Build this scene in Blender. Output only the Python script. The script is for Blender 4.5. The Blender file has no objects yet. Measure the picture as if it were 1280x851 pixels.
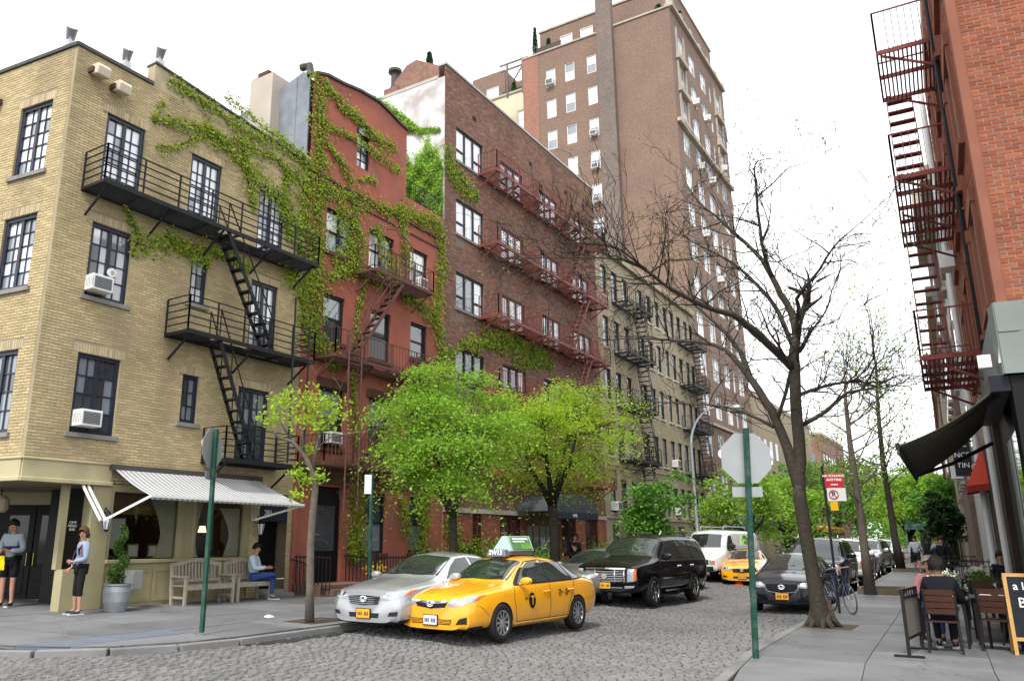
import bpy, bmesh, math, random
import numpy as np
from mathutils import Vector, Matrix
from mathutils.bvhtree import BVHTree
SC = bpy.context.scene
COL = SC.collection
RND = random.Random(11)
rad = math.radians

# ------------------------------------------------------------------ camera, sky, sun
cam = bpy.data.cameras.new('camera'); cam.sensor_width = 36; cam.lens = 998.34/1280*36
cam.shift_x = 0.0492; cam.shift_y = -0.0024; cam.clip_start = .05; cam.clip_end = 3000
co = bpy.data.objects.new('camera', cam); COL.objects.link(co)
co.location = (0, 0, 1.8); co.rotation_euler = (rad(90+14.193), 0, rad(33.054)); SC.camera = co
SUN_EL, SUN_AZ = rad(52), rad(168)          # azimuth clockwise from +Y
W = bpy.data.worlds.new("World"); SC.world = W; W.use_nodes = True
nt = W.node_tree; nt.nodes.clear()
sk = nt.nodes.new('ShaderNodeTexSky'); sk.sky_type = 'NISHITA'; sk.sun_disc = False
sk.sun_elevation = SUN_EL; sk.sun_rotation = SUN_AZ; sk.air_density = 1.0; sk.dust_density = 1.0; sk.ozone_density = 1.0
hs = nt.nodes.new('ShaderNodeHueSaturation'); hs.inputs['Saturation'].default_value = .16
bg = nt.nodes.new('ShaderNodeBackground'); bg.inputs[1].default_value = .12
wo = nt.nodes.new('ShaderNodeOutputWorld')
cl = nt.nodes.new('ShaderNodeTexNoise'); cl.inputs['Scale'].default_value = 2.2; cl.inputs['Detail'].default_value = 5      # thick even cloud over the sky
cr = nt.nodes.new('ShaderNodeMapRange'); cr.inputs[1].default_value = .25; cr.inputs[2].default_value = .75; cr.inputs[3].default_value = .72; cr.inputs[4].default_value = .95
mxs = nt.nodes.new('ShaderNodeMix'); mxs.data_type = 'RGBA'; mxs.inputs[7].default_value = (8.2, 8.35, 8.6, 1)
tcs = nt.nodes.new('ShaderNodeTexCoord'); nt.links.new(tcs.outputs['Generated'], cl.inputs['Vector']); nt.links.new(cl.outputs[0], cr.inputs[0]); nt.links.new(cr.outputs[0], mxs.inputs[0])
nt.links.new(sk.outputs[0], hs.inputs['Color']); nt.links.new(hs.outputs[0], mxs.inputs[6]); nt.links.new(mxs.outputs[2], bg.inputs[0]); nt.links.new(bg.outputs[0], wo.inputs[0])
sl = bpy.data.lights.new('sun', 'SUN'); sl.energy = 2.0; sl.angle = rad(11); sl.color = (1, .96, .9)
so = bpy.data.objects.new('sun', sl); COL.objects.link(so)
sd = Vector((math.sin(SUN_AZ)*math.cos(SUN_EL), math.cos(SUN_AZ)*math.cos(SUN_EL), math.sin(SUN_EL)))
so.rotation_euler = (-sd).to_track_quat('-Z', 'Y').to_euler()
vs = SC.view_settings; vs.view_transform = 'Standard'; vs.look = 'None'; vs.gamma = 1; vs.exposure = 1.05

# ------------------------------------------------------------------ materials
MATS = {}
def mat(name, col, rough=.7, metal=0., var=0., vs=3., isl=0., bump=0., bs=40., ior=1.5, coat=0., spots=0., dirt=0., ds=.35, dcol=(.05, .045, .04), emit=None, col2=None, streak=0.):
    """principled material: colour with noise variation, per-piece variation, dirt patches, relief"""
    if name in MATS: return MATS[name]
    m = bpy.data.materials.new(name); m.use_nodes = True; t = m.node_tree; N = t.nodes; L = t.links
    b = N['Principled BSDF']; b.inputs['Roughness'].default_value = rough; b.inputs['Metallic'].default_value = metal
    b.inputs['IOR'].default_value = ior; b.inputs['Specular IOR Level'].default_value = .5 if (rough < .45 or metal) else .2; b.inputs['Coat Weight'].default_value = coat; b.inputs['Coat Roughness'].default_value = .04
    b.inputs['Base Color'].default_value = (*col, 1)
    tc = N.new('ShaderNodeTexCoord').outputs['Object']
    geo = N.new('ShaderNodeNewGeometry'); pos = geo.outputs['Position']
    cur = None
    def noise(scale, det=4, vec=pos):
        n = N.new('ShaderNodeTexNoise'); n.inputs['Scale'].default_value = scale; n.inputs['Detail'].default_value = det
        L.new(vec, n.inputs['Vector']); return n.outputs['Fac']
    def mix(a, bcol, fac):
        x = N.new('ShaderNodeMix'); x.data_type = 'RGBA'
        if isinstance(fac, float): x.inputs[0].default_value = fac
        else: L.new(fac, x.inputs[0])
        for s, v in ((6, a), (7, bcol)):
            if isinstance(v, tuple): x.inputs[s].default_value = (*v, 1)
            else: L.new(v, x.inputs[s])
        return x.outputs[2]
    def math_(op, a, bb, clamp=False):
        x = N.new('ShaderNodeMath'); x.operation = op; x.use_clamp = clamp
        for i, v in enumerate((a, bb)):
            if isinstance(v, (int, float)): x.inputs[i].default_value = v
            else: L.new(v, x.inputs[i])
        return x.outputs[0]
    cur = tuple(col)
    if isl:
        oi = N.new('ShaderNodeObjectInfo')
        r = math_('FRACT', math_('ADD', geo.outputs['Random Per Island'], oi.outputs['Random']), 0)
        lo = tuple(max(0, c*(1-isl)) for c in col); hi = tuple(c*(1+isl) for c in col)
        cur = mix(lo, hi, r)
        if col2:
            r2 = math_('FRACT', math_('MULTIPLY', r, 7.31), 0)
            cur = mix(cur, col2, math_('MULTIPLY', math_('GREATER_THAN', r2, .72), .7))
    if var:
        f = noise(vs, 6)
        f2 = math_('MULTIPLY_ADD', f, 1) if False else f
        lo = tuple(max(0, 1-var) for c in col); hi = tuple(1+var for c in col)
        mul = N.new('ShaderNodeMix'); mul.data_type = 'RGBA'; mul.blend_type = 'MULTIPLY'; mul.inputs[0].default_value = 1
        if isinstance(cur, tuple): mul.inputs[6].default_value = (*cur, 1)
        else: L.new(cur, mul.inputs[6])
        L.new(mix(lo, hi, f2), mul.inputs[7]); cur = mul.outputs[2]
    if dirt or streak:
        mp = N.new('ShaderNodeMapping'); mp.inputs['Scale'].default_value = (1, 1, .25 if streak else 1); L.new(pos, mp.inputs[0])
        f = noise(ds, 8, mp.outputs[0])
        mr = N.new('ShaderNodeMapRange'); mr.inputs[1].default_value = .45; mr.inputs[2].default_value = .68; L.new(f, mr.inputs[0])
        cur = mix(cur, dcol, math_('MULTIPLY', mr.outputs[0], float(dirt or streak)))
    if spots:                 # trodden gum and drips
        vo = N.new('ShaderNodeTexVoronoi'); vo.inputs['Scale'].default_value = 3.2; L.new(pos, vo.inputs['Vector'])
        lt = math_('LESS_THAN', vo.outputs['Distance'], math_('MULTIPLY', noise(1.3, 3), .13)); cur = mix(cur, (.045, .045, .045), math_('MULTIPLY', lt, float(spots)))
        vc = N.new('ShaderNodeTexVoronoi'); vc.feature = 'DISTANCE_TO_EDGE'; vc.inputs['Scale'].default_value = .33; nz = N.new('ShaderNodeTexNoise'); nz.inputs['Scale'].default_value = 2.5; nz.inputs['Detail'].default_value = 5; L.new(pos, nz.inputs['Vector'])
        va = N.new('ShaderNodeVectorMath'); va.operation = 'ADD'; L.new(pos, va.inputs[0]); L.new(nz.outputs['Color'], va.inputs[1]); L.new(va.outputs[0], vc.inputs['Vector']); cur = mix(cur, (.04, .04, .04), math_('MULTIPLY', math_('LESS_THAN', vc.outputs['Distance'], .0035), .6))
    if not isinstance(cur, tuple): L.new(cur, b.inputs['Base Color'])
    if bump:
        bp = N.new('ShaderNodeBump'); bp.inputs['Strength'].default_value = bump; bp.inputs['Distance'].default_value = .02
        L.new(noise(bs, 5, tc), bp.inputs['Height']); L.new(bp.outputs[0], b.inputs['Normal'])
    if emit:
        b.inputs['Emission Color'].default_value = (*emit[0], 1); b.inputs['Emission Strength'].default_value = emit[1]
    MATS[name] = m; return m

def brick_tex(name, c1, c2, mortar, u='X', scale=1., bw=.21, bh=.075, rough=.85, dirt=.3, dcol=(.1, .08, .07), ms=.012):
    """far brickwork: colour and relief of courses too far away to pick apart"""
    if name in MATS: return MATS[name]
    m = bpy.data.materials.new(name); m.use_nodes = True; t = m.node_tree; N = t.nodes; L = t.links
    b = N['Principled BSDF']; b.inputs['Roughness'].default_value = rough
    geo = N.new('ShaderNodeNewGeometry'); sp = N.new('ShaderNodeSeparateXYZ'); L.new(geo.outputs['Position'], sp.inputs[0])
    cb = N.new('ShaderNodeCombineXYZ')
    sn = N.new('ShaderNodeSeparateXYZ'); L.new(geo.outputs['True Normal'], sn.inputs[0])
    ab = N.new('ShaderNodeMath'); ab.operation = 'ABSOLUTE'; L.new(sn.outputs[0], ab.inputs[0])
    gt = N.new('ShaderNodeMath'); gt.operation = 'GREATER_THAN'; L.new(ab.outputs[0], gt.inputs[0]); gt.inputs[1].default_value = .6
    mx = N.new('ShaderNodeMix'); L.new(gt.outputs[0], mx.inputs[0]); L.new(sp.outputs[0], mx.inputs[2]); L.new(sp.outputs[1], mx.inputs[3])
    L.new(mx.outputs[0], cb.inputs[0]); L.new(sp.outputs[2], cb.inputs[1])
    bt = N.new('ShaderNodeTexBrick'); L.new(cb.outputs[0], bt.inputs[0])
    bt.inputs['Color1'].default_value = (*c1, 1); bt.inputs['Color2'].default_value = (*c2, 1); bt.inputs['Mortar'].default_value = (*mortar, 1)
    bt.inputs['Scale'].default_value = scale; bt.inputs['Mortar Size'].default_value = ms; bt.inputs['Brick Width'].default_value = bw; bt.inputs['Row Height'].default_value = bh
    nz = N.new('ShaderNodeTexNoise'); nz.inputs['Scale'].default_value = .5; nz.inputs['Detail'].default_value = 9; L.new(geo.outputs['Position'], nz.inputs['Vector'])
    mr = N.new('ShaderNodeMapRange'); mr.inputs[1].default_value = .42; mr.inputs[2].default_value = .72; mr.inputs[4].default_value = dirt; L.new(nz.outputs[0], mr.inputs[0])
    x = N.new('ShaderNodeMix'); x.data_type = 'RGBA'; L.new(mr.outputs[0], x.inputs[0]); L.new(bt.outputs[0], x.inputs[6]); x.inputs[7].default_value = (*dcol, 1)
    n2 = N.new('ShaderNodeTexNoise'); n2.inputs['Scale'].default_value = 6; n2.inputs['Detail'].default_value = 4; L.new(geo.outputs['Position'], n2.inputs['Vector'])
    y = N.new('ShaderNodeMix'); y.data_type = 'RGBA'; y.blend_type = 'OVERLAY'; y.inputs[0].default_value = .5; L.new(x.outputs[2], y.inputs[6]); L.new(n2.outputs[0], y.inputs[7])
    L.new(y.outputs[2], b.inputs['Base Color'])
    bp = N.new('ShaderNodeBump'); bp.inputs['Strength'].default_value = .4; bp.inputs['Distance'].default_value = .01; bp.invert = True
    L.new(bt.outputs['Fac'], bp.inputs['Height']); L.new(bp.outputs[0], b.inputs['Normal'])
    MATS[name] = m; return m

def glass_mat(name, tint=(.8, .85, .85), fmin=.06, ior=1.5):
    """thin pane: see-through with mirror reflections that grow with the angle"""
    if name in MATS: return MATS[name]
    m = bpy.data.materials.new(name); m.use_nodes = True; t = m.node_tree; N = t.nodes; L = t.links
    N.remove(N['Principled BSDF'])
    tr = N.new('ShaderNodeBsdfTransparent'); tr.inputs[0].default_value = (*tint, 1)
    gl = N.new('ShaderNodeBsdfGlossy'); gl.inputs['Roughness'].default_value = .01
    fr = N.new('ShaderNodeFresnel'); fr.inputs[0].default_value = ior
    ad = N.new('ShaderNodeMath'); ad.operation = 'ADD'; ad.use_clamp = True; ad.inputs[1].default_value = fmin; L.new(fr.outputs[0], ad.inputs[0])
    mx = N.new('ShaderNodeMixShader'); L.new(ad.outputs[0], mx.inputs[0]); L.new(tr.outputs[0], mx.inputs[1]); L.new(gl.outputs[0], mx.inputs[2])
    L.new(mx.outputs[0], N['Material Output'].inputs[0]); MATS[name] = m; return m

# ------------------------------------------------------------------ mesh helpers
WL = {}                       # world position of every empty / object origin at build time
def V(*a): return Vector(a)
class MB:
    def __init__(s): s.v = []; s.f = []; s.m = []
    def quad(s, a, b, c, d, mi=0):
        n = len(s.v); s.v += [tuple(a), tuple(b), tuple(c), tuple(d)]; s.f.append((n, n+1, n+2, n+3)); s.m.append(mi)
    def poly(s, pts, mi=0):
        n = len(s.v); s.v += [tuple(p) for p in pts]; s.f.append(tuple(range(n, n+len(pts)))); s.m.append(mi)
    def hexa(s, p, mi=0):                  # 8 corners: bottom ring 0-3, top ring 4-7
        n = len(s.v); s.v += [tuple(q) for q in p]
        for f in ((3, 2, 1, 0), (4, 5, 6, 7), (0, 1, 5, 4), (1, 2, 6, 5), (2, 3, 7, 6), (3, 0, 4, 7)):
            s.f.append(tuple(n+i for i in f)); s.m.append(mi)
        return s
    def box(s, x0, x1, y0, y1, z0, z1, mi=0):
        return s.hexa([(x0, y0, z0), (x1, y0, z0), (x1, y1, z0), (x0, y1, z0), (x0, y0, z1), (x1, y0, z1), (x1, y1, z1), (x0, y1, z1)], mi)
    def bar(s, p, q, w=.03, h=None, up=(0, 0, 1), mi=0):
        p = Vector(p); q = Vector(q); d = (q-p); h = h or w
        if d.length < 1e-6: return s
        d.normalize(); u = Vector(up)
        if abs(d.dot(u)) > .98: u = Vector((1, 0, 0))
        a = d.cross(u).normalized()*(w/2); b = a.cross(d).normalized()*(h/2)
        return s.hexa([p-a-b, p+a-b, q+a-b, q-a-b, p-a+b, p+a+b, q+a+b, q-a+b], mi)
    def tube(s, pts, rr, n=7, cap=True, mi=0):
        pts = [Vector(p) for p in pts]
        if not hasattr(rr, '__len__'): rr = [rr]*len(pts)
        base = len(s.v); pa = None
        for i, p in enumerate(pts):
            d = (pts[min(i+1, len(pts)-1)]-pts[max(i-1, 0)])
            d = d.normalized() if d.length > 1e-9 else Vector((0, 0, 1))
            if pa is None: pa = d.orthogonal().normalized()
            a = pa-d*pa.dot(d); a = a.normalized() if a.length > 1e-6 else d.orthogonal().normalized(); b = d.cross(a); pa = a
            for k in range(n):
                t = 2*math.pi*k/n; s.v.append(tuple(p+(a*math.cos(t)+b*math.sin(t))*rr[i]))
        for i in range(len(pts)-1):
            for k in range(n):
                k2 = (k+1) % n; s.f.append((base+i*n+k, base+i*n+k2, base+(i+1)*n+k2, base+(i+1)*n+k)); s.m.append(mi)
        if cap:
            s.f.append(tuple(base+k for k in range(n))[::-1]); s.m.append(mi)
            e = base+(len(pts)-1)*n; s.f.append(tuple(e+k for k in range(n))); s.m.append(mi)
        return s
    def lathe(s, c, prof, n=16, mi=0, axis=None):  # prof: (r,z) list around vertical axis at c
        base = len(s.v); c = Vector(c)
        for r, z in prof:
            for k in range(n):
                t = 2*math.pi*k/n; s.v.append((c.x+r*math.cos(t), c.y+r*math.sin(t), c.z+z))
        for i in range(len(prof)-1):
            for k in range(n):
                k2 = (k+1) % n; s.f.append((base+i*n+k, base+i*n+k2, base+(i+1)*n+k2, base+(i+1)*n+k)); s.m.append(mi)
        s.f.append(tuple(base+k for k in range(n))[::-1]); s.m.append(mi)
        e = base+(len(prof)-1)*n; s.f.append(tuple(e+k for k in range(n))); s.m.append(mi)
        return s
    def prism(s, poly, d, mi=0):                   # polygon (3D points) extruded by vector d
        d = Vector(d); n = len(poly); b = len(s.v); s.v += [tuple(p) for p in poly]+[tuple(Vector(p)+d) for p in poly]
        s.f.append(tuple(range(b+n-1, b-1, -1))); s.m.append(mi); s.f.append(tuple(range(b+n, b+2*n))); s.m.append(mi)
        for i in range(n):
            j = (i+1) % n; s.f.append((b+i, b+j, b+n+j, b+n+i)); s.m.append(mi)
        return s
    def grid(s, P, mi=0, close=False):
        r, c = len(P), len(P[0]); b = len(s.v)
        for row in P: s.v += [tuple(p) for p in row]
        for i in range(r-1):
            for j in range(c-1 if not close else c):
                k = (j+1) % c; s.f.append((b+i*c+j, b+i*c+k, b+(i+1)*c+k, b+(i+1)*c+j)); s.m.append(mi)
        return s
    def leaf(s, c, size, nrm=None, r=RND, mi=0):
        c = Vector(c)
        if nrm is None: nrm = Vector((r.gauss(0, 1), r.gauss(0, 1), r.gauss(.4, 1)))
        nrm = Vector(nrm).normalized(); a = nrm.orthogonal().normalized(); a = Matrix.Rotation(r.uniform(0, 6.28), 3, nrm) @ a; b = nrm.cross(a)
        l = size*r.uniform(.75, 1.25); w = l*.55; n = len(s.v)
        s.v += [tuple(c-a*l*.5), tuple(c+b*w*.5+nrm*l*.08), tuple(c+a*l*.5), tuple(c-b*w*.5+nrm*l*.08)]
        s.f += [(n, n+1, n+2), (n, n+2, n+3)]; s.m += [mi, mi]
    def build(s, name, mats, parent=None, smooth=False, kind=None, label=None, cat=None, group=None, bevel=0., autosm=None):
        if not isinstance(mats, (list, tuple)): mats = [mats]
        off = WL.get(parent.name, Vector((0, 0, 0))) if parent else Vector((0, 0, 0))
        me = bpy.data.meshes.new(name); vs_ = [(x-off.x, y-off.y, z-off.z) for x, y, z in s.v] if parent else s.v
        me.from_pydata(vs_, [], s.f)
        for m in mats: me.materials.append(m)
        if len(mats) > 1: me.polygons.foreach_set('material_index', s.m)
        if smooth: me.polygons.foreach_set('use_smooth', [True]*len(s.f))
        return place(name, me, parent, kind, label, cat, group, bevel, off)
def place(name, me, parent=None, kind=None, label=None, cat=None, group=None, bevel=0., off=None):
    o = bpy.data.objects.new(name, me); COL.objects.link(o)
    if parent: o.parent = parent
    WL[o.name] = off if off is not None else Vector((0, 0, 0))
    tag(o, label, cat, group, kind)
    if bevel:
        b = o.modifiers.new('edge', 'BEVEL'); b.width = bevel; b.segments = 2; b.limit_method = 'ANGLE'
    return o
def tag(o, label=None, cat=None, group=None, kind=None):
    for k, v in (('label', label), ('category', cat), ('group', group), ('kind', kind)):
        if v: o[k] = v
    return o
def thing(name, loc, label, cat, group=None):
    o = bpy.data.objects.new(name, None); COL.objects.link(o); o.location = loc; WL[o.name] = Vector(loc); o.empty_display_size = .2
    return tag(o, label, cat, group)
def dup(root, loc, rz=None, label=None, group=None, scale=None):
    def cp(o, par):
        c = o.copy(); COL.objects.link(c); WL[c.name] = WL.get(o.name, Vector((0, 0, 0)))
        if par: c.parent = par
        for ch in [q for q in KIDS.get(o.name, o.children)]: cp(ch, c)
        return c
    r = cp(root, None); r.location = loc
    if rz is not None: r.rotation_euler = (0, 0, rz)
    if scale: r.scale = (scale,)*3 if not hasattr(scale, '__len__') else scale
    if label: r['label'] = label
    if group: r['group'] = group
    return r
KIDS = {}
class Fr:
    """a vertical wall plane: u along it, z up, d outwards"""
    def __init__(s, o, u, n): s.o = Vector(o); s.u = Vector(u).normalized(); s.n = Vector(n).normalized()
    def p(s, u, z, d=0.): return s.o+s.u*u+s.n*d+Vector((0, 0, z))
    def box(s, mb, u0, u1, z0, z1, d0, d1, mi=0):
        P = s.p; mb.hexa([P(u0, z0, d0), P(u1, z0, d0), P(u1, z0, d1), P(u0, z0, d1), P(u0, z1, d0), P(u1, z1, d0), P(u1, z1, d1), P(u0, z1, d1)], mi)
    def wall(s, mb, u0, u1, z0, z1, ops, dep=.14, mi=0):
        us = sorted({u0, u1, *[min(max(o[i], u0), u1) for o in ops for i in (0, 1)]}); zs = sorted({z0, z1, *[min(max(o[i], z0), z1) for o in ops for i in (2, 3)]})
        for a, b in zip(us, us[1:]):
            for c, d in zip(zs, zs[1:]):
                if b-a < 1e-4 or d-c < 1e-4: continue
                m, k = (a+b)/2, (c+d)/2
                if any(o[0] < m < o[1] and o[2] < k < o[3] for o in ops): continue
                mb.quad(s.p(a, c), s.p(b, c), s.p(b, d), s.p(a, d), mi)
        for o in ops:
            a, b, c, d = o[:4]; P = s.p; e = o[4] if len(o) > 4 else dep
            mb.quad(P(a, c), P(a, d), P(a, d, -e), P(a, c, -e), mi); mb.quad(P(b, c, -e), P(b, d, -e), P(b, d), P(b, c), mi)
            mb.quad(P(a, d), P(b, d), P(b, d, -e), P(a, d, -e), mi); mb.quad(P(a, c, -e), P(b, c, -e), P(b, c), P(a, c), mi)
    def bricks(s, u0, u1, z0, z1, ops, L_=.203, h=.0575, j=.0095):
        """running bond laid round the openings: list of (ua, ub, za, zb)"""
        out = []; n = int((z1-z0)/(h+j))
        for k in range(n):
            za = z0+k*(h+j)+j/2; zb = za+h; zm = (za+zb)/2
            cuts = sorted((max(o[0], u0), min(o[1], u1)) for o in ops if o[2] < zb and o[3] > za and o[1] > u0 and o[0] < u1)
            iv = []; c = u0
            for a, b in cuts:
                if a > c: iv.append((c, a))
                c = max(c, b)
            if c < u1: iv.append((c, u1))
            st = (k % 2)*(L_+j)/2
            for a, b in iv:
                x = u0-st+math.floor((a-u0+st)/(L_+j))*(L_+j)
                while x < b:
                    p, q = max(x, a), min(x+L_, b)
                    if q-p > .025: out.append((p, q, za, zb))
                    x += L_+j
        return out
    def lay(s, mb, bs, pr=.007, jit=.003, mi=0):
        for a, b, c, d in bs:
            e = pr+RND.uniform(-jit, jit); P = s.p; n = len(mb.v)
            mb.v += [tuple(q) for q in (P(a, c, -.01), P(b, c, -.01), P(b, d, -.01), P(a, d, -.01), P(a+.003, c+.003, e), P(b-.003, c+.003, e), P(b-.003, d-.003, e), P(a+.003, d-.003, e))]
            mb.f += [(n+4, n+5, n+6, n+7), (n, n+1, n+5, n+4), (n+1, n+2, n+6, n+5), (n+2, n+3, n+7, n+6), (n+3, n, n+4, n+7)]; mb.m += [mi]*5
def split_bricks(fr, bs, parent, m, nmax=300, name='brick', pr=.007):
    """the bricks that show largest become parts sharing one mesh, the rest one part"""
    full = max(b[1]-b[0] for b in bs); cam_p = co.location
    key = sorted(range(len(bs)), key=lambda i: (fr.p((bs[i][0]+bs[i][1])/2, bs[i][2])-cam_p).length+(50 if bs[i][1]-bs[i][0] < full-.004 else 0))
    pick = set(key[:nmax]); off = WL[parent.name]
    mb = MB(); f2 = Fr((0, 0, 0), fr.u, fr.n); h = bs[0][3]-bs[0][2]
    f2.lay(mb, [(0, full, 0, h)], pr, 0)
    me = None
    for i in pick:
        if me is None:
            o = mb.build(name, m); me = o.data; o.parent = parent
        else: o = place(name, me, parent)
        o.location = fr.p(bs[i][0], bs[i][2], RND.uniform(-.003, .003))-off
    if len(bs) > nmax:
        mb = MB(); fr.lay(mb, [b for i, b in enumerate(bs) if i not in pick], pr)
        mb.build('brickwork', m, parent, kind='stuff')
def text_mesh(body, size, name, m, parent, origin, udir, vdir, extr=.002, align='CENTER', bold=0.):
    cu = bpy.data.curves.new('t', 'FONT'); cu.body = body; cu.size = size; cu.extrude = extr; cu.align_x = align; cu.align_y = 'CENTER'; cu.offset = bold; cu.resolution_u = 3
    ob = bpy.data.objects.new('t', cu); COL.objects.link(ob)
    bpy.context.view_layer.update()
    me = bpy.data.meshes.new_from_object(ob.evaluated_get(bpy.context.evaluated_depsgraph_get())); bpy.data.objects.remove(ob); bpy.data.curves.remove(cu)
    u = Vector(udir).normalized(); v = Vector(vdir).normalized(); w = u.cross(v); off = WL[parent.name] if parent else Vector((0, 0, 0))
    me.transform(Matrix(((u.x, v.x, w.x, origin[0]-off.x), (u.y, v.y, w.y, origin[1]-off.y), (u.z, v.z, w.z, origin[2]-off.z), (0, 0, 0, 1))))
    me.materials.clear(); me.materials.append(m)
    return place(name, me, parent, off=off)

# ------------------------------------------------------------------ shared colours
BLACK = mat('black_paint', (.012, .013, .018), .45)
IRON = mat('black_iron', (.014, .014, .017), .55, var=.4, vs=9)
STEEL = mat('galvanised_steel', (.42, .43, .44), .4, .7, var=.15)
WHITEP = mat('white_paint', (.72, .72, .7), .5, var=.08)
DARKIN = mat('dark_interior', (.02, .018, .016), .9)
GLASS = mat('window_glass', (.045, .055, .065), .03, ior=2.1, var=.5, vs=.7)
GLASSB = mat('window_glass_blind_and_sky', (.72, .76, .8), .04, ior=2.4, var=.12, vs=1.2)  # pale base colour: blinds plus bright sky reflection painted in
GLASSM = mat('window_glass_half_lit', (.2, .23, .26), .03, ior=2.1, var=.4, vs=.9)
CLEAR = glass_mat('shop_glass', (.75, .8, .78), .05)
def gz(x):                    # the ground rises a little towards the left facades
    if x > -7.5: return 0.
    if x > -10.67: return (-7.5-x)*.05
    return .1585
def sz(x): return .25+max(0., -10.67-x)*.019
# ------------------------------------------------------------------ ground, road, pavements
mb = MB(); mb.box(-3000, 3000, -3000, 3000, -1.2, -.35); mb.build('ground', mat('far_ground', (.12, .12, .115), .95, var=.3, vs=.2), kind='structure')
COB = mat('cobblestone', (.172, .168, .165), .5, var=.22, vs=1.2, isl=.13, bump=.3, bs=30, col2=(.135, .13, .126), dirt=.3, ds=.4, dcol=(.1, .1, .1))
JNT = mat('cobble_joint', (.09, .087, .082), .95, var=.4, vs=8)
def road_strip(mb, y0, y1, dz, xs=(-40, -14, -12.4, -10.67, -9.1, -7.5, -5, -2, 8, 30)):
    mb.grid([[(x, y0, gz(x)+dz) for x in xs], [(x, y1, gz(x)+dz) for x in xs]])
mb = MB(); road_strip(mb, -14, 40, -.035); road_obj = mb.build('road', JNT, kind='structure')
mb = MB(); mb.grid([[(x, 40, gz(x)-.008) for x in (-10.7, -9.1, -7.5, -5, -2.5)], [(x-4, 420, gz(x)-.008) for x in (-10.7, -9.1, -7.5, -5, -2.5)]])
mb.build('road', brick_tex('far_cobbles', (.22, .215, .21), (.17, .165, .16), (.09, .088, .085), bw=.28, bh=.16, ms=.02), kind='structure')
def curb_x(y):                # inner face of the right kerb
    return float(np.interp(y, (8.2, 9.2, 10.34, 13.17, 19.84, 50, 400), (-1.9, -2.75, -3.12, -3.46, -3.72, -5.05, -20)))
LC = [(-40, 4.2), (-14.2, 6.35), (-12.9, 6.62), (-12.0, 7.05), (-11.3, 7.75), (-10.85, 8.6), (-10.67, 9.6), (-10.67, 60), (-10.67, 200)]
def left_road_y(x): return float(np.interp(x, [p[0] for p in LC[:6]], [p[1] for p in LC[:6]]))
def on_road(x, y):
    if x > curb_x(y)-.02 and y > 8.3: return False
    if x > -1.8 and y > 7.9: return False
    if x < -10.64 and (x < -10.85 and y > left_road_y(x)-.03 or y > 8.9): return False
    return True
cob = []
y = 5.2; k = 0
while y < 40:
    d = RND.uniform(.085, .12); x = -17.+RND.uniform(0, .2)
    while x < -1.5:
        l = RND.uniform(.13, .22)
        xm, ym = x+l/2, y+d/2
        if on_road(xm, ym) and not (ym < 12 and xm > 2): cob.append((x+.007, x+l-.007, y+.006, y+d-.006))
        x += l
    y += d
CAMV = co.location
def cobble_verts(x0, x1, y0, y1, z, t):
    i = .014; j = [RND.uniform(-.004, .004) for _ in range(4)]
    return [(x0, y0, z-.045), (x1, y0, z-.045), (x1, y1, z-.045), (x0, y1, z-.045), (x0+i, y0+i, z+j[0]), (x1-i, y0+i, z+j[1]), (x1-i, y1-i, z+j[2]), (x0+i, y1-i, z+j[3])]
CF = [(4, 5, 6, 7), (0, 1, 5, 4), (1, 2, 6, 5), (2, 3, 7, 6), (3, 0, 4, 7)]
def vis_key(c):               # how large a stone shows: nearest inside the frame first
    x, y = (c[0]+c[1])/2, (c[2]+c[3])/2; a = math.degrees(math.atan2(-x, y)); dd = math.hypot(x, y); dep_ = -x*.545+y*.838
    return dd+(200 if (a > 62 or a < 8 or dep_ < 10.2) else 0)
cob.sort(key=vis_key)
V_, F_ = [], []
for c in cob[300:]:
    n = len(V_); z = gz((c[0]+c[1])/2)+RND.uniform(-.008, .006); V_ += cobble_verts(*c, z, 0); F_ += [tuple(n+i for i in f) for f in CF]
me = bpy.data.meshes.new('cobbles'); me.from_pydata(V_, [], F_); me.materials.append(COB); place('cobbles', me, road_obj, kind='stuff')
prot = []
for q in range(12):
    l, w = .105, .052; me = bpy.data.meshes.new('cobblestone'); me.from_pydata(cobble_verts(-l, l, -w, w, 0, 0), [], CF); me.materials.append(COB); prot.append(me)
for c in cob[:300]:
    o = place('cobblestone', prot[RND.randrange(12)], road_obj); xm = (c[0]+c[1])/2
    o.location = (xm, (c[2]+c[3])/2, gz(xm)+RND.uniform(-.008, .006)); o.scale = ((c[1]-c[0])/.21, (c[3]-c[2])/.104, 1)
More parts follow.
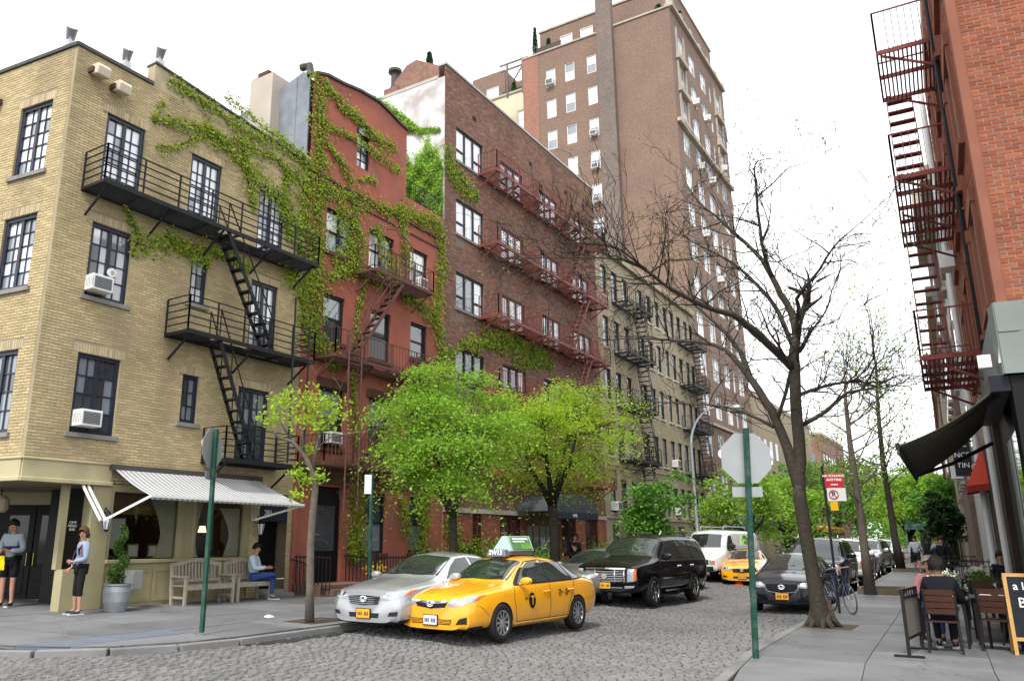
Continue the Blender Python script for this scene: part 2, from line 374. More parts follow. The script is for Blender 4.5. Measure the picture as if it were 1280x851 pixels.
# kerbs and pavements
GRAN = mat('granite_kerb', (.2, .198, .195), .75, var=.25, vs=3, bump=.3, bs=60, dirt=.45, ds=1.1, dcol=(.07, .065, .06))
FLAG = mat('pavement_flags', (.152, .154, .16), .6, var=.22, vs=1.6, isl=.16, bump=.25, bs=70, dirt=.45, ds=.9, dcol=(.075, .075, .077), spots=.7)
FLAGB = mat('pavement_under', (.055, .055, .055), .9, var=.3)
def path_kerb(name, pts, zf, w=.15, seg=1.7, side=1):
    root = None; mb = MB()
    P = [Vector((p[0], p[1], 0)) for p in pts]
    pieces = []
    for a, b in zip(P, P[1:]):
        n = max(1, int((b-a).length/seg)) if (b-a).length < 70 else 40
        for i in range(n): pieces.append((a.lerp(b, i/n), a.lerp(b, (i+1)/n)))
    me0 = MB(); far = MB()
    base = MB()
    for a, b in pieces: pass
    root = thing(name, (0, 0, 0), None, None); root['kind'] = 'structure'
    for a, b in pieces:
        d = (b-a).normalized(); s = Vector((-d.y, d.x, 0))*side*w; e = d*.006; a2, b2 = a+e, b-e
        z0, z1 = zf(a)-.45, zf(a)+RND.uniform(-.006, .006)
        m = MB(); m.hexa([a2+V(0, 0, z0), b2+V(0, 0, z0), b2+s+V(0, 0, z0), a2+s+V(0, 0, z0), a2+V(0, 0, z1-.0), b2+V(0, 0, z1), b2+s+V(0, 0, z1), a2+s+V(0, 0, z1)])
        m.build('kerbstone', GRAN, root, bevel=.015)
    return root
path_kerb('kerb', LC, lambda p: .25 if p.x > -13 else .25, side=-1)
RC = [(curb_x(y), y) for y in (120, 50, 34, 27, 19.84, 16.5, 13.17, 11.7, 10.34, 9.7, 9.2, 8.6, 8.2)]+[(-1.0, 7.9), (1.5, 8.1), (14, 10.5)]
path_kerb('kerb', RC, lambda p: .15, side=1)
# left pavement: sheet plus flags
def flags(name, x0f, x1f, ys, nx, zf, clip=None, m=FLAG, th=.05):
    root = thing(name, (0, 0, 0), None, None); root['kind'] = 'structure'
    sh = MB(); yy = list(ys)
    sh.grid([[(x0f(y)+(x1f(y)-x0f(y))*i/nx, y, zf(x0f(y)+(x1f(y)-x0f(y))*i/nx)-.016) for i in range(nx+1)] for y in yy]); sh.build('bedding', FLAGB, root)
    far = MB()
    for ya, yb in zip(yy, yy[1:]):
        for i in range(nx):
            g = .008; q = []
            for (y, t) in ((ya, i/nx), (ya, (i+1)/nx), (yb, (i+1)/nx), (yb, i/nx)):
                q.append((x0f(y)+(x1f(y)-x0f(y))*t, y))
            cx = sum(p[0] for p in q)/4; cy = sum(p[1] for p in q)/4
            if clip and not clip(cx, cy): continue
            dz = RND.uniform(-.004, .004); w = g
            r = [(cx+(px-cx)*(1-w), cy+(py-cy)*(1-w)) for px, py in q]
            M_ = MB() if cy < 34 else far
            M_.hexa([(px, py, zf(px)-.05) for px, py in r]+[(px, py, zf(px)+dz) for px, py in r])
            if M_ is not far: M_.build('slab', m, root)
    if far.v: far.build('slabs', m, root, kind='stuff')
    return root
flags('pavement', lambda y: -16.5, lambda y: -10.83, list(np.arange(9.6, 60, 1.75))+[75, 100, 140, 200], 4, sz)
# the corner of the left pavement, in front of the cafe
root = thing('pavement', (0, 0, 0), None, None); root['kind'] = 'structure'
def cy0(x): return left_road_y(x)+.17 if x < -10.9 else 9.0
xs = [-40, -26, -22, -20, -18.2, -16.5, -15, -13.6, -12.5, -11.8, -11.25, -10.87]
mb = MB(); mb.grid([[(x, cy0(x), sz(x)-.016) for x in xs], [(x, 9.6, sz(x)-.016) for x in xs]]); mb.grid([[(x, 9.6, sz(x)-.016) for x in xs[:6]], [(x, 15, sz(x)-.016) for x in xs[:6]]]); mb.build('bedding', FLAGB, root)
for xa, xb in zip(xs, xs[1:]):
    for t0, t1 in ((0, .5), (.5, 1)):
        if xa > -11.9 and t0 == .5: continue
        tt = (t0, t1) if xa <= -11.9 else (0, 1)
        def yy(x, t): return cy0(x)+(9.6-cy0(x))*t
        e = .008; dz = RND.uniform(-.004, .004); m = MB()
        q = [(xa+e, yy(xa, tt[0])+e), (xb-e, yy(xb, tt[0])+e), (xb-e, yy(xb, tt[1])-e), (xa+e, yy(xa, tt[1])-e)]
        m.hexa([(a, b, sz(a)-.06) for a, b in q]+[(a, b, sz(a)+dz) for a, b in q]); m.build('slab', mat('blue_flag', (.13, .15, .185), .6, var=.2, vs=2, bump=.2, bs=60) if -12.6 < xa < -11.9 else FLAG, root)
for xa, xb in zip(xs[:5], xs[1:6]):
    for ya in (9.6, 11.4, 13.2):
        m = MB(); m.hexa([(a, b, sz(a)-.06) for a, b in ((xa+.01, ya+.01), (xb-.01, ya+.01), (xb-.01, ya+1.79), (xa+.01, ya+1.79))]+[(a, b, sz(a)) for a, b in ((xa+.01, ya+.01), (xb-.01, ya+.01), (xb-.01, ya+1.79), (xa+.01, ya+1.79))]); m.build('slab', FLAG, root)
def rx1(y): return 1.2-.045*(y-14)
flags('pavement', lambda y: curb_x(y)+.165, rx1, [9.9, 11.5, 13.0, 14.5, 16.0, 17.5, 19.0, 20.5, 22, 23.5, 25, 26.5, 28, 30, 32, 34, 40, 50, 70, 100, 120], 3, lambda x: .15)
root = thing('pavement', (0, 0, 0), None, None); root['kind'] = 'structure'
for (xa, xb, ya, yb) in ((-2.55, -1.2, 8.75, 9.88), (-1.18, 1.2, 8.15, 9.88), (1.22, 3, 8.6, 11.6), (1.22, 3, 11.62, 14.6), (3.02, 6, 9.2, 14.8)):
    m = MB(); m.box(xa, xb, ya, yb, .05, .148); m.build('slab', FLAG, root)
m = MB(); m.box(-2.7, 8, 8.3, 14.5, -.1, .13); m.build('bedding', FLAGB, root)

r_ = random.Random(12); mb = MB(); pu = [(-10.64, 9.75), (-10.6, 10.4), (-10.63, 11.2), (-10.62, 12.1), (-10.5, 12.5), (-10.3, 12.2), (-10.22, 11.5), (-10.3, 10.9), (-10.18, 10.4), (-10.3, 9.9), (-10.5, 9.55)]
mb.poly([(x, y, gz(x)+.004) for x, y in pu]); mb.build('puddle', mat('wet_road', (.02, .02, .02), .08), kind='structure')
# ------------------------------------------------------------------ windows, fire escapes
def window(fr, o, cols, rows, parent, fm, gms, dep=.11, fw=.06, mw=.028, thick=(), thickr=(), name='window', d2=.06, tilt=.006):
    a, b, c, d = o[:4]; mb = MB(); dz = -dep
    for (p, q, r, s_) in ((a, a+fw, c, d), (b-fw, b, c, d), (a+fw, b-fw, d-fw, d), (a+fw, b-fw, c, c+fw)): fr.box(mb, p+.002, q-.002, r+.002, s_-.002, dz-.04, dz+d2)
    us = np.linspace(a+fw, b-fw, cols+1); zs = np.linspace(c+fw, d-fw, rows+1)
    for i in range(1, cols):
        w = (.09 if i in thick else mw)/2; fr.box(mb, us[i]-w, us[i]+w, c+fw, d-fw, dz-.02, dz+(.045 if i in thick else .02))
    for j in range(1, rows):
        w = (.07 if j in thickr else mw)/2; fr.box(mb, a+fw, b-fw, zs[j]-w, zs[j]+w, dz-.018, dz+.018)
    f = mb.build(name, fm, parent)
    off = WL[parent.name]; WL[f.name] = off
    # frame carries the panes as sub-parts: each hangs a hair differently
    for i in range(cols):
        for j in range(rows):
            g = gms[RND.randrange(len(gms))]; m = MB(); t = [RND.uniform(-tilt, tilt)*(us[1]-us[0]) for _ in range(3)]
            P = fr.p; m.quad(P(us[i], zs[j], dz-.005+t[0]), P(us[i+1], zs[j], dz-.005+t[1]), P(us[i+1], zs[j+1], dz-.005+t[1]+t[2]), P(us[i], zs[j+1], dz-.005+t[0]+t[2]))
            m.build('pane', g, f)
    return f
def sub(parent, o): WL[o.name] = WL[parent.name]; return o
def platform(fr, u0, u1, z, parent, m, d0=.06, d1=.92, hole=None, slat=.075, edge=.09):
    mb = MB(); n = int((d1-d0)/slat)
    for i in range(n):
        d = d0+.03+i*slat
        if hole and hole[2] < d < hole[3]:
            for p, q in ((u0, hole[0]), (hole[1], u1)): 
                if q > p+.05: fr.box(mb, p, q, z-.012, z+.012, d, d+.034)
        else: fr.box(mb, u0, u1, z-.012, z+.012, d, d+.034)
    o = mb.build('grating', m, parent, kind='stuff')
    mb = MB(); e = edge
    fr.box(mb, u0-.02, u1+.02, z-e, z+.02, d1, d1+.04); fr.box(mb, u0-.02, u1+.02, z-e, z+.02, d0-.04, d0)
    for u in np.linspace(u0, u1, max(2, int((u1-u0)/.9)+1)): fr.box(mb, u-.02, u+.02, z-e+.01, z-.014, d0, d1)
    mb.build('platform_frame', m, parent)
    for u in np.linspace(u0+.15, u1-.15, max(2, int((u1-u0)/1.7)+1)):
        mb = MB(); mb.bar(fr.p(u, z-.06, d1-.05), fr.p(u, z-.62, .02), .035, .05); mb.build('bracket', m, parent)
def railing(fr, u0, u1, z, parent, m, d0=.04, d1=.94, h=.92, rails=4, bars=0., ends=True, posts=1.2, w=.024):
    mb = MB(); P = fr.p
    runs = [(P(u0, 0, d1), P(u1, 0, d1))]
    if ends: runs += [(P(u0, 0, d0), P(u0, 0, d1)), (P(u1, 0, d0), P(u1, 0, d1))]
    for a, b in runs:
        L_ = (b-a).length; n = max(1, round(L_/posts))
        for i in range(n+1):
            q = a.lerp(b, i/n); mb.bar(q+V(0, 0, z), q+V(0, 0, z+h), w*1.4)
        for r in range(rails):
            hh = h*(r+1)/rails if not bars else (h if r == 0 else .1*h+.02)
            mb.bar(a+V(0, 0, z+hh), b+V(0, 0, z+hh), w)
        if bars:
            n = int(L_/bars)
            for i in range(1, n): q = a.lerp(b, i/n); mb.bar(q+V(0, 0, z), q+V(0, 0, z+h), w*.62)
    return mb.build('railing', m, parent)
def stair(fr, ut, zt, ub, zb, d0, d1, parent, m, n=10, rail=True, st=.05, tw=.2):
    mb = MB(); P = fr.p
    for d in (d0, d1):
        mb.bar(P(ut, zt, d), P(ub, zb, d), .022, .11)
        if rail:
            mb.bar(P(ut, zt+.75, d), P(ub, zb+.75, d), .025)
            for t in (0, .33, .66, 1): q = P(ut, zt, d).lerp(P(ub, zb, d), t); mb.bar(q, q+V(0, 0, .75), .022)
    s_ = mb.build('stair', m, parent); WL[s_.name] = WL[parent.name]
    for i in range(n):
        t = (i+.5)/n; u = ut+(ub-ut)*t; z = zt+(zb-zt)*t; q = MB(); fr.box(q, u-tw/2, u+tw/2, z-.015, z+.015, d0+.012, d1-.012); q.build('tread', m, s_)
    return s_
def slab_box(name, m, parent, x0, x1, y0, y1, z0, z1, bevel=0, **k): mb = MB(); mb.box(x0, x1, y0, y1, z0, z1); return mb.build(name, m, parent, bevel=bevel, **k)
def ac_unit(fr, u, z, w, h, d, label, grille=True):
    p = fr.p(u, z, 0); t = thing('air_conditioner', p, label, 'air conditioner', 'air conditioners in the windows')
    mb = MB(); fr.box(mb, u-w/2, u+w/2, z, z+h, -.08, d); mb.build('housing', WHITEP, t, bevel=.012)
    mb = MB(); fr.box(mb, u-w/2+.05, u+w/2-.05, z+.05, z+h-.05, d, d+.006); mb.build('grille', mat('ac_grille', (.1, .11, .12), .6), t)
    mb = MB()
    for i in range(7): fr.box(mb, u-w/2+.06, u+w/2-.06, z+.07+i*(h-.12)/7, z+.08+i*(h-.12)/7, d+.006, d+.014)
    for i in range(5): mb.box(*( [p.x+.05+i*.06, p.x+.07+i*.06, p.y-w/2-.004, p.y-w/2, p.z+.08, p.z+h-.08] if abs(fr.n.x) > .5 else [p.x-.001, p.x, p.y-.05, p.y-.049, p.z+.1, p.z+.11]))
    mb.build('vent_slats', mat('ac_slats', (.3, .31, .32), .6), t, kind='stuff')
    return t

# ------------------------------------------------------------------ the corner building of tan brick
FL = Fr((-16.5, 0, 0), (0, 1, 0), (1, 0, 0)); FT = Fr((-16.5, 8.9, 0), (-.992, -.127, 0), (.127, -.992, 0))
TBR = mat('tan_brick', (.47, .378, .21), .85, var=.25, vs=.9, isl=.12, bump=.3, bs=60, col2=(.39, .305, .165), streak=.42, ds=1.1, dcol=(.2, .165, .11))
TMO = mat('tan_mortar', (.34, .285, .19), .95, var=.25, vs=1.5, streak=.5, ds=.8, dcol=(.1, .09, .07))
NAVY = mat('navy_frame', (.012, .016, .032), .4)
STONE = mat('grey_sill', (.22, .21, .2), .8, var=.3, vs=4)
COPING = mat('dark_coping', (.07, .065, .06), .6, var=.4, vs=3)
tan = thing('tan_brick_building', (-16.5, 8.9, .36), 'tan brick corner building with navy windows above a cafe', 'building')
OPS = [(9.82, 10.87, 9.72, 11.73), (12.28, 13.3, 9.72, 11.73), (14.67, 15.69, 9.72, 11.72), (9.77, 10.82, 7.15, 8.93), (12.56, 13.08, 7.69, 8.97), (14.6, 15.6, 6.8, 8.87), (9.8, 10.86, 4.07, 5.84), (12.6, 13.1, 4.62, 5.83), (14.4, 15.5, 3.86, 5.8)]
TOPS = [(.62, 1.74, 10.0, 11.8), (.62, 1.74, 7.2, 8.96), (.62, 1.74, 3.99, 5.79), (3.4, 4.5, 10, 11.8), (3.4, 4.5, 7.2, 8.96), (3.4, 4.5, 4, 5.79)]
mb = MB(); FL.wall(mb, 8.9, 16.62, 3.02, 13.05, OPS); FT.wall(mb, 0, 9, 3.02, 13.05, TOPS)
P = FT.p; c9 = P(9, 0)
FL.wall(mb, 15.1, 15.42, .3, 3.02, []); FL.wall(mb, 16.46, 16.62, .3, 3.02, [])
mb.quad((-16.5, 16.62, .3), (-16.5, 16.62, 13.05), (-24, 16.62, 13.05), (-24, 16.62, .3)); mb.poly([(-16.5, 8.9, 12.8), (-16.5, 16.62, 12.8), (-25.4, 16.62, 12.8), (c9.x, c9.y, 12.8)])
mb.quad((c9.x, c9.y, .3), (c9.x, c9.y, 13.05), (-25.4, 16.62, 13.05), (-25.4, 16.62, .3))
mb.build('wall', TMO, tan)
def soldier(o): return (o[0]-.12, o[1]+.12, o[3]+.005, o[3]+.215)
lint = [soldier(o) for o in OPS]; tl = [soldier(o) for o in TOPS[:3]]
bsL = FL.bricks(8.9, 16.62, 3.03, 13.02, OPS+lint)+FL.bricks(15.1, 15.42, .34, 3.0, [])+FL.bricks(16.46, 16.62, .34, 3.0, [])
split_bricks(FL, bsL, tan, TBR, 300)
bsT = FT.bricks(.1, 5.0, 3.03, 13.02, TOPS+tl); mb = MB(); FT.lay(mb, bsT); mb.build('brickwork', TBR, tan, kind='stuff')
mb = MB()
for fr, os_ in ((FL, lint), (FT, tl)):
    for o in os_:
        n = int((o[1]-o[0])/.067); fr.lay(mb, [(o[0]+i*.067+.004, o[0]+(i+1)*.067-.004, o[2]+.004, o[3]-.004) for i in range(n)], .009)
mb.build('soldier_lintels', mat('lintel_brick', (.43, .35, .22), .85, isl=.2, var=.2, vs=2), tan, kind='stuff')
# coping, raised parapet, corner quoin line
mb = MB(); FL.box(mb, 8.88, 10.93, 13.03, 13.12, -.3, .05); FT.box(mb, -.02, 9, 13.031, 13.121, -.3, .05); FL.box(mb, 10.93, 16.6, 12.9, 13.0, -.3, -.001); mb.build('coping', COPING, tan)
mb = MB(); mb.prism([(-16.497, 10.95, 13.02), (-16.497, 16.4, 13.02), (-16.497, 16.4, 13.18), (-16.497, 10.95, 13.66)], (-.3, 0, 0)); mb.build('parapet', mat('parapet_brick', (.42, .35, .23), .9, var=.35, vs=2, dirt=.5, ds=1.5, dcol=(.1, .09, .07)), tan)
mb = MB(); mb.prism([(-16.45, 10.93, 13.662), (-16.45, 16.42, 13.182), (-16.45, 16.42, 13.24), (-16.45, 10.93, 13.72)], (-.4, 0, 0)); mb.build('coping', COPING, tan)
mb = MB(); FL.box(mb, 16.42, 16.64, 12.9, 13.45, -.3, .03); mb.build('pier', mat('pier_stucco', (.42, .36, .25), .9, var=.3), tan)
for i, o in enumerate(OPS):
    up = o[2] > 9
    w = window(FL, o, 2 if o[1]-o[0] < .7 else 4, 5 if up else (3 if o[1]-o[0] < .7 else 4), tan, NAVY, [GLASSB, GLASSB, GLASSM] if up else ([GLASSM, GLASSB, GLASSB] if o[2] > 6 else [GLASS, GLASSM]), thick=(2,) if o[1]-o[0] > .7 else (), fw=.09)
    if not up: mb = MB(); FL.box(mb, o[0]-.1, o[1]+.1, o[2]-.1, o[2]-.003, -.05, .07); mb.build('sill', STONE, tan)
for o in TOPS[:3]:
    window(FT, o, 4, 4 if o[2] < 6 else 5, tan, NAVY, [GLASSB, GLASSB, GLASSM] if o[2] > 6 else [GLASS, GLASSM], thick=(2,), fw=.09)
    mb = MB(); FT.box(mb, o[0]-.1, o[1]+.1, o[2]-.1, o[2]-.003, -.05, .07); mb.build('sill', STONE, tan)
mb = MB()
for o in OPS+TOPS:
    fr = FL if o in OPS else FT; fr.box(mb, o[0]-.02, o[1]+.02, o[2]-.02, o[3]+.02, -.5, -.16)
mb.build('room_darkness', DARKIN, tan, kind='stuff')
# cafe front
OLIVE = mat('olive_paint', (.36, .32, .185), .55, var=.12, vs=2, dirt=.25, ds=1.2, dcol=(.16, .14, .08))
OLIVE2 = mat('olive_paint_panel', (.33, .29, .165), .55, var=.15, vs=2)
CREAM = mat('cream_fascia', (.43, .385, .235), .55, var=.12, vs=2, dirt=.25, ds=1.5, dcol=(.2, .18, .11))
mb = MB(); FL.box(mb, 8.9-.02, 10.9, 3.06, 3.42, -.3, .05); FT.box(mb, .0, 9, 3.06, 3.42, -.3, .049); mb.build('fascia', CREAM, tan)
mb = MB(); FL.box(mb, 8.83, 10.92, 2.97, 3.06, -.3, .11); FT.box(mb, -.07, 9, 2.971, 3.059, -.3, .108); FL.box(mb, 8.86, 10.92, 3.42, 3.47, -.3, .08); FT.box(mb, -.04, 9, 3.421, 3.469, -.3, .078); mb.build('cornice', CREAM, tan, bevel=.015)
mb = MB(); FL.box(mb, 10.92, 15.1, 2.86, 3.42, -.25, .0); mb.build('fascia', OLIVE, tan)
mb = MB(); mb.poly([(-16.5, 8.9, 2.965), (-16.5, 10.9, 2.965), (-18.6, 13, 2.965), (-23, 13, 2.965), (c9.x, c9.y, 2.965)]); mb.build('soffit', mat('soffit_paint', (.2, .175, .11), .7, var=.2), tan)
# recessed corner doors, facing the crossing
e0 = Vector((-18.95, 12.0, 0)); e1 = Vector((-21.6, 10.28, 0)); FD = Fr(e0, e1-e0, ((e1-e0).cross(V(0, 0, 1))))
if FD.n.dot(Vector((0, 0, 0))-e0) < 0: FD.n.negate()
BLK = mat('black_door_paint', (.006, .0055, .006), .5, var=.3, vs=2)
Ld = (e1-e0).length
mb = MB(); FD.box(mb, -1.2, Ld+2, .42, 2.66, -.08, 0); mb.build('door_surround', BLK, tan)
mb = MB(); FD.box(mb, -1.2, Ld+2, 2.66, 2.97, -.1, .03); mb.build('transom', OLIVE, tan)
mb = MB(); FD.box(mb, .35, Ld+2, .33, .42, -.3, .35); mb.build('step', mat('worn_step', (.4, .33, .2), .8, var=.3), tan)
for i in range(2):
    a = .46+i*.8;
    mb = MB(); FD.box(mb, a, a+.77, .44, 2.6, 0, .045); d = mb.build('door', BLK, tan); WL[d.name] = WL[tan.name]
    mb = MB(); FD.box(mb, a+.14, a+.63, 1.25, 2.4, .045, .05); mb.build('pane', mat('dark_door_glass', (.01, .01, .012), .05), d)  # pane colour darkened to paint in the shade under the overhang
    for (p, q, r, s_) in ((.12, .65, .55, .8), (.12, .65, .86, 1.14)):
        mb = MB(); FD.box(mb, a+p, a+q, r, s_, .045, .06); mb.build('panel', BLK, d, bevel=.01)
    mb = MB(); hu = a+(.07 if i else .7); mb.tube([FD.p(hu, 1.2, .05), FD.p(hu, 1.2, .1), FD.p(hu, 1.5, .1), FD.p(hu, 1.5, .05)], .014); mb.build('handle', mat('brass', (.5, .36, .12), .3, 1.), d)
mb = MB(); FD.box(mb, .0, .3, .33, 2.97, -.1, .1); mb.build('pilaster', OLIVE, tan, bevel=.01)
mb = MB(); FD.box(mb, .31, .41, .33, 2.66, -.1, .04); mb.build('door_jamb', OLIVE, tan)
# menu board beside the door and pilaster on the street corner
mb = MB(); FL.box(mb, 10.15, 10.5, 1.2, 2.85, -.35, -.3); mb.build('menu_board', BLK, tan)
mb = MB(); FL.box(mb, 10.02, 10.15, 1.2, 2.97, -.4, -.25); mb.build('door_jamb', OLIVE, tan)
mb = MB(); mb.box(-18.75, -16.86, 10.9, 10.97, .33, 2.96); mb.build('recess_wall', BLK, tan)
mb = MB(); mb.poly([(-16.9, 10.6, .335), (-18.9, 12.1, .335), (-22, 10.2, .335), (-22, 8.3, .335), (-17, 9.1, .335)]); mb.build('entrance_floor', STONE, tan)
mb = MB(); FL.box(mb, 10.52, 10.98, .36, 2.97, -.3, .02); mb.build('pilaster', OLIVE, tan, bevel=.01)
mb = MB(); FL.box(mb, 10.05, 10.52, .36, 1.2, -.32, -.02); mb.build('storefront_panel', OLIVE, tan)
# stall riser and shop windows
mb = MB(); FL.box(mb, 10.98, 15.1, .36, 1.3, -.2, -.03); mb.build('stall_riser', OLIVE, tan)
for a, b in ((11.05, 12.2), (12.26, 13.4), (13.46, 15.02)):
    mb = MB()
    for (p, q, r, s_) in ((a, b, .45, .53), (a, b, 1.1, 1.18), (a, a+.08, .53, 1.1), (b-.08, b, .53, 1.1)): FL.box(mb, p, q, r, s_, -.03, .0)
    mb.build('panel_moulding', OLIVE2, tan)
mb = MB(); FL.box(mb, 10.98, 15.1, 1.3, 1.38, -.25, .06); mb.build('window_sill', OLIVE, tan, bevel=.01)
for a, b in ((10.98, 11.06), (12.86, 13.0), (13.26, 13.36), (14.9, 15.1)):
    mb = MB(); FL.box(mb, a, b, 1.38, 2.86, -.2, .0); mb.build('post', OLIVE, tan, bevel=.008)
mb = MB(); FL.box(mb, 13.0, 13.26, 1.38, 2.86, -.15, -.04); mb.build('post_panel', OLIVE2, tan)
CURT = mat('linen_curtain', (.62, .57, .43), .9, var=.15, vs=6)
def curtain(u0, u1, z0, z1, tie, side):
    mb = MB(); n = 26; rows = []
    for j in range(9):
        t = j/8; z = z1+(z0-z1)*t; k = 1-(.55*math.sin(math.pi*min(1, t/tie)*.5) if t < tie else .55-.25*(t-tie)/(1-tie))
        rows.append([FL.p((u0+(u1-u0)*k*i/n) if side < 0 else (u1-(u1-u0)*k*i/n), z, -.2+.03*math.sin(i*2.1+j*.3)) for i in range(n+1)])
    mb.grid(rows); return mb.build('curtain', CURT, tan, smooth=True)
for (a, b) in ((11.06, 12.86), (13.36, 14.9)):
    mb = MB(); mb.quad(FL.p(a, 1.38, -.095), FL.p(b, 1.38, -.095), FL.p(b, 2.86, -.095), FL.p(a, 2.86, -.095)); mb.build('shop_window', CLEAR, tan)
    a, b = a+.25, b; mb = MB(); mb.quad((-18.6, a-.3, .8), (-18.6, b+.3, .8), (-18.6, b+.3, 3.2), (-18.6, a-.3, 3.2)); mb.quad((-16.7, a-.3, 2.9), (-16.7, b+.3, 2.9), (-18.6, b+.3, 2.9), (-18.6, a-.3, 2.9)); mb.quad((-16.7, a-.3, 1.0), (-16.7, b+.3, 1.0), (-18.6, b+.3, 1.0), (-18.6, a-.3, 1.0))
    mb.quad((-16.7, a-.3, 1), (-16.7, a-.3, 3), (-18.6, a-.3, 3), (-18.6, a-.3, 1)); mb.quad((-16.7, b+.3, 1), (-16.7, b+.3, 3), (-18.6, b+.3, 3), (-18.6, b+.3, 1))
    mb.build('interior', mat('cafe_interior', (.09, .055, .035), .8, var=.5, vs=1.5), tan)
mb = MB()
for k in range(60):
    u = 11.1+k*.03
    if u < 12.84: FL.box(mb, u, u+.02, 2.38, 2.84, -.42, -.4)
for k in range(50):
    u = 13.4+k*.03
    if u < 14.88: FL.box(mb, u, u+.02, 2.55, 2.84, -.42, -.4)
mb.build('cane_blind', mat('cane', (.33, .19, .09), .7, var=.3, vs=9), tan, kind='stuff')
curtain(12.1, 12.86, 1.4, 2.85, .7, 1); curtain(13.36, 13.75, 1.4, 2.85, .8, -1); curtain(14.25, 14.9, 1.4, 2.6, .6, 1)
for u, z in ((11.9, 2.2), (13.75, 2.1), (14.3, 2.1)):
    t = thing('table_lamp', FL.p(u, z-.3, -.9), 'glowing %s lamp shade %s' % (('amber', 'inside the left cafe window') if u < 12 else ('cream', 'behind the middle of the cafe window') if u < 14 else ('pale', 'behind the right cafe window')), 'lamp', 'lamps inside the cafe')
    c = FL.p(u, z-.3, -.9); mb = MB(); mb.lathe(c, [(.11, .2), (.07, .36)], 12); mb.build('shade', mat('lit_shade', (.8, .5, .25), .8, emit=((1, .55, .25), 2.2)), t)
    mb = MB(); mb.tube([c-V(0, 0, .55), c+V(0, 0, .25)], .012); mb.build('stem', BLACK, t)
# framed menus propped in the window
for (a, b, z0, z1, lab) in ((11.1, 11.55, 1.6, 2.3, 'large framed menu hung behind the left cafe window'), (11.65, 11.95, 1.42, 1.72, 'white notice propped on the cafe window ledge'), (12.2, 12.45, 1.42, 1.7, 'pale card leaning beside the white notice in the window')):
    t = thing('menu_card', FL.p(a, z0, -.2), lab, 'menu'); mb = MB(); FL.box(mb, a, b, z0, z1, -.24, -.2); mb.build('frame', mat('menu_frame', (.2, .15, .08), .5), t)
    mb = MB(); FL.box(mb, a+.03, b-.03, z0+.03, z1-.03, -.2, -.196); mb.build('paper', mat('menu_paper', (.62, .6, .52), .8, var=.2, vs=30), t)
# dark side door with house number, steps
mb = MB(); FL.box(mb, 15.42, 16.46, .5, 2.98, -.45, -.4); sd_ = mb.build('side_door', BLK, tan); WL[sd_.name] = WL[tan.name]
for r, s_ in ((.7, 1.3), (1.4, 2.2)):
    mb = MB(); FL.box(mb, 15.6, 16.28, r, s_, -.4, -.385); mb.build('panel', BLK, sd_, bevel=.01)
mb = MB(); FL.box(mb, 15.42, 16.46, .36, .52, -.45, .1); FL.box(mb, 15.42, 16.46, .36, .44, .1, .4); mb.build('step', STONE, tan)
mb = MB(); FL.box(mb, 15.42, 16.46, 2.3, 2.72, -.05, -.02); mb.build('transom', mat('transom_navy', (.012, .015, .03), .2), tan)
text_mesh('281', .2, 'house_number', WHITEP, tan, FL.p(15.75, 2.52, -.015), (0, 1, 0), (0, 0, 1))
text_mesh('CAFE\nMENU\nBAR', .075, 'lettering', WHITEP, tan, FL.p(10.32, 2.1, -.297), (0, 1, 0), (0, 0, 1))

# striped awning over the cafe
aw = thing('striped_awning', (-16.5, 13.2, 3.4), 'long grey and white striped awning over the cafe windows', 'awning')
A0, A1, B0, B1 = V(-16.42, 10.92, 3.37), V(-16.42, 15.22, 3.37), V(-15.05, 10.95, 2.72), V(-15.05, 15.6, 2.69)
ST = [mat('awning_white', (.46, .46, .46), .9, var=.15), mat('awning_grey', (.24, .245, .255), .9, var=.15)]
mb = MB(); n = 66
for i in range(n):
    t0, t1 = i/n, (i+1)/n
    mb.grid([[A0.lerp(A1, t0).lerp(B0.lerp(B1, t0), s_/4)-V(0, 0, .05*math.sin(math.pi*s_/4)), A0.lerp(A1, t1).lerp(B0.lerp(B1, t1), s_/4)-V(0, 0, .05*math.sin(math.pi*s_/4))] for s_ in range(5)] , i % 2)
    p, q = B0.lerp(B1, t0), B0.lerp(B1, t1); mb.poly([p, q, q-V(0, 0, .05), p.lerp(q, .5)-V(0, 0, .075), p-V(0, 0, .05)], i % 2)
mb.build('canvas', ST, aw)
mb = MB(); mb.bar(A0-V(0, .1, -.02), A1+V(0, .1, .02), .14, .12); mb.build('roller_case', COPING, aw)
mb = MB(); mb.bar(B0, B1, .03, .05); mb.build('front_bar', WHITEP, aw)
for y0_, y1_, e in ((11.0, 10.35, B0), (15.1, 14.55, B1)):
    mb = MB(); el = V(-15.75, y1_, 2.2 if y1_ < 12 else 2.3)
    for dd in (-.06, .06): mb.bar(V(-16.45, y1_-.05 if y1_ < 12 else 15.2, 2.95)+V(0, dd, 0), el+V(0, dd, 0), .035, .05)
    mb.bar(el, e, .035, .05); mb.build('arm', WHITEP, aw)

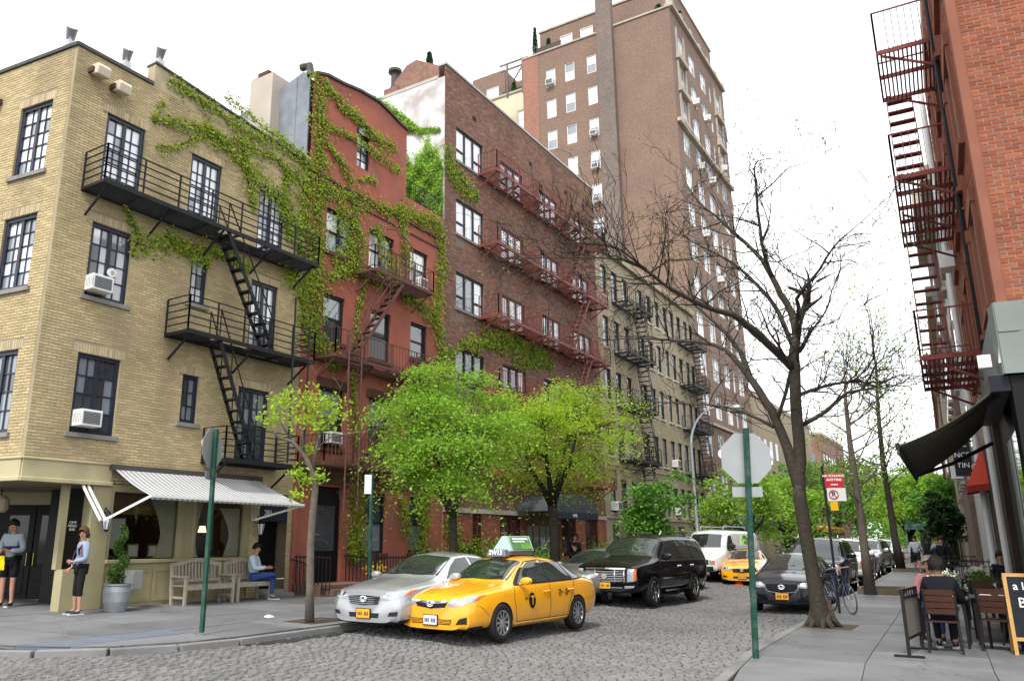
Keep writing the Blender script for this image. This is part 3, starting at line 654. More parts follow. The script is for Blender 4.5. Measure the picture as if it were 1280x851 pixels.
# fire escape on the tan facade
fe = thing('fire_escape', (-16.5, 13, 3.6), 'black iron fire escape with three balconies on the tan building', 'fire escape')
platform(FL, 9.4, 16.3, 9.62, fe, IRON, d1=.86, hole=(12.9, 14.7, .42, .9)); railing(FL, 9.4, 16.3, 9.62, fe, IRON, d1=.88, h=.86, rails=5, posts=.95)
platform(FL, 11.95, 16.3, 6.72, fe, IRON, d1=.86, hole=(12.9, 14.2, .42, .9)); railing(FL, 11.95, 16.3, 6.72, fe, IRON, d1=.88, h=.86, rails=5, posts=.9)
platform(FL, 13.35, 15.85, 3.75, fe, IRON, d1=.86); railing(FL, 13.35, 15.85, 3.75, fe, IRON, d1=.88, h=.8, rails=5, posts=.9)
stair(FL, 12.95, 9.6, 14.75, 6.75, .45, .84, fe, IRON, 11); stair(FL, 12.95, 6.7, 14.3, 3.8, .45, .84, fe, IRON, 11)
mb = MB()
for u in (15.45, 16.05): mb.tube([FL.p(u, 3.8 if u < 16 else 3.0, .9), FL.p(u, 8.4 if u < 16 else 7.7, .9)], .028)
mb.build('drop_ladder_guide', IRON, fe)
ac_unit(FL, 10.02, 7.26, .52, .36, .3, 'white window air conditioner under the small round fan, middle floor')
ac_unit(FL, 10.1, 4.2, .5, .36, .32, 'white window air conditioner in the first floor window above the cafe cornice')
t = thing('window_fan', FL.p(10.42, 8.0, -.06), 'small round white fan in the window over an air conditioner', 'fan'); c = FL.p(10.4, 7.85, -.05); mb = MB()
mb.tube([c, c+V(.05, 0, 0)], .11, 16); mb.build('fan_ring', WHITEP, t); mb = MB(); mb.tube([c+V(.05, 0, 0), c+V(.06, 0, 0)], .05, 10); mb.build('hub', STEEL, t)
# flood lights, beige wall boxes and junk on the roof line
LAMPB = mat('beige_plastic', (.62, .53, .42), .5, var=.08)
for (fr, u, z, lab) in ((FL, 9.42, 12.55, 'beige box flood light left of a pair under the roof edge'), (FL, 10.0, 12.4, 'beige box flood light right of a pair under the roof edge'), (FT, 2.72, 12.2, 'beige box flood light on the shaded side wall')):
    t = thing('wall_light', fr.p(u, z, 0), lab, 'light', 'beige flood lights under the roof edge'); mb = MB()
    pr = [fr.p(u-.17, z-.1, .05), fr.p(u-.17, z+.15, .05), fr.p(u-.17, z+.13, .3), fr.p(u-.17, z+.05, .36), fr.p(u-.17, z-.16, .3)]
    mb.prism(pr, fr.u*.34); mb.build('lamp_body', LAMPB, t, bevel=.03); mb = MB(); mb.bar(fr.p(u-.2, z-.02, 0), fr.p(u-.2, z-.02, .2), .05, .12); mb.build('bracket', mat('rusty', (.1, .06, .04), .8), t)
for (p, lab) in ((FT.p(.45, 13.12, -.1), 'grey flood lamp on the roof above the corner window'), (FL.p(10.2, 13.12, -.1), 'grey flood lamp on the roof above the French windows'), (FL.p(11.15, 13.72, -.15), 'small white lamp at the step of the parapet')):
    t = thing('roof_lamp', p, lab, 'lamp', 'lamps on the roof edge'); mb = MB(); mb.box(p.x-.09, p.x+.09, p.y-.09, p.y+.09, p.z, p.z+.2); mb.build('base', STEEL, t, bevel=.01)
    mb = MB(); mb.tube([p+V(0, 0, .2), p+V(0, 0, .3)], .03); mb.build('neck', STEEL, t)
    h = p+V(0, 0, .4); mb = MB(); mb.tube([h+V(-.08, .03, -.1), h+V(.1, -.05, .12)], [.1, .14], 12); mb.build('head', STEEL, t)
mb = MB(); q = FT.p(2.0, 13.12, -.4); mb.prism([q+V(-.5, 0, 0), q+V(.5, 0, 0), q+V(.1, 0, .34)], (0, .7, 0)); tag(mb.build('skylight', mat('skylight_grey', (.25, .27, .3), .4)), 'small grey peaked skylight behind the side parapet', 'skylight')
# lanterns
def lantern(p, out, lab):
    t = thing('wall_lantern', p, lab, 'lantern', 'white glass lanterns on the cafe front'); q = Vector(p)+Vector(out)
    mb = MB(); mb.tube([Vector(p)+V(0, 0, .12), Vector(p)+V(0, 0, .3)+Vector(out)*.5, q+V(0, 0, .22)], .014, 6); mb.build('arm', BLACK, t)
    mb = MB(); mb.lathe(q, [(.05, -.17), (.1, .1)], 6); mb.build('glass', mat('lantern_glass', (.75, .78, .82), .3), t); mb = MB(); mb.lathe(q, [(.125, .1), (.06, .19), (.02, .24)], 6); mb.build('cap', BLACK, t)
    mb = MB(); mb.lathe(q, [(.03, -.22), (.06, -.17)], 6)
    for k in range(6): a = k*math.pi/3; mb.bar(q+V(.052*math.cos(a), .052*math.sin(a), -.17), q+V(.104*math.cos(a), .104*math.sin(a), .1), .012)
    mb.build('cage', BLACK, t)
lantern((-16.47, 10.8, 2.2), (.25, -.05, 0), 'white lantern on the olive pillar left of the cafe window')
lantern((-16.49, 15.25, 2.12), (.25, 0, 0), 'white lantern beside the dark side door')
t = thing('hanging_lamp', FD.p(1.3, 2.5, 1.6), 'round pale lamp hanging over the black corner doors', 'lamp'); c = FD.p(1.3, 2.6, 1.6); mb = MB(); mb.lathe(c, [(.12, -.18), (.19, -.1), (.19, .12), (.1, .2)], 14); mb.build('shade', mat('cream_shade', (.5, .45, .3), .6), t, smooth=False); mb = MB(); mb.tube([c+V(0, 0, .18), c+V(0, 0, .37)], .015); mb.build('rod', BLACK, t)
# ------------------------------------------------------------------ red building with ivy
RED = mat('red_painted_brick', (.34, .11, .075), .85, var=.4, vs=.8, bump=.6, bs=25, dirt=.5, ds=1.1, dcol=(.2, .1, .085))
RTRIM = mat('brown_trim', (.09, .045, .03), .8, var=.3)
DKFR = mat('dark_window_frame', (.02, .022, .022), .45)
red = thing('red_building', (-16.5, 20.4, .4), 'red painted house with a curved gable and ivy on its front', 'building')
RO = [(17.5, 18.85, 10.65, 12.1), (19.62, 20.98, 10.7, 12.09), (21.93, 23.03, 10.7, 12.15), (17.52, 18.5, 7.78, 9.27), (19.8, 20.88, 7.6, 9.3), (22.03, 23.03, 8.05, 9.36), (17.53, 18.62, 4.5, 6.3), (19.85, 20.9, 4.5, 6.3), (22.05, 23.05, 4.9, 6.3), (19.73, 20.82, 1.4, 3.26), (22.1, 23.05, 1.4, 3.24), (17.35, 18.75, .55, 3.35)]
ARCH = (18.83, 19.5, 14.1, 15.35)
gab = [(16.66, 16.42), (17.2, 16.62), (18.0, 16.72), (18.9, 16.9), (19.9, 16.98), (20.6, 16.85), (21.1, 16.72), (21.6, 16.65)]
mb = MB(); FL.wall(mb, 16.63, 24.08, .3, 14.0, RO, .16); FL.wall(mb, 16.63, 21.6, 14.0, 16.4, [ARCH], .16)
for (a, za), (b, zb) in zip(gab, gab[1:]): mb.quad(FL.p(max(a, 16.63), 16.4), FL.p(b, 16.4), FL.p(b, zb), FL.p(max(a, 16.63), za))
mb.quad((-16.5, 21.6, 13), (-16.5, 21.6, 16.65), (-20, 21.6, 16.65), (-20, 21.6, 13)); mb.quad((-16.5, 16.63, .3), (-16.5, 16.63, 13), (-26, 16.63, 13), (-26, 16.63, .3)); mb.poly([(-16.5, 16.63, 13.2), (-16.5, 24.08, 13.2), (-26, 24.08, 13.2), (-26, 16.63, 13.2)])
mb.quad((-16.8, 21.6, 13), (-16.8, 21.6, 16.65), (-16.8, 16.63, 16.4), (-16.8, 16.63, 13)); mb.build('wall', RED, red)
mb = MB()
for (a, za), (b, zb) in zip(gab, gab[1:]): mb.hexa([FL.p(a, za, -.35), FL.p(b, zb, -.35), FL.p(b, zb, .08), FL.p(a, za, .08), FL.p(a, za+.09, -.35), FL.p(b, zb+.09, -.35), FL.p(b, zb+.09, .08), FL.p(a, za+.09, .08)])
mb.build('gable_coping', COPING, red)
for z0, z1, d_ in ((13.0, 13.08, .06), (12.62, 12.68, .03), (3.42, 3.85, .05)): mb = MB(); FL.box(mb, 16.65, 24.05, z0, z1, -.05, d_); mb.build('string_course', RTRIM, red)
for o in RO[:-1]:
    window(FL, o, 1, 2, red, DKFR, [GLASSB, GLASSM, GLASSB] if o[2] > 9 else [GLASS, GLASSM], dep=.13, thickr=(1,), fw=.08) if o[1]-o[0] < 1.2 else window(FL, o, 2, 2, red, DKFR, [GLASSB, GLASSM], dep=.13, thickr=(1,), thick=(1,), fw=.08)
    mb = MB(); FL.box(mb, o[0]-.1, o[1]+.1, o[2]-.12, o[2]-.003, -.05, .08); mb.build('sill', RTRIM, red)
    if o[2] < 7 and o[2] > 4: mb = MB(); FL.box(mb, o[0]-.15, o[1]+.15, o[3]+.005, o[3]+.28, -.05, .06); mb.build('lintel', RTRIM, red)
window(FL, ARCH, 2, 4, red, DKFR, [GLASSB, GLASSM], dep=.13, fw=.06)
mb = MB(); uc, ur = 19.165, .335; arc = [FL.p(uc+ur*math.cos(t), 15.35+ur*math.sin(t), .006) for t in np.linspace(0, math.pi, 12)]
mb.poly(arc); mb.build('arch_light', GLASSM, red); mb = MB(); mb.tube([FL.p(uc+ur*math.cos(t), 15.35+ur*math.sin(t), .02) for t in np.linspace(0, math.pi, 12)], .035, 6); mb.build('arch_frame', DKFR, red)
mb = MB()
for o in RO: FL.box(mb, o[0]-.02, o[1]+.02, o[2]-.02, o[3]+.02, -.5, -.18)
FL.box(mb, 18.8, 19.55, 14.05, 15.4, -.5, -.18); mb.build('room_darkness', DARKIN, red, kind='stuff')
mb = MB(); FL.box(mb, 17.4, 18.7, .5, 3.0, -.17, -.1); d = mb.build('front_door', BLK, red); WL[d.name] = WL[red.name]
mb = MB(); FL.box(mb, 17.6, 18.5, 1.5, 2.8, -.1, -.09); mb.build('pane', GLASS, d)
mb = MB(); FL.box(mb, 16.7, 18.9, .3, .62, .0, 1.1); FL.box(mb, 16.9, 18.7, .3, .5, 1.1, 1.4); mb.build('stoop', mat('brown_stone', (.17, .1, .075), .85, var=.3, vs=3), red)
mb = MB(); FL.box(mb, 16.66, 16.78, .35, 3.4, -.02, .06); FL.box(mb, 16.66, 16.78, 3.85, 12.6, -.02, .02); mb.build('pilaster', RED, red)
# side of the raised gable: weathered sheet metal, chimney
GSTU = mat('weathered_sheet_metal', (.2, .225, .26), .6, var=.4, vs=2.5, dirt=.45, ds=1.2, dcol=(.1, .11, .125))
mb = MB(); mb.prism([(-16.62, 16.62, 13.1), (-16.62, 16.62, 16.42), (-16.95, 16.62, 16.6), (-17.95, 16.62, 16.3), (-17.95, 16.62, 13.1)], (0, -.05, 0)); mb.box(-17.2, -17.17, 16.55, 16.58, 13.1, 16.45); mb.build('side_cladding', GSTU, red)
mb = MB(); mb.tube([(-16.62, 16.6, 16.35), (-16.7, 16.6, 16.75), (-17.05, 16.6, 16.8)], .13, 8); mb.build('gutter', COPING, red)
STU = mat('beige_stucco', (.43, .385, .33), .9, var=.2, vs=2, dirt=.3, ds=1, dcol=(.22, .2, .17))
mb = MB(); mb.box(-19.0, -17.95, 16.2, 17.1, 12.8, 16.75); ch = mb.build('chimney', STU, red); WL[ch.name] = WL[red.name]
mb = MB(); mb.box(-19.0, -18.2, 16.25, 17.05, 16.75, 16.82); mb.box(-18.9, -18.4, 16.4, 16.9, 16.82, 17.1); mb.build('chimney_cap', RTRIM, ch)
mb = MB(); mb.prism([(-21.5, 17, 13), (-19.0, 17, 13), (-19.0, 17, 16.6), (-21.5, 17, 16.1)], (0, 2, 0)); mb.build('roof_shed', GSTU, red)
mb = MB(); mb.box(-19.3, -19.1, 16.0, 16.2, 13, 13.35); tag(mb.build('roof_light', WHITEP), 'small white lamp at the foot of the beige chimney', 'lamp')
rl = thing('roof_railing', (-16.5, 22.9, 14), 'black iron railing along the roof edge beside the ivy wall', 'railing'); railing(FL, 21.65, 24.05, 14.0, rl, IRON, d0=-2, d1=-.08, h=.75, bars=.13, rails=2, ends=False)
# fire escape, rust brown
RUST = mat('rust_brown_iron', (.105, .05, .04), .65, var=.4, vs=6)
f2 = thing('fire_escape', (-16.5, 19.5, 3.9), 'rust brown fire escape zigzagging down the red house', 'fire escape')
for (a, b, z) in ((18.9, 22.2, 10.3), (17.2, 22.6, 7.15), (16.9, 20.6, 3.95)):
    platform(FL, a, b, z, f2, RUST, d1=.85, hole=(19.0, 20.6, .45, .85)); railing(FL, a, b, z, f2, RUST, d1=.86, h=.8, rails=2, bars=.16, posts=1.3)
stair(FL, 20.5, 10.25, 18.15, 7.2, .5, .86, f2, RUST, 11); stair(FL, 21.4, 7.1, 18.9, 4.0, .5, .86, f2, RUST, 11)
mb = MB()
for u in (17.72, 18.3): mb.tube([FL.p(u, 2.6, .95), FL.p(u, 7.9, .95)], .028, 6)
ld = mb.build('drop_ladder', RUST, f2); WL[ld.name] = WL[f2.name]
for i in range(17):
    z = 2.75+i*.3; mb = MB(); mb.bar(FL.p(17.72, z, .95), FL.p(18.3, z, .95), .025); mb.build('rung', RUST, ld)
mb = MB(); mb.tube([FL.p(20.6, 10.4, .86), FL.p(20.6, 11.6, .86), FL.p(20.5, 12.2, .5), FL.p(20.4, 12.3, .1)], .022); mb.tube([FL.p(21.0, 10.4, .86), FL.p(21.0, 11.7, .8), FL.p(20.9, 12.6, .1)], .022); mb.build('gooseneck', RUST, f2)
ac_unit(FL, 22.35, 10.62, .5, .38, .35, 'white window air conditioner among the ivy at the top right of the red house')
ac_unit(FL, 18.1, 4.62, .5, .34, .25, 'white window air conditioner behind the lowest rusty balcony')

# ------------------------------------------------------------------ six storey brown brick apartment house
BBR = mat('brown_brick', (.25, .135, .1), .88, var=.3, vs=.9, isl=.28, col2=(.15, .09, .075), streak=.4, ds=.6, dcol=(.09, .06, .05))
BMO = mat('brown_mortar', (.2, .14, .11), .95, var=.25)
BRED = mat('ground_floor_brick', (.34, .115, .07), .85, var=.2, vs=1.5, isl=.22, col2=(.22, .075, .05))
REDI = mat('red_oxide_iron', (.17, .045, .035), .55, var=.3, vs=5)
six = thing('brick_apartment_house', (-16.5, 31.4, .4), 'brown brick apartment house with red iron balconies and a whitewashed side', 'building')
SO = []
for zt in (18.4, 15.2, 12.1, 9.0, 5.9):
    SO += [(24.95, 27.05, zt-1.5, zt), (28.53, 30.62, zt-1.5, zt), (32.3, 34.25, zt-1.5, zt), (35.7, 37.9, zt-1.5, zt)]
SG = [(26.1, 26.75, 1.2, 2.75), (28.15, 29.85, 1.2, 2.75), (33.7, 35.2, 1.1, 2.8), (36.25, 37.7, 1.1, 2.8), (30.4, 32.9, .4, 2.85)]
mb = MB(); FL.wall(mb, 24.1, 38.78, .3, 20.85, SO+SG, .15)
mb.build('wall', BMO, six)
mb = MB(); mb.quad((-16.5, 24.1, .3), (-16.5, 24.1, 20.3), (-26, 24.1, 20.3), (-26, 24.1, .3)); mb.quad((-16.5, 38.78, .3), (-16.5, 38.78, 20.85), (-26, 38.78, 20.85), (-26, 38.78, .3)); mb.poly([(-16.5, 24.1, 20.1), (-16.5, 38.78, 20.1), (-26, 38.78, 20.1), (-26, 24.1, 20.1)]); mb.build('side_wall', mat('whitewashed_wall', (.66, .66, .66), .9, var=.15, vs=2, dirt=.75, ds=1.1, dcol=(.3, .24, .22)), six)
bs = FL.bricks(24.1, 38.78, 2.98, 20.75, SO+SG); mb = MB(); FL.lay(mb, bs); mb.build('brickwork', BBR, six, kind='stuff')
bs = FL.bricks(24.1, 38.78, .34, 2.78, SO+SG); mb = MB(); FL.lay(mb, bs); mb.build('base_brickwork', BRED, six, kind='stuff')
mb = MB(); FL.box(mb, 24.1, 30.38, 2.79, 2.96, -.05, .06); FL.box(mb, 32.92, 38.78, 2.79, 2.96, -.05, .06); mb.build('stone_band', mat('limestone', (.46, .42, .36), .8, var=.15, dirt=.3, dcol=(.2, .18, .15)), six)
mb = MB(); FL.box(mb, 24.1, 38.8, 20.85, 20.95, -.35, .06); mb.box(-26, -16.85, 24.08, 24.4, 20.28, 20.42); mb.build('coping', mat('pale_coping', (.42, .4, .37), .8, var=.2), six)
TERR = brick_tex('terrace_brick', (.27, .11, .07), (.2, .085, .06), (.2, .15, .12))
mb = MB(); mb.prism([(-16.9, 24.25, 20.3), (-19.6, 24.25, 20.3), (-19.6, 24.25, 20.7), (-18.6, 24.25, 21.6), (-18.1, 24.25, 21.7), (-16.9, 24.25, 21.0)], (0, 3, 0)); mb.build('parapet', TERR, six)
mb = MB(); mb.box(-19.75, -19.0, 24.15, 24.7, 20.2, 20.75); f = mb.build('flue', TERR, six); WL[f.name] = WL[six.name]; mb = MB(); mb.lathe((-19.35, 24.4, 20.75), [(.22, 0), (.2, .15), (.17, .2), (.17, .8), (.3, .82), (.3, .95), (.1, 1.05)], 12); mb.build('flue_pipe', COPING, f)
for o in SO:
    zt = o[3]; door = o[0] > 28
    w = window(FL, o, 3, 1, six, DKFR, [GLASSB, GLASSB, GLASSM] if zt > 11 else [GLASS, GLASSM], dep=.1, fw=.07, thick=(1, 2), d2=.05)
    if not door or zt < 30: mb = MB(); FL.box(mb, o[0], o[0]+.62, zt-1.0, zt-.94, -.12, -.05); FL.box(mb, o[1]-.62, o[1], zt-1.0, zt-.94, -.12, -.05); mb.build('sash_rail', DKFR, w)
    mb = MB(); FL.box(mb, o[0]-.08, o[1]+.08, o[2]-.1, o[2]-.003, -.05, .06); mb.build('sill', STONE, six)
    if o[0] < 25 and zt < 18: mb = MB(); FL.box(mb, 24.95, 25.55, o[2]-.55, o[2]-.22, -.01, .012); mb.build('wall_vent', mat('vent_grey', (.17, .14, .12), .7), six)
for u in (26.2, 31.3, 35.2, 37.3):
    mb = MB(); FL.box(mb, u, u+.3, 19.3, 19.5, -.01, .013); mb.build('wall_vent', DARKIN, six)
mb = MB()
for o in SO+SG: FL.box(mb, o[0]-.02, o[1]+.02, o[2]-.02, o[3]+.02, -.5, -.16)
mb.build('room_darkness', DARKIN, six, kind='stuff')
GUARD = mat('maroon_guard', (.09, .02, .02), .6)
for o in SG[:4]:
    window(FL, o, 2, 2, six, GUARD, [GLASS, GLASSM], dep=.08, fw=.1, thick=(1,), thickr=(1,))
    mb = MB()
    for i in range(int((o[1]-o[0])/.12)): u = o[0]+.06+i*.12; FL.box(mb, u, u+.02, o[2], o[3], -.02, .0)
    for z in np.linspace(o[2], o[3], 9)[1:-1]: FL.box(mb, o[0], o[1], z, z+.016, -.018, .002)
    mb.build('window_guard', GUARD, six)
mb = MB(); FL.box(mb, 30.45, 32.85, .4, 2.85, -.14, -.1); d = mb.build('entrance', mat('entrance_wood', (.12, .045, .02), .4, var=.3), six); WL[d.name] = WL[six.name]
for a, b in ((30.6, 31.0), (31.15, 31.6), (31.75, 32.2), (32.35, 32.75)): mb = MB(); FL.box(mb, a, b, .7, 2.4, -.1, -.09); mb.build('pane', GLASSM, d)
cn = thing('entrance_canopy', (-16.4, 31.7, 2.9), 'dark rounded awning over the apartment house entrance', 'awning')
mb = MB(); NAV = mat('charcoal_canvas', (.05, .06, .07), .75, var=.15); rows = []
for t in np.linspace(0, math.pi, 13): rows.append([FL.p(31.9-2.5*math.cos(t)*.98, 2.95+.75*math.sin(t), d_) for d_ in (.02, .7, 1.5)])
mb.grid(rows); mb.poly([r[-1] for r in rows]); mb.build('canopy', NAV, cn)
mb = MB(); FL.box(mb, 29.45, 34.35, 2.68, 2.94, 1.49, 1.51); mb.build('valance', mat('navy_valance', (.02, .025, .04), .8), cn); text_mesh('ONE', .2, 'lettering', WHITEP, cn, FL.p(31.9, 2.81, 1.525), (0, 1, 0), (0, 0, 1))
f3 = thing('fire_escape', (-16.5, 32, 4), 'red iron balconies with stairs across the brown apartment house', 'fire escape')
for z in (16.95, 13.7, 10.6, 7.5, 4.35):
    for a, b, zz in ((26.6, 30.5, z), (30.7, 34.6, z+.0), (34.75, 38.0, z)):
        platform(FL, a, b, zz, f3, REDI, d1=.95, slat=.11, edge=.13); railing(FL, a, b, zz, f3, REDI, d1=.96, h=.85, bars=.15, rails=2, posts=2)
    if z > 5:
        stair(FL, 35.9, z, 33.7, z-3.1, .55, .92, f3, REDI, 11)
# ------------------------------------------------------------------ tan apartment row beyond
TAP = brick_tex('pale_tan_brick', (.38, .31, .2), (.32, .26, .165), (.3, .26, .2), dirt=.35, dcol=(.2, .165, .115))
apt = thing('tan_apartment_house', (-16.5, 47, .4), 'pale tan six storey tenement with narrow dark windows beyond the brown house', 'building')
AO = []
cols_ = [39.5, 41.05, 42.6, 45.1, 46.6, 48.05, 49.6, 51.0, 52.4, 53.9, 55.1]
for zt in (4.95, 7.9, 10.85, 13.8, 16.75):
    for u in cols_: AO.append((u, u+.82, zt-1.75, zt))
AG = [(39.6, 40.5, .9, 2.6), (41.3, 42.3, .9, 2.6), (44, 45, .5, 2.6), (47, 48.3, .9, 2.6), (50, 51.3, .9, 2.6), (53, 54.3, .9, 2.6)]
mb = MB(); FL.wall(mb, 38.8, 56, .3, 17.7, AO+AG, .16); mb.quad((-16.5, 38.8, 17.7), (-16.5, 56, 17.7), (-28, 56, 17.7), (-28, 38.8, 17.7)); mb.quad((-16.5, 38.81, .3), (-16.5, 38.81, 17.7), (-28, 38.81, 17.7), (-28, 38.81, .3)); mb.build('wall', TAP, apt)
mb = MB(); FL.box(mb, 38.8, 56, 17.5, 17.85, -.2, .22); FL.box(mb, 38.8, 56, 2.9, 3.05, -.05, .06); FL.box(mb, 38.8, 56, 5.65, 5.74, -.05, .05); mb.build('cornice', mat('tan_cornice', (.36, .31, .22), .8, var=.2), apt)
for o in AO+AG:
    window(FL, o, 1, 2, apt, DKFR, [GLASS, GLASS, GLASSM], dep=.12, fw=.06)
    mb = MB(); FL.box(mb, o[0]-.08, o[1]+.08, o[2]-.12, o[2]-.003, -.04, .07); mb.build('sill', mat('limestone', (0, 0, 0)), apt)
for a, b, lab in ((40.9, 44.9, 'black fire escape at the near end of the tan tenement'), (52.2, 55.9, 'black fire escape at the far end of the tan tenement')):
    f = thing('fire_escape', (-16.5, (a+b)/2, 3), lab, 'fire escape', 'black fire escapes on the tan tenement')
    for z in (3.05, 6.0, 8.95, 11.9, 14.85):
        platform(FL, a, b, z, f, IRON, d1=.95, slat=.13, edge=.12); railing(FL, a, b, z, f, IRON, d1=.96, h=.85, rails=3, bars=.3, posts=1.2)
        if z > 4: stair(FL, b-1.5, z, b-.4, z-2.95, .3, .9, f, IRON, 11)
for u, z in ((39.62, 3.3), (49.7, 6.25), (49.7, 3.3)):
    ac_unit(FL, u+.3, z, .6, .45, .35, 'white air conditioner on the tan tenement, %s' % ('near end' if u < 45 else 'above another unit' if z > 5 else 'below another unit'))
# ------------------------------------------------------------------ tall brick apartment tower
TWR = brick_tex('tower_brick', (.235, .135, .092), (.17, .103, .074), (.19, .14, .11), dirt=.45, dcol=(.13, .09, .075))
TWD = brick_tex('tower_dark_brick', (.19, .14, .115), (.14, .105, .09), (.16, .13, .115), dirt=.4, dcol=(.09, .08, .075))
LIME = mat('tower_limestone', (.42, .37, .31), .85, var=.2, dirt=.4, ds=.8, dcol=(.2, .17, .14))
tw = thing('apartment_tower', (-23, 63, .3), 'tall brown brick apartment tower with roof terraces', 'building')
FS = Fr((-16.5, 56, 0), (-1, 0, 0), (0, -1, 0))
TO = []
for i in range(14):
    zt = 41.6-i*2.95
    TO += [(6.45, 7.3, zt-1.7, zt), (8.45, 9.35, zt-1.75, zt), (10.25, 11.15, zt-1.75, zt)]
TO = [o for o in TO if o[2] > 2]
def tower_u(o): return o
WS = [(57.4, 59.0), (60.6, 62.2), (63.8, 65.4), (66.4, 67.0), (68.2, 69.8)]
TR = []
for i in range(14):
    zt = 42.0-i*2.95
    if zt-1.8 > 4: TR += [(a, b, zt-1.85, zt) for a, b in WS]
mb = MB(); FS.wall(mb, .0, 13.4, .3, 43.5, TO, .15); FL.wall(mb, 56, 71.5, 5.0, 43.6, TR, .15)
mb.quad((-16.5, 71.5, .3), (-16.5, 71.5, 43.6), (-34, 71.5, 43.6), (-34, 71.5, .3)); mb.quad((-29.9, 56, .3), (-29.9, 56, 43.5), (-29.9, 71.5, 43.5), (-29.9, 71.5, .3)); mb.poly([(-16.5, 56, 43.2), (-16.5, 71.5, 43.2), (-29.9, 71.5, 43.2), (-29.9, 56, 43.2)])
mb.build('wall', TWR, tw)
mb = MB(); FL.box(mb, 56, 71.5, .3, 5.0, -.3, .02); mb.build('limestone_base', LIME, tw)
mb = MB(); FS.box(mb, 4.75, 6.1, .3, 47.6, 0, .55); mb.build('chimney_shaft', TWD, tw)
mb = MB(); FS.box(mb, 11.9, 13.42, .3, 43.4, 0, .03); mb.build('corner_strip', brick_tex('corner_brick', (.33, .12, .075), (.27, .1, .065), (.25, .17, .13), dirt=.2), tw)
mb = MB(); FS.box(mb, 6.1, 13.45, 43.4, 43.55, -.3, .1); FS.box(mb, -.05, 4.75, 43.5, 43.65, -.3, .1); FL.box(mb, 56, 71.5, 43.6, 43.9, -.4, .28); mb.build('coping', LIME, tw)
for k in range(7): mb = MB(); u = 56.2+k*2.5; FL.box(mb, u, u+.6, 43.9, 44.5, -.3, .15); mb.build('finial', LIME, tw)
mb = MB(); mb.box(-29.4, -17.0, 58.5, 70, 43.2, 47.4); ph = mb.build('penthouse', TWR, tw); WL[ph.name] = WL[tw.name]
mb = MB(); mb.box(-29.5, -16.9, 58.4, 70.1, 47.4, 47.6); mb.build('penthouse_coping', LIME, ph)
FP = Fr((-16.5, 58.5, 0), (-1, 0, 0), (0, -1, 0))
for a in (7.6, 9.6): window(FP, (a, a+1.2, 44.5, 46.2), 1, 2, ph, WHITEP, [GLASSB], dep=-.06)
mb = MB(); FS.box(mb, 9.9, 12.3, 43.55, 44.5, -.6, -.55); mb.build('terrace_fence', mat('terrace_screen', (.07, .06, .055), .8), tw)
WFR = mat('white_window_frame', (.6, .6, .6), .5)
for o in TO: window(FS, o, 1, 2, tw, WFR, [GLASSB, GLASSB, GLASSM], dep=.1, fw=.08, thickr=(1,))
for o in TR: window(FL, o, 2 if o[1]-o[0] > 1 else 1, 2, tw, WFR, [GLASSB, GLASSM], dep=.1, fw=.08, thick=(1,), thickr=(1,))
mb = MB()
for o in TR[:3*len(WS)]:
    if o[0] < 58 or o[0] > 68: FL.box(mb, o[0]-.25, o[0]-.03, o[2]-.3, o[3]+.3, -.05, .12); FL.box(mb, o[1]+.03, o[1]+.25, o[2]-.3, o[3]+.3, -.05, .12); FL.box(mb, o[0]-.4, o[1]+.4, o[2]-.75, o[2]-.3, -.05, .3)
mb.build('stone_ornament', LIME, tw, kind='stuff')
for z0, z1, d_ in ((33.3, 33.6, .3), (10, 10.2, .15)): mb = MB(); FL.box(mb, 56, 71.5, z0, z1, -.05, d_); mb.build('string_course', LIME, tw)
mb = MB(); mb.box(-29.2, -27.4, 57, 57.5, 43.5, 44.4); mb.build('planter_box', TWD, tw)
k = 0
for i in range(14):
    zt = 41.6-i*2.95
    if i in (2, 3, 4, 5, 6): ac_unit(FS, 6.87, zt-1.68, .6, .42, .35, 'small air conditioner in the %s of the narrow tower windows' % ('third', 'fourth', 'fifth', 'sixth', 'seventh')[i-2])
ac_unit(FS, 10.7, 39.95, .7, .5, .4, 'air conditioner in the topmost left window of the tower')
for i, u in ((1, 61.4), (1, 64.6), (3, 61.4), (3, 64.6), (5, 61.4), (6, 64.6), (2, 69)): ac_unit(FL, u, 42.0-i*2.95-1.83, .7, .5, .5, 'air conditioner in the %s street window row of the tower, %s one' % (('first', 'second', 'third', 'fourth', 'fifth', 'sixth', 'seventh')[i], 'nearer' if u < 62 else 'farther'))
t = thing('roof_pergola', (-30.5, 58, 43), 'small dark timber pergola on the terrace left of the tower', 'pergola')
mb = MB()
for dx in (0, 1.6): mb.bar((-30.6-dx, 57.2, 41), (-30.6-dx, 57.2, 44.6), .14)
for z in (43.9, 44.5): mb.bar((-33, 57.2, z), (-30.0, 57.2, z), .1, .16)
mb.bar((-32, 57.2, 42), (-30.6, 57.2, 43.8), .1)
mb.build('frame', TWD, t)
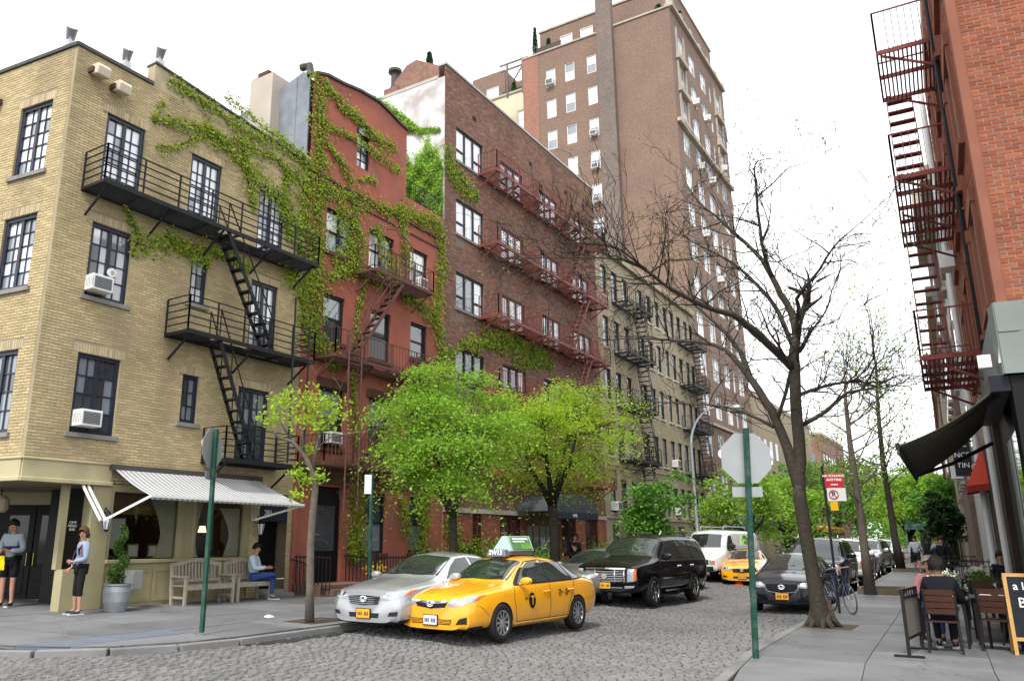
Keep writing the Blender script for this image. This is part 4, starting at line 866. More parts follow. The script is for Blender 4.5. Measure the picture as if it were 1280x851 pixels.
# cream building with brick penthouse between
cr_ = thing('cream_building', (-34, 62, .3), 'cream painted building with a brick penthouse left of the tower', 'building')
FC = Fr((-29.9, 60, 0), (-1, 0, 0), (0, -1, 0)); CRW = mat('cream_paint', (.62, .54, .38), .8, var=.1, vs=1.5)
CO_ = []
for i in range(5): zt = 41.2-i*3.0; CO_ += [(.3, 1.5, zt-1.9, zt), (1.6, 2.9, zt-1.9, zt), (4.4, 5.6, zt-1.9, zt)]
mb = MB(); FC.wall(mb, 0, 9, 12, 43.2, CO_, .15); mb.box(-39, -29.95, 60.2, 70, 12, 43.0); mb.build('wall', CRW, cr_)
mb = MB(); FC.box(mb, 0, 9.05, 43.2, 43.4, -.3, .12); mb.build('coping', LIME, cr_)
for o in CO_: window(FC, o, 1, 2, cr_, WFR, [GLASSB], dep=.1, fw=.1)
mb = MB(); mb.box(-39, -35.2, 62, 68, 43, 47.6); mb.box(-35.2, -29.95, 63.5, 68, 43, 46.8); mb.build('penthouse', TWR, cr_)
FQ = Fr((-29.95, 62, 0), (-1, 0, 0), (0, -1, 0)); window(FQ, (5.9, 7.3, 43.6, 45.9), 1, 2, cr_, WFR, [GLASSB], dep=-.06); window(Fr((-29.95, 63.5, 0), (-1, 0, 0), (0, -1, 0)), (2.2, 3.5, 43.9, 45.6), 1, 1, cr_, WFR, [GLASSB], dep=-.06)
mb = MB(); FC.box(mb, 0, 5, 43.4, 44.4, -1.0, -.98); mb.build('terrace_fence', mat('terrace_screen', (0, 0, 0)), cr_)
# far street blocks seen through the trees
for (x0, x1, y0, y1, h, m, lab) in ((-31, -17.5, 74, 105, 15, TAP, 'pale apartment block beyond the tower behind the street trees'), (-36, -20, 128, 150, 17, TERR, 'reddish apartment block far down the left side'), (-8, 2, 250, 270, 22, TAP, 'pale block closing the far end'), (-25, -12, 240, 262, 17, TERR, 'tall reddish block at the far end behind the bare tree')):
    t = thing('far_building', ((x0+x1)/2, y0, 0), lab, 'building', 'far street blocks'); mb = MB(); fr = Fr((x1, 0, 0), (0, 1, 0), (1, 0, 0)); f4 = Fr((x1, y0, 0), (-1, 0, 0), (0, -1, 0))
    mb.box(x0, x1, y0, y1, 0, h); mb.build('wall', m, t); mb = MB(); mb.box(x0-.1, x1+.1, y0-.1, y1+.1, h, h+.4); mb.build('cornice', LIME, t)
    for z in np.arange(3.5, h-2.5, 3.0):
        for u in np.arange(1, x1-x0-1.6, 2.4): mb = MB(); f4.box(mb, u, u+1.1, z, z+1.7, 0, .03); mb.build('window', GLASSM, t)
        for u in np.arange(y0+1, min(y1, y0+14)-1.6, 2.4): mb = MB(); fr.box(mb, u, u+1.1, z, z+1.7, 0, .03); mb.build('window', GLASSM, t)
aw2 = thing('blue_awning', (-16, 62, 2.5), 'navy blue entrance awning beyond the white van', 'awning')
mb = MB(); rows = [[(x, 62-1.1*math.cos(t), 2.75+.55*math.sin(t)) for x in (-16.4, -14, -11.3)] for t in np.linspace(0, math.pi, 9)]; mb.grid(rows); mb.poly([r[-1] for r in rows]); mb.build('canopy', mat('navy_canvas', (.02, .03, .14), .7), aw2)
mb = MB(); mb.box(-16.4, -11.3, 60.88, 60.9, 2.45, 2.76); mb.box(-11.31, -11.29, 60.9, 63.1, 2.45, 2.76); mb.build('valance', mat('navy_canvas', (0, 0, 0)), aw2)
for y in (60.95, 63.05): mb = MB(); mb.tube([(-11.4, y, .2), (-11.4, y, 2.7)], .04, 6); mb.build('post', STEEL, aw2)

# ------------------------------------------------------------------ corner building on the right
OBR = mat('orange_red_brick', (.255, .078, .038), .8, var=.2, vs=1.5, isl=.24, bump=.3, bs=50, col2=(.24, .075, .05), dirt=.15, ds=1, dcol=(.2, .1, .07))
OMO = mat('pale_mortar', (.3, .22, .175), .95, var=.2)
PINK = mat('pink_brownstone_trim', (.23, .092, .06), .85, var=.25, vs=2)
rb = thing('corner_brick_building', (.5, 14.4, .15), 'orange red brick corner building on the right with a grey shop band', 'building')
FW = Fr((.5, 14.41, 0), (.981, .195, 0), (.195, -.981, 0)); FR = Fr((.5, 14.41, 0), (-.045, .999, 0), (-.999, -.045, 0))
ro = [(u, u+1.0, z, z+1.75) for z in (5.7, 8.75, 11.8) for u in (1.3, 3.6, 6.2, 9.2)]
mb = MB(); FW.wall(mb, 0, 8, 5.33, 15.5, []); FR.wall(mb, 0, 12.2, 4.2, 15.5, ro, .16)
p8 = FW.p(8, 0); r12 = FR.p(12.2, 0)
mb.quad(r12, r12+V(0, 0, 15.5), r12+V(9, 1.8, 15.5), r12+V(9, 1.8, 0)); mb.poly([FW.p(0, 15.4), p8+V(0, 0, 15.4), p8+V(-.5, 12, 15.4), FR.p(12.2, 15.4)]); mb.quad(p8, p8+V(0, 0, 15.4), p8+V(-.5, 12, 15.4), p8+V(-.5, 12, 0)); mb.build('wall', OMO, rb)
split_bricks(FW, FW.bricks(.12, 4.5, 5.36, 15.0, []), rb, OBR, 300)
mb = MB(); FR.lay(mb, FR.bricks(.1, 12.2, 5.36, 15.0, [(o[0]-.25, o[1]+.25, o[2]-.15, o[3]+.25) for o in ro])); mb.build('brickwork', OBR, rb, kind='stuff')
mb = MB(); FR.box(mb, -.02, .1, 5.34, 15.4, -.1, .03); FW.box(mb, -.03, .12, 5.341, 15.4, -.1, .012); mb.build('corner_trim', PINK, rb)
mb = MB()
for o in ro: FR.box(mb, o[0]-.22, o[0]-.003, o[2]-.1, o[3]+.003, -.02, .06); FR.box(mb, o[1]+.003, o[1]+.22, o[2]-.1, o[3]+.003, -.02, .06); FR.box(mb, o[0]-.25, o[1]+.25, o[3]+.004, o[3]+.25, -.02, .08); FR.box(mb, o[0]-.25, o[1]+.25, o[2]-.2, o[2]-.101, -.02, .1)
mb.build('window_surrounds', PINK, rb, kind='stuff')
for o in ro: window(FR, o, 1, 2, rb, BLACK, [GLASS, GLASSM], dep=.1, d2=.04)
GREYP = mat('grey_painted_band', (.2, .225, .215), .7, var=.2, vs=1.5, dirt=.3, ds=1, dcol=(.13, .14, .135))
mb = MB(); FW.box(mb, -.1, 8, 4.22, 5.33, -.3, .12); FR.box(mb, -.099, 6, 4.22, 5.329, -.3, .1); mb.build('grey_shop_band', GREYP, rb)
mb = MB(); FW.box(mb, -.1, 8, 4.86, 4.9, .12, .135); mb.build('band_moulding', GREYP, rb)
mb = MB(); FW.box(mb, .3, .42, .15, 4.2, -.2, .05); FW.box(mb, .9, 1.0, .15, 4.2, -.2, .05); mb.build('shop_post', GREYP, rb)
mb = MB(); FW.box(mb, -.02, .3, .15, 4.21, -.2, .02); FW.box(mb, 1.0, 8, .15, 4.21, -.22, -.1); mb.build('shopfront', BLK, rb)
mb = MB(); FR.box(mb, .22, 6, .15, 4.21, -.2, -.1); mb.build('shopfront', BLK, rb)
mb = MB(); FW.box(mb, .42, .9, .6, 4.0, -.1, -.09); mb.build('shop_pane', GLASS, rb)
for a, b in ((.6, 1.7), (1.9, 3.0), (3.2, 4.3)): mb = MB(); FR.box(mb, a, b, .9, 3.6, -.1, -.085); mb.build('shop_pane', GLASS, rb)
mb = MB(); FR.box(mb, 6.0, 12.2, .15, 4.3, -.3, -.0); mb.build('ground_wall', mat('dark_brown_front', (.045, .028, .022), .7, var=.3), rb)
mb = MB(); mb.tube([FR.p(6.3, .2, .1), FR.p(6.3, 4.4, .1)], .07, 8); mb.tube([FR.p(12.0, .2, .12), FR.p(12.0, 15.4, .12)], .08, 8); mb.build('drain_pipe', mat('white_pipe', (.6, .6, .6), .5), rb)
mb = MB(); mb.tube([FR.p(3.6, 5.4, .08), FR.p(3.6, 15.2, .08)], .05, 7); mb.build('drain_pipe', BLACK, rb)
t = thing('camera_box', FW.p(-.05, 4.35, .15), 'small white security lamp on the corner of the grey band', 'lamp'); q = FR.p(.1, 4.42, .3); mb = MB(); mb.box(q.x-.09, q.x+.09, q.y-.09, q.y+.09, q.z-.06, q.z+.14); mb.build('body', WHITEP, t, bevel=.01); mb = MB(); mb.lathe(q+V(.26, -.1, 0), [(.09, -.02), (.05, .28)], 10); mb.build('horn', WHITEP, t)
# dark retractable awning
aw3 = thing('dark_awning', FR.p(2, 4.2, .1), 'dark canvas awning stretched over the pavement tables', 'awning')
a0, a1, b0, b1 = FR.p(.15, 4.1, .15), FR.p(4.4, 4.1, .15), V(-1.13, 14.35, 3.24), V(-1.22, 19.0, 3.05)
DAR = mat('dark_olive_canvas', (.085, .078, .055), .9, var=.15)
mb = MB(); mb.grid([[a0.lerp(a1, i/12).lerp(b0.lerp(b1, i/12), j/8)-V(0, 0, .1*math.sin(math.pi*j/8)) for i in range(13)] for j in range(9)]); o = mb.build('canvas', DAR, aw3); s_ = o.modifiers.new('s', 'SOLIDIFY'); s_.thickness = .012
mb = MB(); mb.bar(a0-V(0, .15, 0), a1, .26, .24); mb.build('case', BLACK, aw3)
mb = MB(); mb.bar(b0, b1, .06, .1); mb.build('front_bar', BLACK, aw3); mb = MB(); mb.bar(b0-V(0, 0, .05), b1-V(0, 0, .05), .02, .14); mb.build('valance', DAR, aw3)
for t_ in (.06, .9):
    mb = MB(); s0 = a0.lerp(a1, t_)-V(0, 0, .5 if t_ > .5 else .1); e_ = b0.lerp(b1, min(.97, t_+.05)); m_ = s0.lerp(e_, .5)+V(0, .2, -.04); mb.bar(s0, m_, .05, .06); mb.bar(m_, e_, .05, .06); mb.build('arm', IRON, aw3)
# its red fire escape
f5 = thing('fire_escape', FR.p(6, 5.3, .5), 'dark red fire escape climbing the right corner building', 'fire escape')
DRED = mat('dark_red_iron', (.16, .035, .03), .55, var=.4, vs=5)
FE = [(3.75, 6.0, 12.3), (3.75, 8.4, 9.3), (4.3, 8.4, 5.5)]
for a, b, z in FE:
    platform(FR, a, b, z, f5, DRED, d0=.08, d1=1.12, slat=.085, edge=.12); railing(FR, a, b, z, f5, DRED, d1=1.14, h=.95, rails=1, bars=.0, posts=1.1, w=.03)
    mb = MB()
    for i in range(int(1.0/.13)): q = FR.p(a, 0, .12+i*.13); mb.bar(q+V(0, 0, z), q+V(0, 0, z+.95), .016)
    mb.build('end_bars', DRED, f5)
stair(FR, 6.0, 12.25, 4.6, 9.35, .55, 1.08, f5, DRED, 8, rail=False); stair(FR, 7.9, 9.25, 5.9, 5.55, .55, 1.08, f5, DRED, 10, rail=True)
mb = MB(); mb.tube([FR.p(8.1, 3.2, 1.0), FR.p(8.1, 6.2, 1.0)], .025, 6); mb.tube([FR.p(7.6, 3.2, 1.0), FR.p(7.6, 6.2, 1.0)], .025, 6)
for i in range(9): mb.bar(FR.p(7.6, 3.3+i*.3, 1.0), FR.p(8.1, 3.3+i*.3, 1.0), .02)
mb.build('drop_ladder', DRED, f5)
for u, z, lab in ((8.4, 8.0, 'upper'),): ac_unit(FR, 9.7, 8.8, .6, .45, .4, 'air conditioner high on the right building behind the fire escape')
# next houses on the right
NB = [(12.3, 19.5, 12.5, mat('white_painted_front', (.55, .55, .53), .8, var=.15, dirt=.2), .12, 'white painted house front behind the red fire escape'), (19.6, 28, 14.5, brick_tex('umber_brick', (.2, .12, .1), (.15, .09, .075), (.17, .13, .11)), .3, 'brown brick house past the white front on the right'), (28.1, 60, 13, TAP, .2, 'pale row of houses far along the right pavement'), (60.2, 140, 14, TERR, .3, 'reddish row of houses farthest along the right side')]
for a, b, h, m, off, lab in NB:
    t = thing('row_house', FR.p(a, .15), lab, 'building'); fr = FR; mb = MB(); FR.box(mb, a, b, .1, h, -10, off); mb.build('wall', m, t); mb = MB(); FR.box(mb, a, b, h, h+.5, -.5, off+.35); mb.build('cornice', LIME, t)
    for z in np.arange(3.9, h-2, 3.0):
        for u in np.arange(a+.8, min(b, a+12)-1, 2.3):
            mb = MB(); FR.box(mb, u, u+1.0, z, z+1.8, off, off+.03); w = mb.build('window', GLASSM, t); WL[w.name] = WL[t.name]; mb = MB(); FR.box(mb, u-.1, u+1.1, z-.12, z, off, off+.14); mb.build('sill', LIME, w)
    if a < 25: ac_unit(Fr(FR.p(0, 0, off), FR.u, FR.n), a+1.3, 4.0, .6, .45, .4, 'air conditioner on the '+lab)
sgn = thing('vertical_sign', FR.p(13.2, 2.9, .7), 'dark vertical shop sign hanging from the right houses', 'sign'); sp_ = FR.p(13.2, 0, .45)
mb = MB(); mb.box(sp_.x-.22, sp_.x+.22, sp_.y-.05, sp_.y+.05, 3.6, 4.75); mb.build('panel', BLACK, sgn)
for i, s__ in enumerate(('RIC', 'NCE', 'TIN')): text_mesh(s__, .2, 'lettering', WHITEP, sgn, (sp_.x, sp_.y-.06, 4.5-i*.3), (1, 0, 0), (0, 0, 1))
mb = MB(); mb.bar(sp_+V(.22, 0, 4.6), FR.p(13.2, 4.6, .1), .05); mb.build('bracket', BLACK, sgn)
ra = thing('red_awning', FR.p(9.5, 2.9, .3), 'small pointed red awning over a doorway on the right', 'awning'); REDC = mat('red_canvas', (.5, .06, .035), .8, var=.15)
mb = MB(); ap = FR.p(11.5, 4.3, .0); q = [FR.p(11.0, 3.25, .0), FR.p(11.0, 3.2, .5), FR.p(12.1, 3.2, .5), FR.p(12.1, 3.25, .0)]
for a, b in zip(q, q[1:]): mb.poly([a, b, ap])
mb.build('canvas', REDC, ra); mb = MB()
for a, b in zip(q, q[1:]): mb.quad(a, b, b-V(0, 0, .18), a-V(0, 0, .18))
mb.build('valance', mat('dark_red_valance', (.25, .03, .025), .8), ra)
ga = thing('green_awning', FR.p(60, 2.4, 1), 'grey green barrel awning far along the right pavement', 'awning'); mb = MB()
rows = [[FR.p(58-1.3*math.cos(t), 2.6+.75*math.sin(t), d_) for d_ in (.3, 2, 3.8)] for t in np.linspace(0, math.pi, 9)]; mb.grid(rows); mb.poly([r[-1] for r in rows]); mb.build('canopy', mat('green_canvas', (.09, .19, .17), .7), ga)
for u in (56.8, 59.2): mb = MB(); p_ = FR.p(u, .15, 3.7); mb.tube([p_, p_+V(0, 0, 2.4)], .04, 6); mb.build('post', STEEL, ga)
# iron fence of the areaways
fn = thing('iron_fence', FR.p(17, .15, .9), 'black iron fence round the areaways on the right pavement', 'fence')
mb = MB()
for (p, q) in ((FR.p(12.5, .15, 1.55), FR.p(20.5, .15, 1.55)), (FR.p(12.5, .15, .1), FR.p(12.5, .15, 1.55)), (FR.p(20.5, .15, .1), FR.p(20.5, .15, 1.55))):
    L_ = (q-p).length
    for z in (.25, .95, 1.08): mb.bar(p+V(0, 0, z), q+V(0, 0, z), .03)
    for i in range(int(L_/.13)+1):
        r_ = p.lerp(q, i*.13/L_); mb.bar(r_, r_+V(0, 0, 1.15), .018)
mb.build('bars', IRON, fn, kind='stuff')
for i in range(5): mb = MB(); r_ = FR.p(12.5+i*2, .15, 1.55); mb.bar(r_, r_+V(0, 0, 1.3), .06); mb.lathe(r_+V(0, 0, 1.3), [(.03, 0), (.06, .05), (.0, .12)], 8); mb.build('post', IRON, fn)
# low fence before the red house
fn = thing('iron_fence', (-15.3, 20.5, .35), 'low black iron fence before the red house', 'fence'); mb = MB()
for (p, q) in ((V(-15.3, 18.9, .35), V(-15.3, 24.0, .35)), (V(-15.3, 18.9, .35), V(-16.5, 18.9, .4)), (V(-15.1, 16.75, .4), V(-16.5, 16.75, .4))):
    L_ = (q-p).length
    for z in (.12, .95): mb.bar(p+V(0, 0, z), q+V(0, 0, z), .03)
    for i in range(int(L_/.14)+1): r_ = p.lerp(q, i*.14/L_); mb.bar(r_, r_+V(0, 0, 1.0), .02)
mb.build('bars', IRON, fn, kind='stuff')
for y in (18.9, 21.5, 24): mb = MB(); mb.bar((-15.3, y, .3), (-15.3, y, 1.5), .06); mb.build('post', IRON, fn)
# ------------------------------------------------------------------ vehicles
TYRE = mat('tyre_rubber', (.018, .018, .018), .85, bump=.2, bs=80)
ALLOY = mat('alloy_silver', (.5, .5, .51), .3, .8)
CHROME = mat('chrome', (.8, .8, .82), .08, 1.)
CGL = mat('car_glass', (.018, .024, .022), .02, ior=1.75)
HLENS = mat('headlight_lens', (.3, .33, .36), .06, ior=1.6, var=.5, vs=22)
AMBER = mat('amber_lens', (.6, .12, .02), .2)
REDL = mat('tail_lens', (.35, .01, .01), .15)
PLY = mat('yellow_plate', (.75, .36, .02), .5, var=.2, vs=40)
PLW = mat('white_plate', (.62, .65, .66), .5, var=.25, vs=40)
SEAM = mat('panel_gap', (.01, .01, .01), .8)
PLAST = mat('black_plastic', (.02, .02, .022), .6)
def paint(name, col, metal=0., rough=.25, coat=1.): return mat('paint_'+name, col, rough, metal, var=.06, vs=1.5, coat=coat, ior=1.4, dirt=.0 if sum(col) < .1 else .1, ds=2, dcol=(.1, .09, .08))
def smooth_arr(a, it, axis=0, keep=True):
    a = np.array(a, float)
    for _ in range(it):
        b = a.copy(); sl = [slice(None)]*a.ndim
        def S(i, j): s = list(sl); s[axis] = slice(i, j); return tuple(s)
        b[S(1, -1)] = .25*a[S(0, -2)]+.5*a[S(1, -1)]+.25*a[S(2, None)]; a = b
    return a
class Car:
    def __init__(s, kind, keys, L_, wb, R_, W_, label, cat, group, col, name, arch=1.07, front_ax=None, tw=.2):
        """keys: rows (x, zb, yb, zr, yr, zm, ym, zs, ys, ze, ye, zt) from tail to nose"""
        s.root = thing(name, (0, 0, 0), label, cat, group); s.paint = col; s.W = W_; s.R = R_
        K = np.array(keys, float); xs = np.unique(np.concatenate([np.linspace(K[0, 0], K[-1, 0], 64), K[0, 0]+np.array([.02, .05, .09]), K[-1, 0]-np.array([.02, .05, .09])]))
        cur = np.stack([np.interp(xs, K[:, 0], K[:, i]) for i in range(1, K.shape[1])], 1); cur = smooth_arr(cur, 2)
        secs = []
        for r in cur:
            zb, yb, zr, yr, zm, ym, zs, ys, ze, ye, zt = r
            kp = [(0, zb), (yb, zb), (yr, zr), (ym, zm), (ys, zs), (ye, ze), (0, zt)]; sub_ = [3, 3, 5, 5, 7, 6]; pts = []
            for (a, b), n in zip(zip(kp, kp[1:]), sub_): pts += [(a[0]+(b[0]-a[0])*t/n, a[1]+(b[1]-a[1])*t/n) for t in range(n)]
            pts.append(kp[-1]); secs.append(smooth_arr(pts, 2))
        secs = smooth_arr(np.array(secs), 1)
        s.secs = secs; s.xs = xs; bm = bmesh.new(); ring = []
        for x, q in zip(xs, secs):
            row = [bm.verts.new((x, y, z)) for y, z in q]+[bm.verts.new((x, -y, z)) for y, z in q[-2:0:-1]]; ring.append(row)
        n = len(ring[0])
        for a, b in zip(ring, ring[1:]):
            for i in range(n): j = (i+1) % n; bm.faces.new((a[i], a[j], b[j], b[i]))
        bm.faces.new(ring[0]); bm.faces.new(ring[-1][::-1]); bmesh.ops.recalc_face_normals(bm, faces=bm.faces)
        s.bvh = BVHTree.FromBMesh(bm); me = bpy.data.meshes.new('body'); bm.to_mesh(me); bm.free()
        fx = front_ax if front_ax is not None else wb/2; s.ax = (fx-wb, fx); s.ar = ar = R_*arch; yi = W_/2-.3
        tmp = bpy.data.objects.new('tmp', me); COL.objects.link(tmp); cut = []
        for x in s.ax:
            for sd_ in (1, -1):
                m = MB(); prof = [(x+ar*math.cos(t), yi*sd_, R_+ar*math.sin(t)) for t in np.linspace(0, 2*math.pi, 37)[:-1]]; m.prism(prof, (0, .8*sd_, 0))
                c = m.build('cut', SEAM); bmx = bmesh.new(); bmx.from_mesh(c.data); bmesh.ops.recalc_face_normals(bmx, faces=bmx.faces); bmx.to_mesh(c.data); bmx.free(); cut.append(c)
                b = tmp.modifiers.new('b', 'BOOLEAN'); b.operation = 'DIFFERENCE'; b.object = c; b.solver = 'EXACT'
        bpy.context.view_layer.update(); dg = bpy.context.evaluated_depsgraph_get(); me2 = bpy.data.meshes.new_from_object(tmp.evaluated_get(dg))
        for c in cut+[tmp]: bpy.data.objects.remove(c)
        me2.name = 'body'; me2.materials.clear(); me2.materials.append(col); me2.materials.append(PLAST)
        for p in me2.polygons:
            c = p.center; mi = 0
            for x in s.ax:
                r = math.hypot(c.x-x, c.z-R_)
                if r < ar+.004 and abs(c.y) >= yi-.01 and (abs(r-ar) < .012 or abs(abs(c.y)-yi) < .01): mi = 1
            if p.normal.z < -.7 and c.z < .45: mi = 1
            p.material_index = mi; p.use_smooth = (mi == 0)
        me2.set_sharp_from_angle(angle=rad(38)) if hasattr(me2, 'set_sharp_from_angle') else None
        s.body = place('body', me2, s.root); WL[s.body.name] = Vector((0, 0, 0))
    def cast(s, p, ax):
        if ax == 'side': o, d = Vector((p[0], 3, p[1])), Vector((0, -1, 0))
        elif ax == 'sider': o, d = Vector((p[0], -3, p[1])), Vector((0, 1, 0))
        elif ax == 'front': o, d = Vector((5, p[0], p[1])), Vector((-1, 0, 0))
        elif ax == 'rear': o, d = Vector((-5, p[0], p[1])), Vector((1, 0, 0))
        elif ax == 'fq': o, d = Vector((4, p[0]*2.2, p[1])), (Vector((-4, -p[0]*1.2, 0))).normalized()
        else: o, d = Vector((p[0], p[1], 4)), Vector((0, 0, -1))
        h = s.bvh.ray_cast(o, d)
        if h[0] is None: h = s.bvh.find_nearest(o+d*2)
        return h[0], h[1]
    def decal(s, name, a, b, m, ax, off=.004, n=10, k=5, parent=None, inset=.02):
        """a panel between two outlines laid on the body with its own rim"""
        def res(pl, t):
            q = [Vector((*p, 0)) for p in pl]
            ls = [(y-x).length for x, y in zip(q, q[1:])]; T = sum(ls)*t
            for x, y, l in zip(q, q[1:], ls):
                if T <= l+1e-9: return x.lerp(y, T/max(l, 1e-9))
                T -= l
            return q[-1]
        mb = MB(); rows = []
        for i in range(n+1):
            pa, pb = res(a, i/n), res(b, i/n); rows.append([])
            for j in range(k+1):
                q = pa.lerp(pb, j/k); h, nn = s.cast((q.x, q.y), ax); rows[-1].append((h, nn))
        mb.grid([[h+nn*off for h, nn in r] for r in rows])
        rim = [rows[0][j] for j in range(k+1)]+[rows[i][k] for i in range(1, n+1)]+[rows[n][j] for j in range(k-1, -1, -1)]+[rows[i][0] for i in range(n-1, 0, -1)]; rim.append(rim[0])
        mb.grid([[h+nn*off, h-nn*inset] for h, nn in rim])
        return mb.build(name, m, parent or s.root, smooth=False if k < 3 else True)
    def sides(s, name, a, b, m, **kw):
        r = []
        for ax in ('side', 'sider'): r.append(s.decal(name, a, b, m, ax, **kw))
        return r
    def pair(s, name, a, b, m, ax='front', **kw):
        f = lambda pl: [(-p[0], p[1]) for p in pl]; s.decal(name, a, b, m, ax, **kw); s.decal(name, f(a), f(b), m, ax, **kw)
    def line(s, name, pts, ax, m=SEAM, w=.006, off=.002):
        mb = MB(); P = []
        for (a, b) in zip(pts, pts[1:]):
            for t in np.linspace(0, 1, 9)[:-1]: q = (a[0]+(b[0]-a[0])*t, a[1]+(b[1]-a[1])*t); P.append(s.cast(q, ax)[0])
        P.append(s.cast(pts[-1], ax)[0]); mb.tube(P, w, 5); return mb.build(name, m, s.root)
    def wheels(s, rim, ns=10, rr=.62, tw=.21, paired=False, rimm=None, caps=True):
        R_ = s.R; y = s.W/2-.005
        def wl(x, sd_):
            off = []
            mb = MB(); prof = [(R_*rr, -tw), (R_*.93, -tw), (R_, -tw+.03), (R_, -.03), (R_*.94, -.004), (R_*(rr+.06), .0), (R_*rr, -.02)]; mb.lathe((0, 0, 0), prof, 30)
            def mp(m): m.v = [(vx+x, (vz)*sd_+y*sd_, vy+R_) for vx, vy, vz in m.v]
            mp(mb); t = mb.build('tyre', TYRE, None, smooth=True)
            w = thing('wheel', (x, y*sd_-.1*sd_, R_), None, None); w.parent = s.root
            mb2 = MB(); mb2.lathe((0, 0, 0), [(R_*rr, -.12), (R_*rr*.3, -.10), (.001, -.10)], 24); mp(mb2); r0 = mb2.build('rim_well', PLAST)
            mb3 = MB(); mb3.lathe((0, 0, 0), [(R_*rr*1.02, -.03), (R_*rr*1.02, -.005), (R_*rr*.93, -.008), (R_*rr*.9, -.05), (R_*rr*1.0, -.06)], 28); mb3.lathe((0, 0, 0), [(R_*.17, -.06), (R_*.17, -.02), (R_*.1, -.008), (.002, -.006)], 14)
            for i in range(ns):
                a = 2*math.pi*(i+(.22*(i % 2) if paired else 0))/ns; c, s_ = math.cos(a), math.sin(a); hw = R_*rr*.085
                r1, r2 = R_*.13, R_*rr*.96; q = []
                for rr_, w_ in ((r1, hw*.9), (r2, hw*1.25)):
                    for e in (-1, 1): q.append((rr_*c-e*w_*s_, rr_*s_+e*w_*c))
                mb3.hexa([(q[0][0], q[0][1], -.06), (q[1][0], q[1][1], -.06), (q[3][0], q[3][1], -.06), (q[2][0], q[2][1], -.06), (q[0][0], q[0][1], -.014), (q[1][0], q[1][1], -.014), (q[3][0], q[3][1], -.02), (q[2][0], q[2][1], -.02)])
            mp(mb3); r1_ = mb3.build('rim', rimm or ALLOY)
            for o in (t, r0, r1_): o.data.transform(Matrix.Translation(-w.location)); o.parent = w
            return w
        for x in s.ax:
            for sd_ in (1, -1): wl(x, sd_)
    def plate(s, x, y, z, m, w=.31, h=.155, tilt=0, n=(1, 0, 0)):
        h0, nn = s.cast((y, z), 'front' if n[0] > 0 else 'rear'); c = h0+Vector(n)*.02
        mb = MB(); mb.box(c.x-.012, c.x+.012, y-w/2, y+w/2, z-h/2, z+h/2); p = mb.build('number_plate', m, s.root, bevel=.006)
        mb = MB(); q = .016*n[0]
        for i in range(7):
            if i == 3: continue
            yy = y-w/2+.035+i*(w-.07)/6.5; mb.box(c.x-abs(q), c.x+abs(q), yy, yy+.022, z-.035, z+.03)
        mb.build('plate_marks', mat('plate_ink', (.02, .03, .12), .6), p, kind='stuff')
        mb = MB(); mb.box(c.x-.018, c.x+.008, y-w/2-.012, y+w/2+.012, z-h/2-.012, z+h/2+.012); mb.build('plate_frame', PLAST, s.root)
    def mirror(s, x, y, z, m, sz=.1):
        for sd_ in (1, -1):
            mb = MB(); rows = []
            for i, (dx, k) in enumerate(((.07, .45), (.05, .85), (0, 1), (-.05, .97), (-.07, .8))):
                rows.append([(x+dx, sd_*(y+.12)+math.cos(t)*sz*1.15*k, z+.02+math.sin(t)*sz*.72*k) for t in np.linspace(0, 2*math.pi, 15)[:-1]])
            mb.grid(rows, close=True); mb.poly(rows[0]); mb.poly(rows[-1][::-1]); mb.bar((x+.01, sd_*(y-.02), z-.03), (x, sd_*(y+.08), z), .05, .04); mb.build('wing_mirror', m, s.root, smooth=False)
    def at(s, x, y, hd, z=None):
        s.root.location = (x, y, gz(x) if z is None else z); s.root.rotation_euler = (0, 0, hd); return s
SED = [  # x, zb, yb, zr, yr, zm, ym, zs, ys, ze, ye, zt
 (-2.40, .42, .45, .46, .60, .60, .66, .80, .64, .86, .50, .88),
 (-2.33, .34, .58, .40, .74, .60, .80, .86, .76, .95, .60, .98),
 (-2.15, .27, .70, .36, .84, .60, .87, .92, .82, 1.00, .64, 1.03),
 (-1.85, .22, .72, .32, .87, .60, .905, .95, .86, 1.04, .64, 1.06),
 (-1.60, .20, .72, .30, .875, .60, .91, .955, .87, 1.10, .63, 1.13),
 (-1.05, .19, .72, .29, .88, .60, .912, .95, .88, 1.36, .57, 1.40),
 (-.70, .19, .72, .29, .88, .60, .912, .945, .885, 1.41, .57, 1.46),
 (-.20, .19, .72, .29, .88, .60, .912, .935, .885, 1.42, .575, 1.475),
 (.25, .19, .72, .29, .88, .60, .912, .92, .885, 1.38, .575, 1.44),
 (.60, .19, .72, .29, .88, .60, .912, .90, .885, 1.24, .61, 1.31),
 (1.00, .19, .72, .29, .88, .60, .91, .89, .88, 1.04, .68, 1.11),
 (1.22, .20, .72, .30, .88, .60, .908, .88, .87, .97, .70, 1.015),
 (1.60, .20, .71, .31, .875, .60, .90, .86, .86, .925, .68, .965),
 (2.00, .21, .68, .31, .85, .60, .885, .815, .83, .87, .63, .905),
 (2.20, .21, .66, .30, .83, .58, .85, .765, .785, .825, .58, .855),
 (2.32, .22, .62, .29, .78, .54, .79, .715, .715, .775, .52, .80),
 (2.40, .25, .52, .30, .66, .50, .68, .665, .61, .715, .45, .73)]
